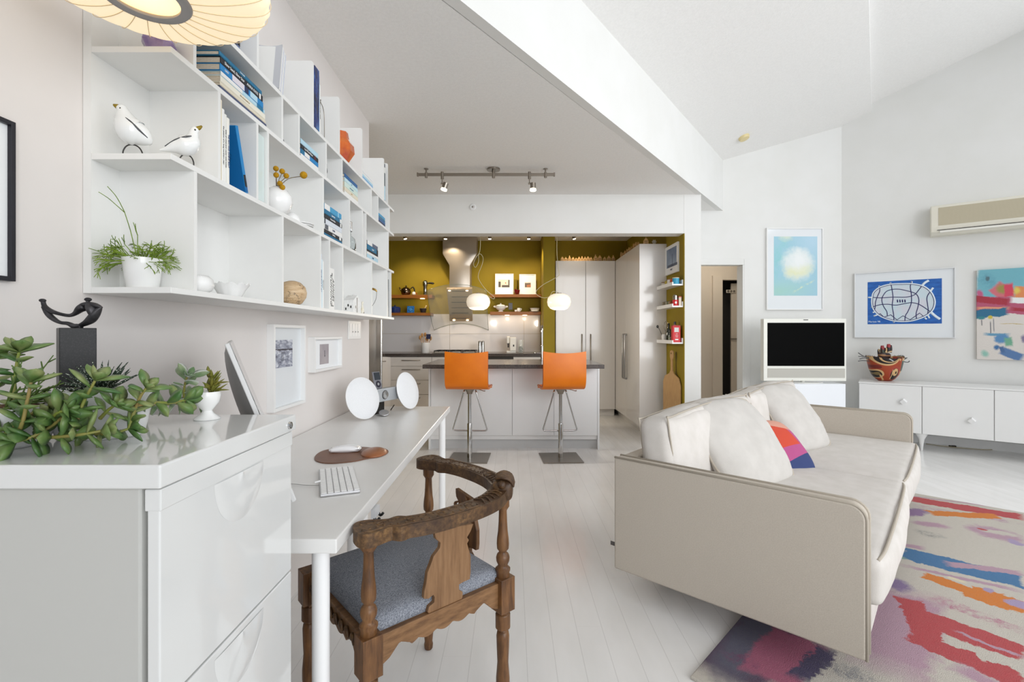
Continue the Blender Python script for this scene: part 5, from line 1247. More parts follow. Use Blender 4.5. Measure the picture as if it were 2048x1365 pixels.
MB().rbox((0, 0, 0.0105), (0.113, 0.056, 0.018), 0.006, (0.006, 0.004, 0.006), 12, fn=lambda q, p: Vector((q.x, q.y, q.z - 0.012 * (p[0] ** 2) * (0.5 if p[2] > 0 else -0.05)))).build('shell', mat('white_plastic', rgb(240, 240, 242), 0.15, coat=0.5), ms, smooth=180)
MB().cbox((0, 0, 0.0025), (0.09, 0.04, 0.004)).build('base', ALU, ms, bevel=0.001)
kb = thing('keyboard', 'slim white keyboard with a silver body in the middle of the desk', 'keyboard')
kx = Vector((-0.383, 0.923, 0)).normalized(); ky = Vector((-kx.y, kx.x, 0))
kc = Vector((-0.5585, 1.542, DKT)); kb.matrix_world = basis(kc, kx, ky)
MB().box((-0.142, -0.056, 0), (0.142, 0.056, 0.008)).build('body', ALU, kb, bevel=0.002)
KEY = mat('white_key', rgb(240, 240, 240), 0.4); LEG = mat('key_legend', rgb(150, 150, 152), 0.6)
R = random.Random(2); rows = [14, 14, 14, 13, 12, 8]
wid = {0: [1] * 14, 1: [1] * 13 + [1.5], 2: [1.5] + [1] * 12 + [1], 3: [1.8] + [1] * 11 + [1.7], 4: [2.3] + [1] * 10 + [2.2], 5: [1, 1, 1, 1.25, 5, 1.25, 1, 1, 1, 1]}
for r in range(6):
    ws = wid[r]; tot = sum(ws); u = 0.278 / tot; x = -0.139; yy = 0.045 - r * 0.0183
    for w_k in ws:
        MB().cbox((x + w_k * u / 2, yy, 0.0092), (w_k * u - 0.0024, 0.0152, 0.0022)).build('key', KEY, kb)
        x += w_k * u
k = MB()
cb = thing('charging_cable', 'thin white charging cable running to the keyboard from behind the cabinet', 'cable')
MB().sweep([P(560, 950, 1.50), P(588, 954, 1.50), P(606, 963, 1.49), P(622, 966, 1.485), P(638, 963, 1.49)], 0.0016, 8, 6).build('wire', mat('white_cable', rgb(226, 226, 226), 0.4), cb, smooth=180)
for c in cb.children:
    for v in c.data.vertices: v.co.z = DKT + 0.0018 + max(0, 0.003)
MB().cyl(P(630, 965.5, 1.487), P(641, 962.5, 1.492), 0.003, seg=10).build('plug', WHITE, cb, smooth=50)
for v in cb.children[-1].data.vertices: pass
# speaker dock
sd = thing('speaker_dock', 'white and silver music dock with two large round speaker discs on the desk', 'speaker')
c1 = Vector((-0.842, 2.66, DKT)); c2 = Vector((-0.672, 3.02, DKT)); ax = (c2 - c1).normalized(); mid_ = (c1 + c2) / 2
fr_ = Vector((ax.y, -ax.x, 0)); sd.matrix_world = basis(mid_, ax, Vector((0, 0, 1)))     # local x along, y up, z to the front
SPK = noisy('speaker_cloth', rgb(228, 229, 231), rgb(234, 235, 237), 300, 0.8, 0.2, 900)
for s_ in (-1, 1):
    M = Matrix.Translation((s_ * 0.199, 0.119, 0.02)) @ Matrix.Rotation(radians(-14), 4, 'X') @ Matrix.Rotation(radians(s_ * 5), 4, 'Y')
    d = MB().lathe([(0.0, -0.09), (0.02, -0.088), (0.108, -0.008), (0.116, -0.002), (0.117, 0.002), (0.114, 0.005)], seg=56, M=M).build('speaker_cone', mat('white_speaker_shell', rgb(236, 236, 237), 0.3), sd, smooth=40)
    MB().lathe([(0.115, 0.003), (0.112, 0.006), (0.06, 0.009), (0.0, 0.010)], seg=56, M=M).build('speaker_cloth', SPK, d, smooth=60)
    MB().cyl((s_ * 0.13, 0.035, -0.03), (s_ * 0.12, 0.001, -0.05), 0.003, seg=8).build('foot', DKMET, sd)
br = MB().box((-0.12, 0.075, -0.035), (0.12, 0.152, 0.008)).build('bridge', mat('silver_bridge', rgb(196, 200, 204), 0.3, metal=0.5), sd, bevel=0.004)
MB().lathe([(0.024, 0.008), (0.024, 0.012), (0.021, 0.016), (0.0, 0.0155)], (0.0, 0.114, 0), 32, Matrix.Identity(4)).build('dial', CHROME, br, smooth=40)
MB().lathe([(0.0265, 0.008), (0.0265, 0.0095), (0.0, 0.0095)], (0.0, 0.114, 0), 32).build('dial_ring', DKMET, br, smooth=40)
MB().box((-0.05, 0.001, -0.05), (0.04, 0.075, -0.032)).build('support', DKMET, sd)
ip = thing('music_player', 'small silver music player with a dark wheel standing in the dock', 'music player')
ip.matrix_world = basis(mid_ + ax * -0.035 + Vector((0, 0, 0.152)) - fr_ * 0.012, ax, Vector((0, 0, 1)) - fr_ * 0.22)
MB().box((-0.030, 0, -0.005), (0.030, 0.102, 0.005)).build('casing', mat('player_grey', rgb(128, 128, 134), 0.35, metal=0.4), ip, bevel=0.003)
MB().box((-0.025, 0.052, 0.005), (0.025, 0.096, 0.0058)).build('display', mat('player_display', rgb(44, 50, 58), 0.1), ip)
MB().lathe([(0.020, 0.005), (0.020, 0.0058), (0.0085, 0.0058), (0.0085, 0.005)], (0, 0.027, 0), 32).build('wheel', mat('player_wheel', rgb(34, 30, 46), 0.4), ip, smooth=40)
MB().lathe([(0.008, 0.005), (0.008, 0.0062), (0.0, 0.0062)], (0, 0.027, 0), 24).build('centre_button', ALU, ip, smooth=40)
rc = thing('dock_remote', 'small domed silver remote lying on the desk in front of the dock', 'remote control', (-0.76, 2.83 - 0.03, DKT), 0)
rc.location = FL(768, 832, DKT); rc.rotation_euler = (radians(28), 0, radians(20))
rc.location.z = DKT + 0.013
MB().lathe([(0.0, -0.006), (0.018, -0.004), (0.028, 0.002), (0.029, 0.006), (0.027, 0.008), (0.0, 0.009)], seg=32).build('remote', ALU, rc, smooth=40)
# ================================================================ pleated saucer lamp
lamp = thing('saucer_pendant_lamp', 'large cream ribbed saucer pendant lamp at the top left', 'lamp', (-0.7136, 0.933, 1.90))
SHD = mat('lamp_shade_skin', rgb(246, 232, 206), 0.7, emit=rgb(255, 228, 184), estr=0.75)
NR = 26
def shade(r, z, a, t_):
    f_ = abs(sin(a * NR / 2)); s_ = sin(t_ * pi) ** 0.5 if 0 < t_ < 1 else 0
    return r * (1 - 0.0 * f_) + 0.0, z + (0.0035 * (1 - f_) * s_ if t_ < 0.5 else -0.0035 * (1 - f_) * s_)
pr = [(0.073, -0.036), (0.11, -0.034), (0.15, -0.027), (0.185, -0.017), (0.208, -0.005), (0.219, 0.012), (0.214, 0.032), (0.195, 0.055), (0.15, 0.088), (0.10, 0.108), (0.06, 0.115)]
MB().open_lathe(pr, seg=NR * 6, wav=lambda r, z, a, t_: (r - 0.004 * (abs(cos(a * NR / 2))) ** 3 * sin(t_ * pi), z)).build('shade', SHD, lamp, smooth=180)
RIB = mat('lamp_rib', rgb(222, 204, 170), 0.6)
k = MB()
for i in range(NR):
    a = 2 * pi * (i + 0.0) / NR
    pts = []
    for j, (r, z) in enumerate(pr[:8]): pts.append((r * cos(a + 0.0) * 1.0, r * sin(a), z - 0.0006))
    k.sweep(pts, 0.0008, 5, 3)
o = k.build('rib_wires', RIB, lamp, smooth=180); o['kind'] = 'stuff'
MB().open_lathe([(0.073, -0.030), (0.078, -0.036), (0.074, -0.041), (0.058, -0.039), (0.058, -0.034), (0.066, -0.028)], seg=56).build('bottom_ring', mat('lamp_ring_grey', rgb(150, 146, 144), 0.4), lamp, smooth=60)
MB().lathe([(0.056, -0.030), (0.04, -0.022), (0.0, -0.018)], seg=40).build('bulb', mat('bulb_glow', rgb(255, 240, 210), 0.5, emit=rgb(255, 232, 190), estr=1.6), lamp, smooth=180)
MB().lathe([(0.06, 0.113), (0.03, 0.118), (0.006, 0.13), (0.006, 0.135)], seg=30).cyl((0, 0, 0.13), (0, 0, 0.79), 0.003, seg=8).build('hanger', WHITE, lamp)
# ================================================================ kitchen
KF, KB = 7.01, 7.688; KT = 0.92
def KX(px, D): return (px - CX) * D / F
def KZ(py, D): return H - (py - CY) * D / F
# worktop along the back wall
wt = MB().prism([(-2.58, 7.688), (-2.58, 6.35), (-2.0, 6.35), (-2.0, 6.86), (-1.86, KF), (0.452, KF), (0.452, 7.688)], KT - 0.045, KT).build('kitchen_worktop', STONE, bevel=0.003)
tag(wt, 'dark stone worktop running along the back of the kitchen', 'worktop')
CABK = noisy('kitchen_cabinet_front', rgb(212, 206, 200), rgb(218, 212, 206), 3, 0.35)
def handle(k, a, b, off=(0, -0.028, 0), r=0.005):
    a = Vector(a); b = Vector(b); o = Vector(off); d = (b - a).normalized()
    k.sweep([a, a + o * 0.8, a + o + d * 0.008, b + o - d * 0.008, b + o * 0.8, b], r, 8, 1); return k
def base_unit(x0, x1, kind, label):
    e = thing('base_cabinet', label, 'cabinet', (x0, KF + 0.03, 0), 0, 'base cabinets under the dark kitchen worktop'); w = x1 - x0 - 0.002
    MB().box((0, 0.022, 0.10), (w, 0.62, KT - 0.046)).box((0.0, 0.07, 0), (w, 0.09, 0.10)).build('carcass', CABK, e)
    if kind == 'drawers': zs = [(0.735, 0.866), (0.53, 0.731), (0.32, 0.526), (0.105, 0.316)]
    else: zs = [(0.105, 0.866)]
    for (z0, z1) in zs:
        d = MB().box((0.002, 0, z0), (w - 0.002, 0.02, z1)).build('drawer' if kind == 'drawers' else 'door', CABK, e, bevel=0.0012)
        handle(MB(), (w / 2 - 0.13, 0, z1 - 0.045), (w / 2 + 0.13, 0, z1 - 0.045)).build('handle', NICKEL, d, smooth=60)
    return e
base_unit(-1.78, -1.175, 'drawers', 'white drawer cabinet left of the kitchen island, behind the speaker dock')
base_unit(-1.175, -0.58, 'door', 'white base cabinet just left of the oven under the gas hob')
ovn = thing('oven', 'dark built-in oven front under the hob, mostly hidden by the island', 'oven', (-0.58, KF + 0.03, 0))
MB().box((0, 0, 0.10), (0.598, 0.6, KT - 0.046)).build('oven_body', DKMET, ovn); handle(MB(), (0.06, 0, 0.80), (0.54, 0, 0.80)).build('handle', NICKEL, ovn, smooth=60)
base_unit(0.02, 0.45, 'door', 'white base cabinet right of the oven, beside the olive pier')
cc = thing('corner_cabinet', 'angled white corner cabinet with a bar handle beside the fridge', 'cabinet', (0, 0, 0))
MB().prism([(-2.56, 7.66), (-2.56, 6.37), (-2.03, 6.37), (-2.03, 6.90), (-1.785, 7.06), (-1.785, 7.66)], 0.10, KT - 0.046).build('carcass', CABK, cc)
M = basis((-1.905, 6.975, 0), (0.245, 0.16, 0), (0, 0, 1))
d = MB().box((-0.14, 0.11, 0.0), (0.14, 0.866, 0.02), M).build('door', CABK, cc); 
k = MB(); k.sweep([M @ Vector(p) for p in ((-0.06, 0.81, 0.02), (-0.06, 0.81, 0.045), (0.06, 0.81, 0.045), (0.06, 0.81, 0.02))], 0.005, 8, 1); k.build('handle', NICKEL, d, smooth=60)
# splashback
SPL = mat('white_glass_splashback', rgb(226, 224, 226), 0.15, coat=0.4)
k = MB()
for (x0, x1) in ((-2.55, -0.998), (-0.995, 0.19), (0.193, 0.45)):
    for (z0, z1) in ((KT + 0.001, 1.208), (1.211, 1.525)): k.box((x0, 7.682, z0), (x1, 7.688, z1))
o = k.build('splashback', SPL); tag(o, 'white glass splashback tiles behind the kitchen worktop', 'splashback'); o['kind'] = 'structure'; del o['label']; del o['category']
o.name = 'trim_5'
# fridge
fr = thing('fridge', 'stainless steel fridge with a vertical bar handle left of the kitchen', 'fridge', (-1.74, 5.55, 0))
MB().box((-0.70, 0, 0.02), (0, 0.78, 1.78)).build('body', DKMET, fr, bevel=0.004)
d = MB().box((0.001, 0.004, 0.03), (0.022, 0.776, 1.77)).build('door', STEEL, fr, bevel=0.003)
MB().cyl((0.06, 0.62, 0.35), (0.06, 0.62, 1.6), 0.014, seg=14).cyl((0.02, 0.62, 0.45), (0.06, 0.62, 0.45), 0.008, seg=8).cyl((0.02, 0.62, 1.5), (0.06, 0.62, 1.5), 0.008, seg=8).build('handle', mat('bright_handle', rgb(214, 214, 214), 0.25, metal=0.8), d, smooth=50)
# hood: tapered steel chimney, slanted filter hood and curved glass canopy
hd = thing('extractor_hood', 'stainless steel extractor hood with a tapered chimney and curved glass canopy', 'extractor hood', (0, 0, 0))
HDm = mat('hood_brushed_steel', rgb(176, 168, 158), 0.34, metal=0.7)
t, bs = nodes(HDm); f, _ = t.noise(t.mapping(t.coord(), (1, 1, 60)), 30, 3); t.link(t.bump(f, 0.12, 0.001), bs.inputs['Normal']); bs.inputs['Anisotropic'].default_value = 0.8
HD = 7.36
def hx(px): return KX(px, HD)
def hz(py): return KZ(py, HD)
k = MB(); pr = [(hx(885.6), 2.695), (hx(885.6), hz(508)), (hx(899), hz(531)), (hx(899), hz(581)), (hx(939.8), hz(581)), (hx(939.8), hz(531)), (hx(953.3), hz(508)), (hx(953.3), 2.695)]
# gently bowed front face
def chim(u, v):
    zz = 2.695 + (hz(581) - 2.695) * v
    def half_(z):
        z1, z2 = hz(508), hz(531)
        if z > z1: return (hx(953.3) - hx(885.6)) / 2
        if z < z2: return (hx(939.8) - hx(899)) / 2
        tt_ = (z1 - z) / (z1 - z2); return ((hx(953.3) - hx(885.6)) * (1 - tt_) + (hx(939.8) - hx(899)) * tt_) / 2
    cxx = hx(919.4); w = half_(zz); a = 2 * u - 1
    return Vector((cxx + a * w, HD - 0.03 * (1 - a * a), zz))
k.grid(lambda u, v: chim(1 - u, v), 24, 40)
cxx = hx(919.4)
for s_ in (-1, 1):
    k.grid(lambda u, v: Vector(((chim(0.5 + 0.5 * s_, v)).x, HD + (7.685 - HD) * (u if s_ > 0 else 1 - u), chim(0.5, v).z)), 1, 40)
k.build('chimney', HDm, hd, smooth=35)
# slanted filter box
T0 = Vector((0, 7.12, KZ(578, 7.12))); B0 = Vector((0, 7.40, KZ(643, 7.40)))
k = MB(); vs = []
for (p, xa, xb) in ((T0, KX(893, 7.12), KX(944, 7.12)), (B0, KX(900, 7.40), KX(945, 7.40))):
    for x in (xa, xb):
        vs.append((x, p.y, p.z)); vs.append((x, p.y + 0.06, p.z + 0.03))
k.add(vs, [(0, 2, 6, 4), (1, 5, 7, 3), (0, 4, 5, 1), (2, 3, 7, 6), (0, 1, 3, 2), (4, 6, 7, 5)])
fb = k.build('filter_box', mat('filter_steel', rgb(188, 168, 142), 0.35, metal=0.5), hd, bevel=0.002)
k = MB(); 
for i in range(6):
    a = (i + 0.45) / 6; p = T0.lerp(B0, a); k.box((KX(903, p.y), p.y - 0.004, p.z - 0.004), (KX(937, p.y), p.y + 0.002, p.z + 0.003))
sl = k.build('slot', DKMET, fb)
sl['kind'] = 'stuff'
LEDm = mat('hood_lamp_glow', rgb(255, 235, 200), 0.4, emit=rgb(255, 226, 180), estr=6.0)
for (px, py, D) in ((899, 582, 7.11), (934, 582, 7.11), (908, 641, 7.38), (935, 641, 7.38)):
    p = P(px, py, D); MB().ball((p.x, p.y - 0.008, p.z), (0.022, 0.006, 0.010), 14, 8).build('hood_lamp', LEDm, fb, smooth=180)
spot('hood_light', (cxx, 7.2, 1.45), (cxx, 7.5, 0.9), 3.5, WARM, 120, 0.8, 0.03)
GLC = mat('canopy_glass', rgb(214, 222, 214), 0.04, trans=0.0, alpha=0.13, coat=1.0, spec=0.8)
k = MB()
def can(u, v):
    a = 2 * u - 1; x = cxx + 0.43 * a; arch = 0.105 * (1 - a * a)
    top = Vector((x, 6.98, 1.86 + 0.09 * (1 - a * a) - 0.02)); bot = Vector((x, 7.60, KZ(661, 7.60) + arch))
    return top.lerp(bot, v) + Vector((0, 0, -0.10 * sin(v * pi)))
k.grid(can, 24, 12); cn = k.build('canopy', GLC, hd, smooth=180, solid=0.006)
k = MB(); k.sweep([can(i / 16, 0.0) for i in range(17)], 0.003, 6, 1).sweep([can(i / 16, 1.0) for i in range(17)], 0.004, 6, 1); k.sweep([can(1.0, i / 10) for i in range(11)], 0.003, 6, 1); k.sweep([can(0.0, i / 10) for i in range(11)], 0.003, 6, 1)
k.build('canopy_edge', mat('glass_edge', rgb(120, 130, 110), 0.2), cn, smooth=180)
# wooden shelves with their lamps
WOOD = noisy('warm_walnut_shelf', rgb(146, 92, 34), rgb(122, 74, 26), 10, 0.4, stretch=(0.4, 6, 6))
SY0 = 7.44
def kshelf(x0, x1, py0, py1, label, lamps=()):
    z1 = KZ(py0, SY0); z0 = KZ(py1, SY0)
    e = thing('wooden_shelf', label, 'shelf', (x0, SY0, z1), 0)
    MB().box((0, 0, z0 - z1), (x1 - x0, 7.686 - SY0, 0)).build('board', WOOD, e, bevel=0.002)
    for lx in lamps:
        MB().lathe([(0.036, z0 - z1 - 0.006), (0.036, z0 - z1 + 0.001)], (lx - x0, 0.08, 0), 24).build('puck_light', LEDm, e)
        point('shelf_puck_light', (lx, SY0 + 0.08, z0 - 0.05), 0.9, WARM, 0.03)
    return z1
zUL = kshelf(-1.95, KX(864, SY0), 590, 596.5, 'upper wooden shelf left of the extractor hood', (KX(843, SY0),))
zLL = kshelf(-1.95, KX(862, SY0), 626, 631.5, 'lower wooden shelf left of the extractor hood')
zUR = kshelf(KX(980, SY0), 0.452, 589, 595, 'upper wooden shelf right of the extractor hood')
zLR = kshelf(KX(980, SY0), 0.452, 623.8, 630, 'lower wooden shelf right of the hood, with two small lamps beneath', (KX(1014, SY0), KX(1050, SY0)))
SYm = 7.54
def kx(px): return KX(px, SYm)
U = SYm / F     # metres per pixel at the shelf
# upper left: kettle, cruet, moka pot
e = thing('kettle', 'round dark steel kettle on the upper shelf left of the hood', 'kettle', (kx(812), SYm, zUL))
KST = mat('polished_dark_steel', rgb(120, 100, 84), 0.12, metal=1.0)
MB().lathe([(0.045, 0), (0.072, 0.02), (0.080, 0.055), (0.070, 0.095), (0.040, 0.122), (0.02, 0.128), (0.0, 0.13)], seg=32).build('body', KST, e, smooth=60)
MB().ball((0, 0, 0.142), 0.012, 12, 8).build('lid_knob', BLACK, e, smooth=180)
MB().sweep([(-0.068, 0, 0.07), (-0.09, 0, 0.10), (-0.105, 0, 0.125)], [0.016, 0.011, 0.008], 10, 3).build('spout', KST, e, smooth=180)
MB().sweep([(0.07, 0, 0.10), (0.11, 0, 0.13), (0.13, 0, 0.09), (0.14, 0, 0.05)], [0.006, 0.009, 0.010, 0.007], 8, 4).build('handle', BLACK, e, smooth=180)
e = thing('small_jug', 'small cream jug with a red spout between kettle and coffee pot', 'jug', (kx(829), SYm - 0.05, zUL))
MB().lathe([(0.02, 0), (0.030, 0.01), (0.028, 0.035), (0.018, 0.046), (0.020, 0.052)], seg=20).build('jug', CERAM, e, smooth=60)
MB().sweep([(0.026, 0, 0.03), (0.045, 0, 0.02), (0.05, 0, 0.03)], 0.005, 8, 3).build('spout', mat('red_glaze', rgb(170, 40, 28), 0.3), e, smooth=180)
e = thing('moka_pot', 'tall steel stovetop coffee pot with a black handle on the upper shelf', 'coffee pot', (kx(851), SYm - 0.02, zUL))
MB().lathe([(0.036, 0), (0.032, 0.008), (0.030, 0.14), (0.038, 0.15), (0.042, 0.19), (0.036, 0.215), (0.015, 0.232), (0.0, 0.236)], seg=28).build('body', CHROME, e, smooth=50)
MB().sweep([(0.04, 0, 0.185), (0.07, 0, 0.19), (0.12, 0, 0.185), (0.13, 0, 0.175)], [0.007, 0.014, 0.016, 0.012], 8, 3).build('handle', BLACK, e, smooth=180)
# lower left
e = thing('blue_casserole', 'dark blue lidded casserole on the lower shelf left of the hood', 'pot', (kx(790), SYm, zLL))
BLG = mat('blue_enamel', rgb(34, 54, 110), 0.15, coat=0.5)
MB().lathe([(0.07, 0), (0.085, 0.02), (0.088, 0.075), (0.09, 0.08)], seg=32).build('pot', BLG, e, smooth=50)
MB().lathe([(0.092, 0.08), (0.07, 0.098), (0.0, 0.106)], seg=32).ball((0, 0, 0.115), 0.012, 12, 8).build('lid', BLG, e, smooth=50)
TIL = paint('blue_fish_tile', rgb(30, 90, 160), [('ell', 0, 0, 0.05, 0.05, 0, rgb(70, 140, 200), 0.2, 0.05, 0.1, 60), ('ring', 0, 0, 0.035, 0.03, 0.5, rgb(20, 50, 110), 0.12, 0.03)], 0.2, wscale=40)
e = thing('picture_tile', 'square blue patterned tile leaning on the lower shelf', 'tile'); e.matrix_world = basis((kx(822.5), SYm - 0.04, zLL + 0.055), (1, 0, 0), (0, 0.15, 1))
MB().cbox((0, 0, 0), (0.112, 0.106, 0.008)).build('tile', TIL, e, bevel=0.001)
e = thing('mortar', 'dark stone mortar with its pestle on the lower shelf', 'mortar', (kx(847), SYm - 0.03, zLL))
MB().open_lathe([(0.0, 0), (0.035, 0), (0.04, 0.01), (0.055, 0.07), (0.050, 0.072), (0.038, 0.02), (0.0, 0.015)], seg=28).build('bowl', mat('dark_granite_bowl', rgb(44, 40, 44), 0.5), e, smooth=50)
MB().sweep([(0.0, 0, 0.03), (0.035, 0, 0.085), (0.055, 0, 0.115)], [0.010, 0.007, 0.009], 10, 2).build('pestle', mat('pale_wood', rgb(206, 186, 150), 0.5), e, smooth=180)
# upper right: frames and cat bowl
def kframe(px0, px1, py0, label, im, imr):
    w = (px1 - px0) * U; h_ = (590 - py0) * U
    e = thing('framed_print', label, 'picture'); e.matrix_world = basis((kx((px0 + px1) / 2), SYm + 0.03, zUR + h_ / 2), (1, 0, 0), (0, 0.10, 1))
    fw = 0.012; a, b = w / 2, h_ / 2; k = MB()
    k.box((-a, -b, 0), (-a + fw, b, 0.018)).box((a - fw, -b, 0), (a, b, 0.018)).box((-a + fw, b - fw, 0), (a - fw, b, 0.018)).box((-a + fw, -b, 0), (a - fw, -b + fw, 0.018)); k.build('frame', FRW, e)
    MB().box((-a + fw, -b + fw, 0.001), (a - fw, b - fw, 0.010)).build('mount', MATB, e)
    MB().cbox(((imr[0] + imr[2]) / 2, (imr[1] + imr[3]) / 2, 0.0105), (imr[2] - imr[0], imr[3] - imr[1], 0.001)).build('print', im, e)
pa = paint('print_street', rgb(214, 204, 186), [('box', -0.075, -0.002, 0.018, 0.045, 0, rgb(72, 68, 66), 0.02, 0), ('box', 0.072, 0.01, 0.010, 0.06, 0, rgb(72, 68, 66), 0.02, 0), ('box', 0.02, -0.035, 0.06, 0.022, 0, rgb(84, 78, 74), 0.02, 0.004), ('ell', 0.02, 0.02, 0.008, 0.012, 0, rgb(170, 80, 40), 0.1, 0)], 0.6)
kframe(990.3, 1027, 547.5, 'larger framed print with grey building shapes on the upper kitchen shelf', pa, (-0.095, -0.05, 0.085, 0.075))
pb2 = paint('print_barn', rgb(206, 196, 184), [('box', 0.0, -0.01, 0.05, 0.035, 0, rgb(96, 88, 84), 0.1, 0.01), ('box', 0.02, -0.02, 0.035, 0.02, 0.1, rgb(170, 110, 76), 0.1, 0.01)], 0.6)
kframe(1038.7, 1072, 548.5, 'smaller framed print with a brown barn shape on the upper kitchen shelf', pb2, (-0.045, -0.05, 0.05, 0.035))
e = thing('red_bowl', 'small dark red spiky bowl between the two framed prints', 'bowl', (kx(1034), SYm - 0.05, zUR))
MB().open_lathe([(0.0, 0.012), (0.02, 0.0), (0.025, 0.004), (0.04, 0.03), (0.05, 0.07), (0.046, 0.072), (0.03, 0.025), (0.0, 0.016)], seg=40, wav=lambda r, z, a, t_: (r, z + (0.016 * max(0, cos(a * 3)) ** 3 if 0.45 < t_ < 0.8 else 0))).build('bowl', mat('dark_red_glaze', rgb(110, 16, 14), 0.15, coat=0.5), e, smooth=60)
# lower right: tureen, socket, creamer, bowl
e = thing('soup_tureen', 'white lidded soup tureen with side handles on the lower right shelf', 'tureen', (kx(1001.5), SYm - 0.03, zLR))
MB().lathe([(0.04, 0), (0.036, 0.012), (0.03, 0.02), (0.06, 0.036), (0.078, 0.062), (0.082, 0.088), (0.086, 0.09)], seg=32).build('bowl', CERAM, e, smooth=50)
MB().lathe([(0.082, 0.09), (0.06, 0.108), (0.02, 0.116), (0.008, 0.120), (0.014, 0.132), (0.0, 0.137)], seg=32).build('lid', CERAM, e, smooth=50)
for s_ in (-1, 1): MB().sweep([(s_ * 0.075, 0, 0.085), (s_ * 0.10, 0, 0.09), (s_ * 0.105, 0, 0.078), (s_ * 0.076, 0, 0.07)], 0.006, 8, 4).build('handle', CERAM, e, smooth=180)
e = thing('wall_socket', 'grey socket plate on the olive wall between the right shelves', 'socket', (kx(1021), 7.684, KZ(613, 7.68)))
MB().cbox((0, 0, 0), (0.062, 0.008, 0.108)).build('plate', mat('grey_socket', rgb(128, 130, 136), 0.5), e, bevel=0.002)
e = thing('creamer', 'small white creamer and cup beside the socket on the lower right shelf', 'jug', (kx(1036.5), SYm - 0.05, zLR))
MB().lathe([(0.02, 0), (0.028, 0.01), (0.026, 0.045), (0.022, 0.055), (0.024, 0.06)], (0.006, 0, 0), 22).build('jug', CERAM, e, smooth=50)
MB().sweep([(0.03, 0, 0.05), (0.05, 0, 0.045), (0.035, 0, 0.015)], 0.004, 8, 4).build('handle', CERAM, e, smooth=180)
MB().lathe([(0.014, 0), (0.02, 0.02), (0.02, 0.03)], (-0.04, 0.0, 0), 20).build('cup', CERAM, e, smooth=50)
e = thing('serving_bowl', 'wide white serving bowl on a saucer at the right end of the lower shelf', 'bowl', (kx(1069.5), SYm - 0.03, zLR))
MB().open_lathe([(0.0, 0.008), (0.05, 0.008), (0.062, 0.02), (0.078, 0.058), (0.075, 0.058), (0.055, 0.02), (0.0, 0.014)], seg=36).build('bowl', CERAM, e, smooth=50)
MB().lathe([(0.05, 0), (0.085, 0.006), (0.085, 0.008), (0.0, 0.006)], seg=36).build('saucer', CERAM, e, smooth=50)
# on the worktop
WY = 7.35
def wx(px): return KX(px, WY)
e = thing('utensil_crock', 'white utensil crock on the worktop left of the hob', 'crock', (wx(851), WY, KT))
MB().open_lathe([(0, 0), (0.062, 0), (0.065, 0.005), (0.065, 0.155), (0.060, 0.155), (0.058, 0.01), (0, 0.01)], seg=30).build('crock', CERAM, e, smooth=50)
R = random.Random(6); SPW2 = mat('spoon_wood', rgb(170, 128, 80), 0.6)
nm_ = ['pale wooden spoon leaning furthest left in the utensil crock', 'wooden spatula second from the left in the utensil crock', 'broad wooden spoon in the middle of the utensil crock', 'dark blue spatula sticking out right of the utensil crock', 'long wooden fork at the right of the utensil crock', 'narrow wooden spoon at the back of the utensil crock']
for i, (dx, hh) in enumerate(((-0.085, 0.25), (-0.055, 0.29), (-0.01, 0.30), (0.06, 0.27), (0.085, 0.24), (0.02, 0.23))):
    s_ = thing('cooking_utensil', nm_[i], 'utensil', (wx(851), WY, KT), 0, 'utensils in the white crock')
    y = 0.02 * (i % 3 - 1); M = basis((0, 0, 0), (1, 0, 0), (dx, y, hh))
    tip = Vector((dx, y, hh)); b0 = Vector((dx * 0.2, y, 0.02))
    m_ = SPW2 if i != 3 else mat('dark_blue_silicone', rgb(30, 34, 70), 0.4)
    MB().sweep([b0, tip * 0.8], 0.005, 8, 1).build('handle', SPW2, s_, smooth=180)
    if i == 3: MB().box((dx * 0.8 - 0.03, y - 0.004, hh * 0.78), (dx * 0.8 + 0.035, y + 0.004, hh * 1.05)).build('blade', m_, s_, bevel=0.003)
    else: MB().ball((tip.x * 0.92, tip.y, tip.z * 0.92), (0.020, 0.007, 0.034), 14, 10).build('spoon_head', m_, s_, smooth=180)
hb = thing('gas_hob', 'black gas hob with pan supports set on the worktop under the hood', 'hob', (wx(913), 7.33, KT))
MB().box((-0.33, -0.25, 0), (0.33, 0.25, 0.008)).build('plate', STEEL, hb, bevel=0.002)
for i in range(3):
    x = -0.21 + i * 0.21; k = MB()
    k.box((x - 0.10, -0.21, 0.028), (x + 0.10, -0.198, 0.04)).box((x - 0.10, 0.198, 0.028), (x + 0.10, 0.21, 0.04)).box((x - 0.10, -0.21, 0.028), (x - 0.088, 0.21, 0.04)).box((x + 0.088, -0.21, 0.028), (x + 0.10, 0.21, 0.04)).box((x - 0.006, -0.21, 0.030), (x + 0.006, 0.21, 0.042)).box((x - 0.10, -0.006, 0.030), (x + 0.10, 0.006, 0.042))
    for a in (-0.094, 0.094):
        for b2 in (-0.204, 0.204): k.box((x + a - 0.005, b2 - 0.005, 0.008), (x + a + 0.005, b2 + 0.005, 0.03))
    k.build('pan_support', BLACK, hb)
for i, px in enumerate((959.5, 966)):
    e = thing('steel_canister', ['left tall polished steel canister beside the gas hob', 'right tall polished steel canister beside the gas hob'][i], 'canister', (wx(px), WY, KT), 0, 'steel canisters by the hob')
    MB().lathe([(0.024, 0), (0.024, 0.165), (0.020, 0.178), (0.0, 0.182)], seg=24).build('canister', CHROME, e, smooth=40)
cm = thing('coffee_machine', 'slim white capsule coffee machine on the worktop', 'coffee machine', (wx(1022.5), WY, KT))
WPL = mat('cream_plastic', rgb(232, 230, 224), 0.3)
MB().box((-0.072, -0.05, 0), (0.072, 0.12, 0.03)).build('drip_base', WPL, cm, bevel=0.006)
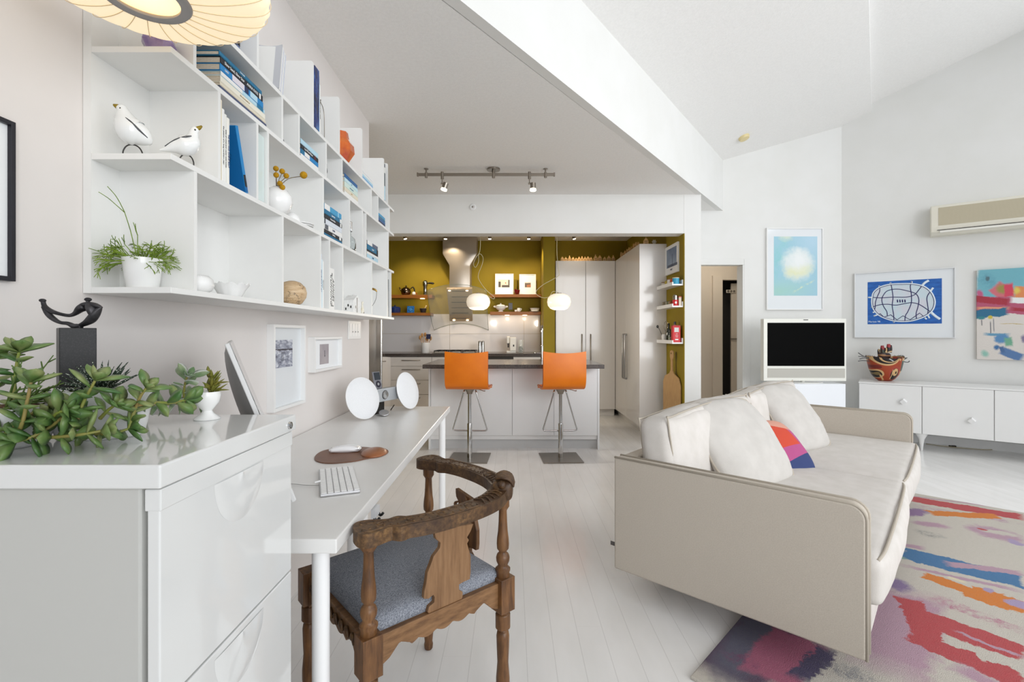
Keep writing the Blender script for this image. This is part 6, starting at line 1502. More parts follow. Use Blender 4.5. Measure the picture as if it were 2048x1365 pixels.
b_2 = MB().box((-0.020, -0.06, 0.03), (0.074, 0.12, 0.235)).build('body', WPL, cm, bevel=0.008)
MB().box((-0.070, -0.02, 0.14), (-0.018, 0.10, 0.25)).build('brew_head', WPL, cm, bevel=0.012)
MB().cbox((0.036, -0.061, 0.11), (0.02, 0.003, 0.03)).build('button', BLACK, b_2)
MB().cyl((-0.045, -0.01, 0.08), (-0.045, -0.01, 0.14), 0.012, seg=12).build('nozzle', DKMET, cm, smooth=50)
e = thing('capsule_jar', 'tall clear jar half full of dark green capsules beside the coffee machine', 'jar', (wx(1041.5), WY, KT))
MB().open_lathe([(0, 0.002), (0.042, 0.002), (0.044, 0.006), (0.044, 0.195), (0.041, 0.195), (0.041, 0.006), (0, 0.005)], seg=30).build('jar', mat('jar_glass', rgb(230, 234, 230), 0.03, alpha=0.25, coat=1.0), e, smooth=50)
k = MB(); R = random.Random(4)
for i in range(34):
    a = R.uniform(0, 6.28); r_ = 0.030 * sqrt(R.random()); k.lathe([(0.009, 0), (0.007, 0.012), (0.0, 0.014)], (r_ * cos(a), r_ * sin(a), 0.006 + (i / 34) * 0.085), 8)
o = k.build('capsules', noisy('capsule_foil', rgb(24, 34, 20), rgb(70, 84, 40), 50, 0.3, metal=0.5), e, smooth=40); o['kind'] = 'stuff'
fc = thing('kitchen_tap', 'tall curved steel tap at the right end of the island sink', 'tap', (KX(1084, 5.62), 5.62, 0.904))
MB().lathe([(0.026, 0), (0.026, 0.006), (0.016, 0.012), (0.016, 0.16), (0.013, 0.17)], seg=20).build('body', CHROME, fc, smooth=50)
MB().sweep([(0, 0, 0.15), (0, 0, 0.32), (0.004, 0.02, 0.375), (0.006, 0.07, 0.40), (0.006, 0.13, 0.385), (0.006, 0.15, 0.34), (0.006, 0.15, 0.26)], [0.0125] * 6 + [0.015], 12, 5).build('spout', CHROME, fc, smooth=180)
MB().sweep([(0, 0, 0.075), (-0.03, 0, 0.078), (-0.09, 0, 0.08)], [0.012, 0.011, 0.010], 10, 2).build('lever', CHROME, fc, smooth=180)
# tall cupboards with vertical bar handles
TX0, TX1, TY = 0.640, 1.512, 7.03; TZ0, TZ1 = 0.105, 2.279
for i, (x0, x1) in enumerate(((TX0, 1.078), (1.080, TX1))):
    e = thing('tall_cupboard', ['left white gloss tall cupboard beside the olive pier', 'second white gloss tall cupboard, in the corner of the kitchen'][i], 'cupboard', (x0, TY, 0), 0, 'tall gloss cupboards facing the island')
    w = x1 - x0
    MB().box((0, 0.022, TZ0), (w, 0.64, TZ1)).box((0, 0.07, 0), (w, 0.10, TZ0)).build('carcass', GLOSSW, e)
    d = MB().box((0.002, 0, TZ0), (w - 0.002, 0.02, TZ1)).build('door', GLOSSW, e, bevel=0.0015)
    hx_ = w - 0.055 if i == 0 else 0.07
    handle(MB(), (hx_, 0, 0.62), (hx_, 0, 1.20), (0, -0.03, 0), 0.007).build('handle', NICKEL, d, smooth=60)
e = thing('side_cupboard', 'row of white gloss tall cupboards on the right side of the kitchen', 'cupboard', (1.514, 5.70, 0))
MB().box((0.022, 0.02, TZ0), (0.32, 1.98, TZ1)).box((0.07, 0.03, 0), (0.10, 1.97, TZ0)).build('carcass', GLOSSW, e)
MB().box((0.0, 0, TZ0), (0.322, 0.02, TZ1)).build('end_panel', GLOSSW, e, bevel=0.0015)
for i in range(2):
    y0 = 0.022 + i * 0.655; d = MB().box((0, y0, TZ0), (0.02, y0 + 0.652, TZ1)).build('door', GLOSSW, e, bevel=0.0015)
    hy = y0 + (0.60 if i == 0 else 0.06)
    handle(MB(), (0, hy, 0.62), (0, hy, 1.20), (-0.032, 0, 0), 0.012).build('handle', mat('broad_steel_handle', rgb(170, 168, 166), 0.3, metal=1.0), d, smooth=60)
# carved toy houses on top of the cupboards
TOY = noisy('pale_toy_wood', rgb(214, 176, 120), rgb(188, 146, 92), 60, 0.6); TOYD = mat('toy_window', rgb(70, 46, 26), 0.7)
def toyhouse(seed, w, hh):
    R = random.Random(seed); e = thing('toy_house', 'x', 'ornament'); t_ = 0.018; kind = seed % 3
    if kind == 0: pr = [(-w / 2, 0), (w / 2, 0), (w / 2, hh * 0.6), (0, hh), (-w / 2, hh * 0.6)]
    elif kind == 1: pr = [(-w / 2, 0), (w / 2, 0), (w / 2, hh * 0.55), (w * 0.3, hh * 0.55), (w * 0.3, hh * 0.75), (w * 0.12, hh * 0.75), (w * 0.12, hh), (-w * 0.12, hh), (-w * 0.12, hh * 0.75), (-w * 0.3, hh * 0.75), (-w * 0.3, hh * 0.55), (-w / 2, hh * 0.55)]
    else: pr = [(-w / 2, 0), (w / 2, 0), (w / 2, hh * 0.45), (w * 0.25, hh * 0.75), (w * 0.1, hh * 0.8), (0, hh), (-w * 0.1, hh * 0.8), (-w * 0.25, hh * 0.75), (-w / 2, hh * 0.45)]
    M = basis((0, t_ / 2, 0), (1, 0, 0), (0, 0, 1)); MB().prism(pr, 0, t_, M).build('facade', TOY, e)
    for zz in (0.16, 0.4):
        for xx in (-0.24, 0.0, 0.24): MB().cbox((xx * w, -t_ / 2 - 0.0004, zz * hh), (w * 0.13, 0.001, hh * 0.14)).build('window', TOYD, e)
    return e
protos = [toyhouse(i, 0.045, (0.075, 0.085, 0.070)[i]) for i in range(3)]
used = [False] * 3; names = ['gabled', 'stepped', 'curved']
TDX = 7.10
pxs = [1124.5, 1131.5, 1139, 1146, 1152, 1158, 1164, 1170, 1176, 1182] + [1191, 1199.5, 1209, 1217.5, 1226.5]
def ordn(i): return ['first', 'second', 'third', 'fourth', 'fifth', 'sixth', 'seventh', 'eighth', 'ninth', 'tenth', 'eleventh', 'twelfth', 'thirteenth', 'fourteenth', 'fifteenth'][i]
R = random.Random(12)
for i, px in enumerate(pxs):
    j = [0, 2, 1, 0, 2, 0, 1, 2, 0, 2, 1, 0, 2, 0, 1][i]; big = 1.0 if i < 10 else 1.22; sc = big * R.uniform(0.85, 1.1)
    lab = '%s carved wooden toy house from the left on the cupboards facing the island' % ordn(i)
    loc = (KX(px, TDX), TDX, TZ1 + 0.0003)
    if not used[j]:
        used[j] = True; e = protos[j]; e.location = loc; e.scale = (sc,) * 3; e['label'] = lab; e['group'] = 'carved toy houses on the facing cupboards'
    else: e = dup(protos[j], loc, None, lab, 'carved toy houses on the facing cupboards', sc)
for i in range(9):
    y = 6.86 - i * 0.118; j = (i * 2 + 1) % 3; px = 1241 + i * 5
    dup(protos[j], (1.56, y, TZ1 + 0.0003), radians(-90), '%s carved toy house counting from the corner along the side cupboards' % ordn(i), 'carved toy houses on the side cupboards', 1.05 * R.uniform(0.85, 1.1))
dup(protos[2], (1.60, 5.74, TZ1 + 0.0003), 0, 'larger carved toy house at the front end of the side cupboards', None, 1.25)
sw = thing('snowflake_ornament', 'pale wooden snowflake ornament at the right end of the side cupboards', 'ornament', (1.70, 5.74, TZ1))
k = MB()
for i in range(6):
    a = i * pi / 3; M = Matrix.Translation((0, 0, 0.03)) @ Matrix.Rotation(a, 4, 'Y'); k.box((0, -0.004, -0.003), (0.028, 0.004, 0.003), M).box((0.016, -0.004, -0.010), (0.020, 0.004, 0.010), M)
k.build('snowflake', mat('pale_snowflake', rgb(214, 210, 196), 0.6), sw)
# picture ledges on the olive side wall
def ledge(zt, label, n):
    e = thing('picture_ledge', label, 'shelf', (1.837, 5.15, zt))
    k = MB(); k.box((-0.118, 0, -0.016), (0, 0.55, 0)).box((-0.118, 0, 0), (-0.106, 0.55, 0.022)).box((-0.012, 0, 0), (0, 0.55, 0.045)); k.build('ledge', WHITE, e, bevel=0.001); return e
z1_, z2_, z3_ = 1.746, 1.512, 1.118
ledge(z1_, 'top white picture ledge on the olive side wall', 1); ledge(z2_, 'middle white picture ledge on the olive side wall', 2); ledge(z3_, 'lowest white picture ledge on the olive side wall', 3)
def can_(nm, label, cat, y, z, r, h_, m, lid=None, x=1.775, group=None):
    e = thing(nm, label, cat, (x, y, z + 0.0003), 0, group)
    MB().lathe([(r, 0), (r, h_)], seg=24).build('body', m, e, smooth=40)
    if lid: MB().lathe([(r * 1.04, h_), (r * 1.04, h_ + r * 0.22), (0, h_ + r * 0.24)], seg=24).build('lid', lid, e, smooth=40)
    return e
g = 'tins and bowls on the top ledge'
can_('tin', 'sky blue tin with a cream lid on the top ledge', 'tin', 5.20, z1_, 0.036, 0.064, col(62, 160, 196), col(214, 196, 166), group=g)
can_('tin', 'orange red tin behind the sky blue one on the top ledge', 'tin', 5.285, z1_, 0.034, 0.062, col(198, 74, 36), group=g)
can_('tin', 'white tin in the middle of the top ledge', 'tin', 5.37, z1_, 0.038, 0.066, OFFW, col(150, 110, 70), group=g)
can_('tin', 'mustard yellow tin near the far end of the top ledge', 'tin', 5.46, z1_, 0.036, 0.064, col(190, 170, 70), group=g)
can_('jar', 'pale jar with a wooden lid at the far end of the top ledge', 'jar', 5.56, z1_, 0.042, 0.05, col(214, 210, 204), col(120, 84, 50), group=g)
JG = mat('spice_glass', rgb(150, 138, 110), 0.1, coat=0.6)
for i in range(6):
    can_('spice_jar', '%s small glass spice jar from the far end of the middle ledge' % ordn(i), 'jar', 5.60 - i * 0.052, z2_, 0.019, 0.062, noisy('spice_%d' % i, *[(rgb(120, 110, 90), rgb(160, 150, 128)), (rgb(96, 88, 70), rgb(130, 120, 96)), (rgb(150, 146, 130), rgb(180, 176, 160)), (rgb(90, 100, 70), rgb(120, 128, 96)), (rgb(150, 130, 90), rgb(170, 150, 110)), (rgb(130, 70, 30), rgb(160, 96, 50))][i], 60, 0.15), DKMET, group='spice jars on the middle ledge')
e = thing('red_tin', 'red and white tin with a silver top on the middle ledge', 'tin', (1.77, 5.20, z2_))
MB().lathe([(0.032, 0), (0.032, 0.065)], seg=24).build('body', col(200, 30, 40), e, smooth=40)
MB().lathe([(0.026, 0.065), (0.026, 0.11), (0.015, 0.12), (0.0, 0.12)], seg=20).build('top', CHROME, e, smooth=40)
MB().ball((-0.005, -0.032, 0.035), (0.012, 0.001, 0.014), 10, 6).build('emblem', OFFW, e)
e = thing('tall_carton', 'small cream and red carton at the near end of the middle ledge', 'carton', (1.808, 5.18, z2_))
MB().cbox((0, 0, 0.045), (0.026, 0.04, 0.09)).build('carton', col(222, 206, 184), e); MB().cbox((0, 0, 0.095), (0.027, 0.041, 0.01)).build('flap', col(196, 60, 50), e)
e = thing('whisk_pot', 'white pot holding the whisk at the far end of the lowest ledge', 'pot', (1.765, 5.56, z3_))
MB().open_lathe([(0, 0), (0.026, 0), (0.034, 0.085), (0.031, 0.085), (0.024, 0.004), (0, 0.004)], seg=24).build('pot', CERAM, e, smooth=50)
e = thing('balloon_whisk', 'steel balloon whisk standing in the white pot on the lowest ledge', 'whisk', (1.765, 5.56, z3_ + 0.01))
k = MB(); k.sweep([(0.0, 0, 0.0), (0.012, 0, 0.11)], 0.005, 8, 1)
for i in range(4):
    a = i * pi / 4; c_, s_ = cos(a) * 0.028, sin(a) * 0.028
    k.sweep([(0.012, 0, 0.11), (0.014 + c_, s_, 0.17), (0.018 + c_ * 0.7, s_ * 0.7, 0.215), (0.02, 0, 0.225), (0.018 - c_ * 0.7, -s_ * 0.7, 0.215), (0.014 - c_, -s_, 0.17), (0.012, 0, 0.11)], 0.0014, 5, 4)
k.build('wires', CHROME, e, smooth=180)
e = thing('slotted_spoon', 'steel serving spoon leaning out of the white pot on the lowest ledge', 'utensil', (1.765, 5.56, z3_ + 0.01))
MB().sweep([(-0.005, -0.004, 0.0), (-0.05, -0.01, 0.11), (-0.075, -0.01, 0.155)], 0.003, 6, 2).ball((-0.082, -0.01, 0.165), (0.014, 0.005, 0.018), 12, 8).build('spoon', DKMET, e, smooth=180)
BOT = [(0.030, 0), (0.031, 0.004), (0.031, 0.11), (0.024, 0.14), (0.012, 0.17), (0.012, 0.21), (0.014, 0.212), (0.014, 0.226), (0.0, 0.228)]
def bottle(label, y, sc, m, cap, x=1.775, lab=None):
    e = thing('bottle', label, 'bottle', (x, y, z3_ + 0.0003)); MB().lathe([(r * sc, z * sc) for r, z in BOT[:6]], seg=24).build('glass', m, e, smooth=50)
    MB().lathe([(0.0135 * sc, 0.195 * sc), (0.0135 * sc, 0.228 * sc), (0, 0.23 * sc)], seg=18).build('cap', cap, e, smooth=50)
    if lab: MB().lathe([(0.0315 * sc, 0.03 * sc), (0.0315 * sc, 0.09 * sc)], seg=24).build('paper_label', lab, e, smooth=50)
bottle('dark green oil bottle in the middle of the lowest ledge', 5.44, 0.92, mat('dark_green_glass', rgb(20, 30, 12), 0.08, coat=1.0), BLACK)
bottle('shorter dark bottle with a pale label on the lowest ledge', 5.34, 0.62, mat('smoky_glass', rgb(60, 66, 56), 0.08, coat=1.0), BLACK, 1.76, col(150, 160, 140))
bottle('slim red bottle with dark neck behind the red canister', 5.275, 0.98, mat('red_glass', rgb(170, 16, 20), 0.12, coat=1.0), DKMET, 1.79)
e = thing('red_canister', 'bright red canister with a white label near the end of the lowest ledge', 'canister', (1.777, 5.205, z3_ + 0.0003))
MB().box((-0.042, -0.028, 0), (0.042, 0.028, 0.175)).build('body', col(206, 24, 34), e, bevel=0.004)
MB().box((-0.026, -0.0288, 0.11), (0.022, -0.0278, 0.158)).build('paper_label', col(214, 214, 210), e)
MB().box((-0.038, -0.028, 0.175), (0.038, 0.028, 0.183)).build('lid', col(180, 20, 30), e)
for zz, w_k in ((0.09, 0.02), (0.073, 0.03), (0.058, 0.026), (0.03, 0.034)): MB().cbox((0, -0.0286, zz), (w_k, 0.001, 0.004 if zz > 0.04 else 0.014)).build('print_line', OFFW, e)
# picture on the olive side wall
PH3 = noisy('lighthouse_photo', rgb(84, 104, 140), rgb(150, 168, 190), 2.0, 0.4)
e = picture('framed_photo', 'white framed blue harbour photo on the olive kitchen wall', (1.8378, 5.49, 2.06), (0, -1, 0), (0, 0, 1), 0.44, 0.33, 0.02, 0.012, FRW, MATB, (-0.17, -0.085, 0.17, 0.13), PH3)
MB().cbox((0.03, -0.005, 0.0158), (0.012, 0.13, 0.0006)).cbox((0.03, -0.07, 0.0158), (0.33, 0.03, 0.0006)).build('tower_print', col(70, 82, 104), e)
text('PORT', 0.03, Matrix.Translation((0, -0.115, 0.0155)), SLATE, e)
# cutting board
cbd = thing('cutting_board', 'long handled wooden pizza board hanging on the olive wall by the post', 'cutting board')
q0 = Vector((1.826 - 0.002, 5.19, 0)); q1 = Vector((1.757, 5.56, 0)); xd = (q0 - q1).normalized(); cbd.matrix_world = basis(((q0 + q1) / 2), xd, (0, 0, 1))
hw_ = (q0 - q1).length / 2
zb, zs, zt = KZ(846, 5.36), KZ(748, 5.36), KZ(701, 5.36)
pr = [(-hw_, zb + 0.10), (-hw_ + 0.03, zb + 0.02), (-hw_ + 0.09, zb), (hw_ - 0.09, zb), (hw_ - 0.03, zb + 0.02), (hw_, zb + 0.10), (hw_, zs - 0.12), (hw_ - 0.04, zs - 0.04), (0.05, zs), (0.018, zs + 0.04), (0.016, zs + 0.15), (0.035, zs + 0.19), (0.03, zt - 0.01), (0.0, zt), (-0.03, zt - 0.01), (-0.035, zs + 0.19), (-0.016, zs + 0.15), (-0.018, zs + 0.04), (-0.05, zs), (-hw_ + 0.04, zs - 0.03), (-hw_, zs - 0.10)]
BRD = noisy('pale_board_wood', rgb(198, 160, 110), rgb(182, 142, 92), 30, 0.55, stretch=(6, 0.4, 1))
MB().prism(pr, -0.008, 0.008).build('board', BRD, cbd, bevel=0.003)
MB().lathe([(0.010, 0.0085), (0.010, 0.0095), (0, 0.0095)], (0, zt - 0.035, 0), 14).build('hanging_hole', mat('hole_dark', rgb(110, 84, 40), 0.8), cbd)
# ---------------------------------------------------------------- lamps
OPAL = mat('opal_glass', rgb(250, 246, 236), 0.25, emit=rgb(255, 238, 212), estr=0.7)
CORD = mat('clear_cord', rgb(196, 186, 150), 0.4)
def globe(label, px, cord):
    D = 5.40; c = P(px, 603.7, D); e = thing('globe_pendant_lamp', label, 'lamp', tuple(c), 0, 'opal globe pendants above the island')
    MB().lathe([(0.065, -0.090), (0.10, -0.076), (0.125, -0.045), (0.134, -0.005), (0.126, 0.038), (0.10, 0.070), (0.06, 0.088), (0.02, 0.093), (0.0, 0.094)], seg=44).build('globe', OPAL, e, smooth=60)
    MB().lathe([(0.030, 0.088), (0.028, 0.098), (0.0, 0.100)], seg=20).build('cap', NICKEL, e, smooth=50)
    pts = [tuple(P(x, y, D + dd) - c) for x, y, dd in cord]
    MB().sweep([(0, 0, 0.098)] + pts, 0.0032, 6, 5).build('cord', CORD, e, smooth=180)
    point('globe_light', (c.x, c.y, c.z - 0.14), 20.0, (1, 0.9, 0.75), 0.06)
globe('left opal glass globe pendant over the island', 956.5, [(972, 590, 0), (986, 598, 0), (988, 594, 0.02), (972, 580, 0), (958, 560, 0), (957, 548, 0), (964, 530, 0), (966, 516, 0), (960, 508, 0), (952, 515, 0), (947, 528, 0), (951, 535, 0), (957, 524, 0), (957, 510, 0), (960, 500, 0), (961, 470, 0), (961, 400, 0.0)])
globe('right opal glass globe pendant over the island', 1118, [(1112, 584, 0), (1105, 584, 0), (1098, 594, 0), (1086, 596, 0), (1074, 590, 0), (1073, 582, 0.02), (1086, 570, 0.02), (1104, 560, 0.02), (1117, 552, 0.01), (1118, 545, 0), (1114, 510, 0), (1114, 470, 0), (1115, 400, 0.0)])
def sphead(e, base, d, ln=0.075, r=0.026):
    base = Vector(base); d = Vector(d).normalized()
    b = MB().sweep([base - d * 0.01, base, base + d * 0.015, base + d * ln], [0.012, 0.016, r, r * 1.05], 18, 1).build('lamp_head', NICKEL, e, smooth=40)
    MB().sweep([base + d * (ln - 0.001), base + d * (ln + 0.008)], [r * 0.95, r * 0.8], 18, 1).build('lens', mat('spot_lens_glow', rgb(255, 250, 236), 0.3, emit=rgb(255, 240, 212), estr=5.0), b)
for i, px in enumerate((809, 891, 979.5, 1057.5, 1147)):
    D = 7.1; x = KX(px, D); e = thing('kitchen_spotlight', '%s ceiling spotlight from the left inside the kitchen' % ordn(i), 'spotlight', (x, D, HC), 0, 'small spotlights on the kitchen ceiling')
    MB().lathe([(0.0, 0.0), (0.04, 0.0), (0.04, -0.012), (0.0, -0.014)][::-1], seg=24).build('mount', NICKEL, e, smooth=40)
    MB().cyl((0, 0, -0.01), (0, 0, -0.035), 0.006, seg=8).build('stalk', NICKEL, e)
    sphead(e, (0, 0, -0.035), (0.25 if i in (0, 4) else 0.0, 0.0, -1), 0.05, 0.026)
# track light in front of the beam
tr = thing('track_light', 'brushed nickel ceiling track rail with two adjustable spots', 'track light')
TD = 4.33; tz = KZ(349.5, TD)
MB().box((KX(834, TD), TD - 0.008, tz - 0.013), (KX(1110, TD), TD + 0.008, tz + 0.013)).build('rail', NICKEL, tr, bevel=0.003)
for px in (835.5, 1108.5): MB().cbox((KX(px, TD), TD, tz), (0.014, 0.024, 0.032)).build('end_cap', NICKEL, tr, bevel=0.002)
for px in (852.5, 1091): 
    x = KX(px, TD); MB().cyl((x, TD, HC), (x, TD, HC - 0.006), 0.020, seg=20).cyl((x, TD, HC), (x, TD, tz), 0.007, seg=10).cyl((x, TD, tz + 0.018), (x, TD, tz - 0.028), 0.013, seg=16).build('support', NICKEL, tr, smooth=40)
x = KX(987, TD); MB().cyl((x, TD, HC), (x, TD, HC - 0.016), 0.058, seg=36).cyl((x, TD, HC), (x, TD, tz - 0.03), 0.014, seg=16).build('ceiling_rose', NICKEL, tr, smooth=40)
for i, (px, dx) in enumerate(((884.5, 0.25), (1059, 0.05))):
    x = KX(px, TD); h_ = MB().cyl((x, TD, tz + 0.024), (x, TD, tz - 0.04), 0.0135, seg=16).cyl((x, TD, tz - 0.04), (x, TD, tz - 0.075), 0.005, seg=8).cyl((x - 0.012, TD, tz - 0.082), (x + 0.012, TD, tz - 0.082), 0.008, seg=10).build('spot_arm', NICKEL, tr, smooth=40)
    d = Vector((-0.35, 0.1, -1)).normalized() if i == 0 else Vector((0.0, 0.05, -1)).normalized()
    b = Vector((x + (0.035 if i == 0 else 0.032), TD, tz - 0.075))
    k = MB().sweep([b, b + d * 0.05], [0.024, 0.025], 20, 1).build('lamp_head', NICKEL, tr, smooth=40)
    MB().sweep([b + d * 0.05, b + d * 0.068, b + d * 0.074], [0.026, 0.029, 0.022], 20, 1).build('lens', mat('spot_lens_glow', ()), k)
    spot('track_spot_light', b + d * 0.085, b + d * 2, 45, (1, 0.93, 0.82), 75, 0.7, 0.02)
# sprinkler rosette on the beam
sp_ = thing('sprinkler_rosette', 'small round white sprinkler rosette on the beam above the kitchen opening', 'sprinkler', tuple(P(945.5, 414.5, 5.128)))
M = Matrix.Rotation(radians(90), 4, 'X')
MB().lathe([(0.036, 0.0), (0.036, 0.004), (0.028, 0.010), (0.022, 0.010), (0.020, 0.004), (0.0, 0.004)], seg=32, M=M).build('ring', FRW, sp_, smooth=40)
MB().lathe([(0.008, 0.004), (0.008, 0.016), (0.0, 0.017)], seg=16, M=M).build('head', NICKEL, sp_, smooth=40)
# ================================================================ right hand side
# smoke alarm on the sloping ceiling
nn_ = (3.82 - 3.31) / 1.43
def ceil_hit(px, py):
    d = Vector(((px - CX) / F, 1, -(py - CY) / F)); # z = 3.31 + nn_*((p-PB).n)
    a = 3.31 - nn_ * PB.dot(n_) - H; b = d.z - nn_ * d.dot(n_); return Vector((0, 0, H)) + d * (a / b)
q = ceil_hit(1487.5, 274); cn_ = Vector((n_.x * nn_, n_.y * nn_, -1)).normalized()
sm = thing('smoke_alarm', 'round yellowed smoke alarm on the high sloping ceiling', 'smoke alarm'); sm.matrix_world = basis(q, b_, cn_.cross(b_))
MB().lathe([(0.058, 0.0), (0.058, 0.012), (0.050, 0.030), (0.020, 0.036), (0.0, 0.036)], seg=36).build('cover', mat('aged_plastic', rgb(222, 206, 156), 0.5), sm, smooth=40)
MB().lathe([(0.048, 0.022), (0.052, 0.024), (0.048, 0.027)], seg=36).build('vent_ring', mat('vent_brown', rgb(150, 130, 80), 0.6), sm)
# art over the television
ZW = DY - 0.001
def DP(px, py): return ((px - CX) * DY / F, ZW, H - (py - CY) * DY / F)
a0, a1_ = DP(1531, 457), DP(1643.5, 620.5)
art1 = paint('soft_blue_abstract', rgb(158, 200, 216), [
    ('ell', -0.20, -0.30, 0.4, 0.16, 0.1, rgb(160, 204, 198), 0.9, 0.10), ('ell', 0.2, 0.30, 0.22, 0.28, 0.4, rgb(176, 208, 226), 0.9, 0.12),
    ('ell', -0.2, 0.1, 0.12, 0.35, -0.3, rgb(140, 200, 204), 0.8, 0.1, 0.15, 8), ('ell', -0.12, 0.36, 0.10, 0.07, 0.2, rgb(206, 220, 206), 0.8, 0.2),
    ('ell', 0.03, 0.02, 0.215, 0.21, 0.3, rgb(214, 226, 226), 0.35, 0.16), ('ell', 0.03, -0.05, 0.19, 0.10, 0.1, rgb(222, 226, 188), 0.6, 0.16), ('ell', 0.04, 0.07, 0.15, 0.15, 0.5, rgb(232, 236, 236), 0.7, 0.16),
    ('box', 0.1, -0.24, 0.16, 0.012, 0.5, rgb(208, 222, 196), 0.6, 0.05, 0.1, 20), ('ell', -0.08, -0.38, 0.25, 0.03, 0.0, rgb(214, 232, 230), 0.8, 0.06, 0.1, 14)], 0.5, wscale=5)
w = a1_[0] - a0[0]; h2 = a0[2] - a1_[2]
i0, i1 = DP(1546, 474), DP(1632.5, 592)
cx_, cz_ = (a0[0] + a1_[0]) / 2, (a0[2] + a1_[2]) / 2
picture('framed_artwork', 'tall white framed pale blue abstract above the television', (cx_, ZW, cz_), (1, 0, 0), (0, 0, 1), w, h2, 0.03, 0.012, FRW, FRM_GLASSY, (i0[0] - cx_, i1[2] - cz_, i1[0] - cx_, i0[2] - cz_), art1, recess=0.012, cat='artwork')
# right wall coordinates: distance t along the wall for a pixel column, offset o into the room
WP = Vector((4.14, 5.68, 0))
def wt_(px, o=0.0):
    p = WP - wn * o; m = (px - CX) / F; return (m * p.y - p.x) / (w_.x - m * w_.y)
def wpt(px, py, o=0.0):
    t_ = wt_(px, o); p = WP - wn * o + w_ * t_; return Vector((p.x, p.y, H - (py - CY) * p.y / F))
pa_, pb_ = wpt(1708.5, 547.4, 0.03), wpt(1911, 676.5, 0.03)
ptl, pbr = wpt(1709, 676, 0.03), wpt(1911, 534.3, 0.03)
ct = (pa_ + pb_ + ptl + pbr) / 4; W2 = ((pb_ - pa_).dot(w_)); H2 = ((pa_.z - ptl.z) + (pbr.z - pb_.z)) / 2
ctw = ct + wn * 0.03
INKL = rgb(46, 44, 96); WHT = rgb(222, 232, 240)
BLP = rgb(30, 92, 172)
def uv(x, y):  # crop pixels -> picture plane metres
    px = 1700 + x / 8.03; py = 520 + y / 8.03; p = wpt(px, py, 0.012); return ((p - ctw).dot(w_), p.z - ctw.z)
art2 = noisy('cobalt_blue_paint', rgb(26, 84, 162), rgb(40, 104, 184), 14, 0.55, stretch=(1, 3, 1))
e = picture('framed_artwork', 'wide framed blue picture of a spiky white outlined oval', ctw - wn * 0.0005, w_, (0, 0, 1), W2, H2, 0.03, 0.010, mat('thin_silver_frame', rgb(226, 227, 228), 0.3, metal=0.2), FRM_GLASSY, (uv(283, 700)[0], uv(900, 1030)[1], uv(1475, 700)[0], uv(900, 328)[1]), art2, recess=0.014, cat='artwork')
base_z = 0.03 - 0.014 + 0.0012
def tube2(k, pts, r, n=4, closed=False, lift=0.0):
    k.sweep([(uv(*p)[0], uv(*p)[1], base_z + lift) for p in pts], r, 6, n, 0.25, up=(0, 0, 1), closed=closed)
oval = [(355, 610), (380, 520), (480, 440), (640, 395), (840, 385), (1020, 388), (1180, 425), (1290, 505), (1350, 610), (1362, 700), (1330, 800), (1250, 880), (1130, 940), (960, 985), (780, 990), (620, 960), (470, 895), (380, 800), (350, 700)]
oc = [uv(*p) for p in oval]; cen = (sum(p[0] for p in oc) / len(oc), sum(p[1] for p in oc) / len(oc))
dense = catmull([Vector((p[0], p[1], 0)) for p in oc], 5, True)
PALB = noisy('pale_ice_blue', rgb(196, 216, 224), rgb(206, 208, 218), 9, 0.55)
MB().prism([(p.x, p.y) for p in dense], base_z - 0.0006, base_z + 0.0006).build('oval_shape', PALB, e)
k = MB()
k.sweep([(p.x, p.y, base_z + 0.001) for p in dense], 0.0075, 6, 1, 0.2, up=(0, 0, 1), closed=True)
for a, b2 in (((470, 480), (470, 415)), ((655, 400), (650, 365)), ((980, 390), (995, 345)), ((1180, 425), (1330, 450)), ((290, 605), (360, 605)), ((340, 760), (370, 765)), ((365, 850), (395, 835)), ((380, 905), (450, 880)), ((705, 1010), (705, 975)), ((880, 1000), (880, 975)), ((1230, 955), (1200, 930)), ((1275, 940), (1250, 890))):
    if a == (1180, 425): continue
    tube2(k, [a, b2], 0.008, 1)
tube2(k, [(1150, 425), (1200, 370), (1265, 332)], 0.012); tube2(k, [(1280, 520), (1310, 480), (1335, 448)], 0.010); tube2(k, [(1290, 835), (1370, 905), (1445, 955)], 0.013)
k.build('white_outline', mat('white_paint', WHT, 0.6), e, smooth=180)
LINE = mat('indigo_line', INKL, 0.6); k = MB()
for l in ([(370, 605), (500, 612), (700, 600), (900, 600), (1030, 565), (1100, 490), (1150, 425), (1200, 372), (1262, 335)], [(345, 765), (470, 725), (600, 715), (740, 728), (900, 700), (1000, 690), (1120, 722), (1290, 835), (1370, 905), (1440, 952)],
          [(470, 420), (478, 500), (440, 590), (410, 680), (405, 760), (385, 830)], [(652, 370), (668, 440), (690, 600), (678, 740), (700, 880), (706, 1005)], [(990, 350), (968, 430), (985, 560), (982, 700), (930, 830), (890, 900), (880, 1000)],
          [(1335, 450), (1280, 520), (1235, 610), (1245, 720), (1255, 800), (1245, 880)], [(600, 900), (590, 830), (540, 750), (512, 660), (525, 590), (600, 500), (760, 472), (940, 505), (1060, 550), (1105, 640), (1090, 760), (1062, 860), (1068, 950)]):
    tube2(k, l, 0.0042, 6, lift=0.0012)
tube2(k, [(440, 885), (485, 865), (545, 922), (655, 885), (755, 965), (850, 900), (965, 963), (1120, 855), (1195, 925)], 0.0042, 1, lift=0.0012)
k.sweep([(cen[0] + (p.x - cen[0]) * 0.975, cen[1] + (p.y - cen[1]) * 0.965, base_z + 0.0014) for p in dense], 0.0036, 6, 1, 0.25, up=(0, 0, 1), closed=True)
for x in (760, 800, 840, 880): tube2(k, [(x, 640), (x + 5, 685)], 0.006, 1, lift=0.001)
k.build('indigo_lines', LINE, e, smooth=180)
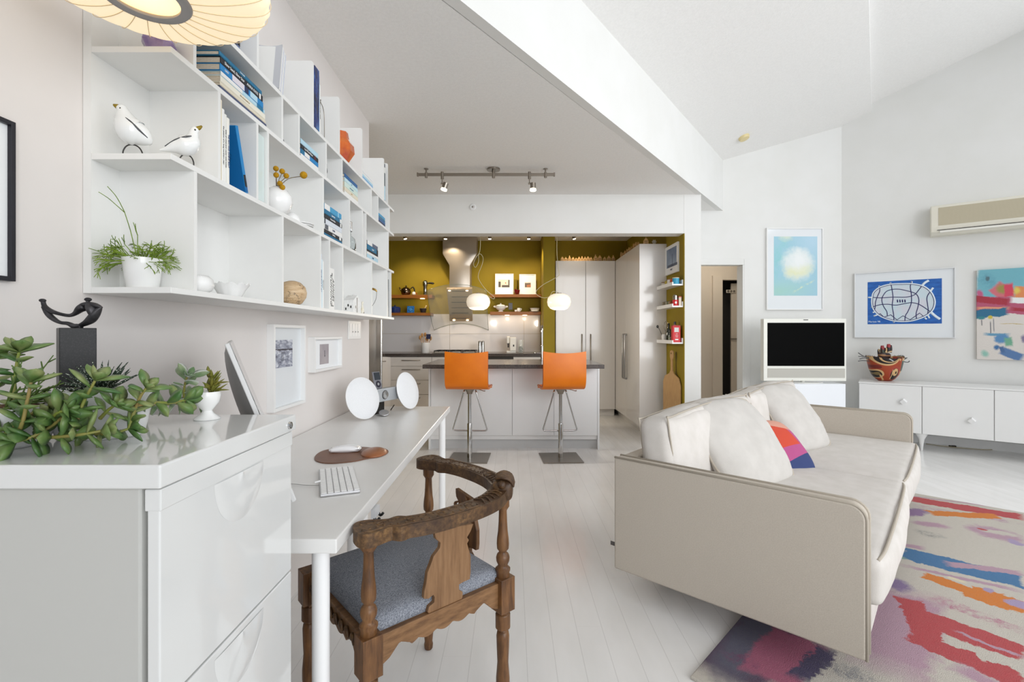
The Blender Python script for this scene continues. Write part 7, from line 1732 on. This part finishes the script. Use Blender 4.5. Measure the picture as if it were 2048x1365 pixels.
text('Marissa 98', 0.026, Matrix.Translation((uv(390, 995)[0], uv(390, 995)[1], base_z)), mat('white_paint', ()), e)
# large canvas running out of the frame
c0_, c1_ = wpt(1953.5, 541, 0.035), wpt(1953.5, 719, 0.035)
CH_ = c0_.z - c1_.z; CW_ = 0.95; cc_ = Vector((c0_.x, c0_.y, 0)) + w_ * (CW_ / 2); cc_.z = (c0_.z + c1_.z) / 2
def cuv(x, y): # crop px (scale 6.203, origin 1930,520)
    p = wpt(1930 + x / 6.203, 520 + y / 6.203, 0.035); return ((p - cc_).dot(w_), p.z - cc_.z)
def cs(a, b2, hw, colr, soft=0.15, jag=0.06, kind='box', *op):
    (x0, y0), (x1, y1) = cuv(*a), cuv(*b2); return (kind, (x0 + x1) / 2, (y0 + y1) / 2, max(0.01, math.hypot(x1 - x0, y1 - y0) / 2), hw, math.atan2(y1 - y0, x1 - x0), colr, soft, jag) + op
TUR = rgb(112, 176, 190); CRS = rgb(164, 44, 62)
art3 = paint('landscape_abstract_paint', rgb(216, 210, 204), [
    cs((140, 250), (1100, 250), 0.24, TUR, 0.08, 0.04), cs((180, 300), (360, 200), 0.10, rgb(92, 150, 170), 0.6, 0.08, 'ell', 0.1, 12), cs((250, 240), (310, 230), 0.03, rgb(80, 110, 120), 0.4, 0.04, 'ell'),
    cs((370, 450), (540, 330), 0.085, rgb(206, 108, 120), 0.2, 0.05), cs((410, 300), (520, 420), 0.05, rgb(150, 140, 70), 0.5, 0.05, 'ell'), cs((530, 280), (560, 480), 0.035, rgb(206, 64, 90), 0.3, 0.04), cs((600, 410), (1000, 420), 0.075, rgb(220, 138, 84), 0.2, 0.06), cs((640, 330), (640, 430), 0.03, rgb(220, 196, 90), 0.6, 0.04, 'ell'),
    cs((140, 430), (230, 420), 0.05, rgb(190, 90, 130), 0.5, 0.04, 'ell'),
    cs((100, 545), (1000, 590), 0.085, rgb(178, 84, 112), 0.08, 0.03), cs((100, 480), (560, 530), 0.035, CRS, 0.2, 0.04), cs((560, 500), (1000, 520), 0.03, rgb(230, 232, 232), 0.2, 0.03), cs((130, 600), (560, 600), 0.016, rgb(222, 150, 120), 0.3, 0.02),
    cs((560, 610), (1000, 640), 0.02, CRS, 0.3, 0.03), cs((110, 680), (540, 635), 0.045, rgb(40, 106, 140), 0.15, 0.05), cs((140, 720), (260, 715), 0.02, rgb(50, 130, 140), 0.4, 0.04, 'ell'),
    cs((310, 690), (318, 740), 0.02, rgb(206, 186, 70), 0.4, 0.02, 'ell'), cs((316, 760), (320, 940), 0.005, rgb(130, 128, 130), 0.3, 0.005), cs((205, 740), (210, 820), 0.005, rgb(130, 128, 130), 0.3, 0.005), cs((352, 720), (360, 900), 0.005, rgb(150, 148, 150), 0.3, 0.005),
    cs((230, 920), (560, 930), 0.016, rgb(96, 150, 180), 0.4, 0.04), cs((360, 960), (560, 1000), 0.055, rgb(86, 138, 184), 0.3, 0.06, 'ell'), cs((530, 960), (550, 1080), 0.03, rgb(110, 168, 140), 0.4, 0.04), cs((370, 1060), (420, 1120), 0.03, rgb(60, 110, 160), 0.5, 0.05, 'ell'),
    cs((440, 1120), (720, 1225), 0.045, rgb(84, 120, 168), 0.25, 0.03), cs((450, 1070), (480, 1160), 0.02, rgb(70, 104, 150), 0.4, 0.03), cs((200, 1120), (280, 1210), 0.03, rgb(140, 190, 176), 0.6, 0.05, 'ell'), cs((720, 930), (760, 1050), 0.03, rgb(130, 120, 150), 0.5, 0.05, 'ell'),
    cs((430, 790), (730, 800), 0.003, rgb(190, 166, 90), 0.3, 0.02)], 0.7, wscale=9, bumps=0.4, bscale=90, tone=0.08)
e = thing('canvas_painting', 'colourful abstract landscape canvas in turquoise and crimson at the right edge', 'painting'); e.matrix_world = basis(cc_, w_, (0, 0, 1))
MB().box((-CW_ / 2, -CH_ / 2, -0.033), (CW_ / 2, CH_ / 2, 0.0)).build('canvas', art3, e, bevel=0.002)
# air conditioner
AC = thing('air_conditioner', 'long cream wall air conditioner with a beige grille at the right', 'air conditioner')
t0 = wt_(1862, 0.18); pA = WP + w_ * t0
ztop = wpt(1862, 411.5, 0.18).z; zbot = wpt(1862, 471, 0.18).z; hA = ztop - zbot
AC.matrix_world = basis(Vector((pA.x, pA.y, zbot)), w_, (0, 0, 1))      # z local = towards the room (w x up)
zs_ = 1.0 if (Vector(w_).cross(Vector((0, 0, 1)))).dot(-wn) > 0 else -1.0
CRP = mat('cream_plastic_ac', rgb(222, 218, 204), 0.45)
LA = 1.05
k = MB(); prA = [(0, 0.0), (hA, 0.0), (hA, 0.14), (hA - 0.02, 0.165), (hA * 0.25, 0.18), (0.03, 0.172), (0.0, 0.12)]
k.prism([(z, y) for (y, z) in prA], 0, LA, Matrix(((0, 0, 1, 0), (0, 1, 0, 0), (zs_, 0, 0, 0), (0, 0, 0, 1)))); k.build('casing', CRP, AC, bevel=0.006, bseg=3)
GRI = mat('beige_grille', rgb(182, 172, 148), 0.7); t, bs = nodes(GRI); wv_ = t.new('ShaderNodeTexWave', bands_direction='Y'); wv_.inputs['Scale'].default_value = 60; t.link(t.coord(), wv_.inputs['Vector'])
t.link(t.mix(wv_.outputs['Fac'], rgb(168, 158, 134), rgb(196, 188, 166)), bs.inputs['Base Color'])
M = Matrix.Identity(4)
def acp(y): # front surface depth at height y
    return zs_ * (0.18 - max(0, (y - hA * 0.25)) * 0.0156 / (hA * 0.75 - 0.02))
k = MB(); y0, y1 = hA * 0.30, hA * 0.90
k.add([(0.06, y0, acp(y0) + zs_ * 0.001), (LA - 0.06, y0, acp(y0) + zs_ * 0.001), (LA - 0.06, y1, acp(y1) + zs_ * 0.001), (0.06, y1, acp(y1) + zs_ * 0.001)], [(0, 1, 2, 3)]); k.build('grille', GRI, AC, solid=0.003)
MB().box((0.05, hA * 0.14, min(0, zs_ * 0.182)), (LA - 0.05, hA * 0.155, max(0, zs_ * 0.182))).build('louvre_gap', DKMET, AC)
MB().box((0.07, 0.02, min(zs_ * 0.12, zs_ * 0.181)), (LA - 0.07, hA * 0.13, max(zs_ * 0.12, zs_ * 0.181))).build('louvre', mat('ac_louvre', rgb(232, 230, 222), 0.4), AC, bevel=0.004)
# console on turned white legs
K0 = Vector((4.21, 4.93, 0)) - w_ * 0.524; cz0, cz1 = 0.180, 0.686; CWD, CDP = 2.0, 0.47
con = thing('sideboard', 'long low white sideboard with faceted knobs on tapered legs against the right wall', 'sideboard')
con.matrix_world = basis(K0, w_, wn)        # x along, y into the wall, z up or down
zc_ = 1.0 if w_.cross(wn).z > 0 else -1.0
def cbx(k, a, b): 
    z = sorted((a[2] * zc_, b[2] * zc_)); return k.box((a[0], a[1], z[0]), (b[0], b[1], z[1]))
CSW = mat('sideboard_white', rgb(230, 230, 229), 0.3)
cbx(MB(), (0, 0, cz0), (CWD, CDP, cz1 - 0.0165)).build('carcass', CSW, con, bevel=0.003)
tdiv = [0.0, 0.524]
m1 = (1988 - CX) / F; t2 = (m1 * K0.y - K0.x) / (w_.x - m1 * w_.y); tdiv += [t2, CWD]
for i in range(3):
    d = cbx(MB(), (tdiv[i] + 0.003, -0.016, cz0 + 0.004), (tdiv[i + 1] - 0.003, -0.001, cz1 - 0.018)).build('door', CSW, con, bevel=0.002)
    if i < 2:
        px, py = ((1807, 803), (1943, 841))[i]; mm = (px - CX) / F; tk = (mm * K0.y - K0.x) / (w_.x - mm * w_.y); q = K0 + w_ * tk; zk = H - (py - CY) * q.y / F
        M = Matrix.Translation((tk, -0.038, zk * zc_)) @ Matrix.Rotation(radians(45), 4, 'Y') @ Matrix.Rotation(radians(0), 4, 'Z')
        MB().cbox((0, 0, 0), (0.042, 0.042, 0.042), M @ Matrix.Rotation(0.3, 4, 'X')).build('knob', WHITE, d, bevel=0.002)
cbx(MB(), (-0.004, -0.018, cz1 - 0.016), (CWD, CDP, cz1)).build('top_board', CSW, con, bevel=0.002)
LEGP = [(0.010, 0.0), (0.011, 0.01), (0.016, 0.07), (0.024, 0.12), (0.042, 0.155), (0.052, 0.180)]
for (x, y) in ((0.524, 0.05), (0.524, CDP - 0.05), (1.6, 0.05), (1.6, CDP - 0.05), (0.03, CDP - 0.05)):
    MB().lathe([(r, z * zc_) for r, z in LEGP], (x, y, 0), 20).build('leg', CSW, con, smooth=50)
cbl = thing('power_cable', 'beige power cable trailing on the floor under the sideboard', 'cable')
pts = [FL(1852, 888, 0.004), FL(1880, 892, 0.004), FL(1930, 897, 0.004), FL(1975, 900, 0.004), FL(2020, 897, 0.004), FL(2060, 890, 0.004)]
MB().sweep(pts, 0.0035, 6, 5).build('wire', mat('beige_cable', rgb(176, 164, 132), 0.5), cbl, smooth=180)
p = FL(1905, 893, 0.008); MB().cbox(tuple(p), (0.06, 0.03, 0.016)).build('plug', DKMET, cbl, bevel=0.003)
# carved painted bowl with hands on the sideboard
BWm = mat('painted_bowl', rgb(150, 58, 26), 0.35)
BWX, BWY = 4.157, 5.35; bz = cz1 + 0.0005
bw = thing('carved_bowl', 'carved red and black painted wooden bowl with twig ends on the sideboard', 'bowl', (BWX, BWY, bz))
def bcoords(px, py):   # crop (scale 11.378, origin 1680,660) -> bowl local x,z
    q = P(1680 + px / 11.378, 660 + py / 11.378, BWY); return q.x - BWX, q.z - bz
BL_ = rgb(26, 22, 22); TN = rgb(206, 170, 120); GR = rgb(62, 84, 74); RD2 = rgb(160, 62, 46)
def bp(kind, c, hw, hh, ang, colr, soft=0.02):
    x, z = bcoords(*c); s_ = BWY / F / 11.378; return (kind, x, z, hw * s_, hh * s_, ang, colr, soft, 0.0)
t, bs = nodes(BWm)
def paintxz(mm, base, patches):
    t, bs = nodes(mm); co = t.coord(); sp = t.new('ShaderNodeSeparateXYZ'); t.link(co, sp.inputs[0]); cb = t.new('ShaderNodeCombineXYZ')
    t.link(sp.outputs[0], cb.inputs[0]); t.link(sp.outputs[2], cb.inputs[1]); cur = base
    for (kind, cx, cy, hx, hy, ang, colr, soft, jag) in patches:
        mp = t.new('ShaderNodeMapping', vector_type='TEXTURE'); mp.inputs['Location'].default_value = (cx, cy, 0); mp.inputs['Rotation'].default_value = (0, 0, ang); mp.inputs['Scale'].default_value = (hx, hy, 1)
        t.link(cb.outputs[0], mp.inputs['Vector']); s2 = t.new('ShaderNodeSeparateXYZ'); t.link(mp.outputs[0], s2.inputs[0])
        if kind == 'box': d = t.math('MAXIMUM', t.math('ABSOLUTE', s2.outputs[0]), t.math('ABSOLUTE', s2.outputs[1]))
        else: d = t.math('SQRT', t.math('ADD', t.math('POWER', t.math('ABSOLUTE', s2.outputs[0]), 2), t.math('POWER', t.math('ABSOLUTE', s2.outputs[1]), 2)))
        cur = t.mix(t.math('LESS_THAN', d, 1.0), cur, colr)
    t.link(cur, bs.inputs['Base Color'])
paintxz(BWm, rgb(156, 62, 28), [
    bp('box', (1330, 860), 130, 300, 0, GR), bp('box', (1320, 1020), 130, 90, 0, TN), bp('box', (1330, 1040), 70, 40, 0.0, BL_), bp('box', (1320, 650), 110, 45, 0, TN), bp('ell', (1350, 640), 30, 26, 0, RD2), bp('box', (1300, 800), 60, 60, 0, rgb(30, 44, 44)),
    bp('ell', (1250, 805), 26, 26, 0, GR), bp('box', (1310, 1110), 120, 30, 0, BL_),
    bp('ell', (890, 600), 240, 200, 0.1, TN), bp('ell', (890, 600), 215, 165, 0.1, BL_), bp('ell', (920, 610), 180, 125, 0.05, TN), bp('ell', (930, 610), 158, 105, 0.05, rgb(20, 18, 24)), bp('box', (935, 672), 50, 9, -0.55, rgb(190, 190, 190)),
    bp('ell', (1060, 960), 130, 150, 0, RD2), bp('ell', (1060, 990), 90, 130, 0, BL_), bp('ell', (1065, 950), 60, 85, 0, TN), bp('box', (1078, 958), 18, 26, 0, BL_), bp('box', (1000, 1000), 8, 110, 0, TN),
    bp('ell', (770, 990), 110, 80, -0.9, TN), bp('ell', (765, 1000), 90, 60, -0.9, BL_), bp('ell', (770, 985), 40, 30, -0.9, rgb(120, 100, 60)), bp('box', (860, 1080), 90, 10, -0.9, TN), bp('box', (1140, 665), 16, 26, 0, TN), bp('ell', (730, 830), 70, 40, -0.2, rgb(110, 30, 20))])
MB().open_lathe([(0.0, 0.0), (0.062, 0.0), (0.095, 0.022), (0.135, 0.07), (0.160, 0.13), (0.178, 0.215), (0.186, 0.262), (0.180, 0.266), (0.170, 0.215), (0.12, 0.07), (0.0, 0.03)], seg=48, M=Matrix.Diagonal((0.98, 0.82, 1, 1)),
    wav=lambda r, z, a, t_: (r, z + (0.012 * cos(a * 2) + 0.004 * sin(a * 17) if t_ > 0.5 and z > 0.2 else 0))).build('bowl', BWm, bw, smooth=60)
FURB = noisy('dark_fringe', rgb(40, 24, 20), rgb(90, 50, 34), 200, 0.9)
k = MB(); R = random.Random(5)
for i in range(90):
    a = 2 * pi * i / 90; r1 = 0.184; p0 = Vector((r1 * 0.98 * cos(a), r1 * 0.82 * sin(a), 0.258 + 0.012 * cos(2 * a))); k.sweep([p0, p0 + Vector((R.uniform(-.01, .01), R.uniform(-.01, .01), R.uniform(0.008, 0.022)))], [0.003, 0.001], 4, 1)
o = k.build('fringe', FURB, bw); o['kind'] = 'stuff'
TWG = mat('grey_twig', rgb(84, 84, 84), 0.8)
for i, l in enumerate(([(415, 525), (530, 600), (640, 630)], [(420, 605), (560, 612), (650, 640)], [(445, 665), (560, 640), (650, 665)], [(415, 715), (520, 700), (660, 712)], [(1405, 640), (1530, 640)], [(1405, 680), (1470, 670), (1520, 640)], [(1400, 715), (1500, 738), (1560, 735), (1580, 708)])):
    pts = [(bcoords(*q)[0], 0.0, bcoords(*q)[1]) for q in l]
    if l[0][0] < 1000: pts.append((pts[-1][0] + 0.05, 0, pts[-1][2]))
    else: pts.insert(0, (pts[0][0] - 0.05, 0, pts[0][2]))
    MB().sweep(pts, 0.0045, 6, 3).build('twig', TWG, bw, smooth=180)
# carved hand rising from the bowl
HND = mat('painted_hand', rgb(60, 30, 26), 0.4)
paintxz(HND, rgb(44, 28, 26), [bp('ell', (965, 400), 40, 55, 0.2, rgb(140, 40, 44)), bp('ell', (1100, 350), 45, 55, -0.2, rgb(150, 44, 48)), bp('ell', (890, 470), 26, 45, 0, rgb(200, 170, 120)), bp('ell', (890, 480), 18, 34, 0, BL_), bp('ell', (965, 495), 26, 36, 0, rgb(60, 70, 56)),
    bp('ell', (1110, 440), 50, 26, 0.2, BL_), bp('ell', (1035, 500), 20, 26, 0, rgb(220, 190, 140)), bp('box', (1040, 440), 14, 60, 0, rgb(196, 160, 110)), bp('ell', (920, 575), 70, 22, 0, rgb(150, 110, 74)), bp('ell', (1120, 500), 60, 16, 0.2, rgb(216, 190, 150)), bp('box', (1020, 590), 120, 10, 0, rgb(170, 120, 80))])
hd2 = MB()
def bq(px, py, y=0.0): x, z = bcoords(px, py); return (x, y, z)
hd2.sweep([bq(1010, 700), bq(1010, 610), bq(1010, 560), bq(1015, 520)], [0.055, 0.066, 0.068, 0.05], 16, 4, 0.55, up=(0, 1, 0))
for (b0, m0, t0_, r_) in (((895, 560), (890, 490), (892, 440), 0.0165), ((965, 540), (965, 450), (960, 360), 0.020), ((1035, 540), (1040, 460), (1040, 410), 0.0165), ((1100, 520), (1108, 420), (1105, 325), 0.0215), ((1150, 520), (1160, 440), (1158, 350), 0.012)):
    hd2.sweep([bq(*b0), bq(*m0), bq(*t0_)], [r_ * 0.95, r_ * 1.08, r_ * 0.75], 12, 4, 0.8, up=(0, 1, 0))
hd2.build('carved_hand', HND, bw, smooth=180)
# television on its low white box
tvb = thing('television_box', 'white box cabinet carrying the television in the corner', 'cabinet', (0, 0, 0))
BX0, BX1, BY0, BY1, BZ = 2.95, 3.545, 5.10, 5.56, 0.676
MB().box((BX0, BY0, 0.0), (BX1, BY1, BZ)).build('box', mat('cool_white_lacquer', rgb(234, 237, 242), 0.3), tvb, bevel=0.003)
tv = thing('television', 'white framed television with a grey speaker bar standing on the white box', 'television')
TVD = 5.22; ta, tb_ = P(1528.5, 638, TVD), P(1691, 762.5, TVD)
tc = (ta + tb_) / 2; tv.matrix_world = basis((tc.x, TVD, tc.z), Vector((1, -0.03, 0)), (0, 0, 1))
tw, th_ = (tb_.x - ta.x) / 2, (ta.z - tb_.z) / 2
TVF = mat('television_frame', rgb(230, 230, 222), 0.3)
MB().box((-tw, -th_, -0.07), (tw, th_, 0.0)).build('casing', TVF, tv, bevel=0.004)
def tvr(x0, y0, x1, y1): a = P(x0, y0, TVD) - tc; b = P(x1, y1, TVD) - tc; return a.x, b.z, b.x, a.z
a = tvr(1536, 646, 1687, 732.5); MB().box((a[0], a[1], 0.0002), (a[2], a[3], 0.003)).build('screen', mat('black_screen', rgb(2, 2, 2), 0.5, spec=0.05), tv)
TVG = mat('television_speaker_cloth', rgb(186, 184, 176), 0.8)
a = tvr(1536.3, 737.5, 1688, 756); MB().box((a[0], a[1], 0.0002), (a[2], a[3], 0.003)).build('speaker_bar', TVG, tv)
a = tvr(1607, 639.3, 1616, 641); MB().box((a[0], a[1], 0.0002), (a[2], a[3], 0.003)).build('logo_bar', mat('tv_logo', rgb(90, 90, 88), 0.5), tv)
MB().box((-0.05, -th_ + 0.01, -0.09), (0.05, th_ * 0.2, -0.07)).cyl((-0.0, -th_ - 0.012, -0.04), (-0.0, -th_ + 0.02, -0.04), 0.02, seg=16).build('neck', TVF, tv)
zb_ = (BZ + 0.001) - tc.z
MB().lathe([(0.19, 0), (0.19, 0.006), (0.02, 0.010), (0.0, 0.010)], (0, 0, 0), 44, Matrix.Translation((0, zb_, -0.03)) @ Matrix.Rotation(radians(-90), 4, 'X') @ Matrix.Diagonal((1, 0.8, 1, 1))).build('foot', CERAM, tv, smooth=40)
# switch plate with three round buttons on the inner door
st = thing('round_switch_plate', 'row of three round switches on the wall inside the hall', 'switch', tuple(P(1462, 583, 7.40)))
d_ = MB().rbox((0, 0, 0), (0.15, 0.012, 0.05), 0.006, (0, 0, 0), 6).build('plate', mat('switch_cream', rgb(222, 214, 198), 0.4), st, smooth=60)
for i in range(3): MB().lathe([(0.018, 0.006), (0.018, 0.010), (0.0, 0.010)], (-0.045 + i * 0.045, 0, 0), 20, Matrix.Rotation(radians(90), 4, 'X')).build('button', mat('switch_ring', rgb(120, 112, 100), 0.5), st, smooth=40)
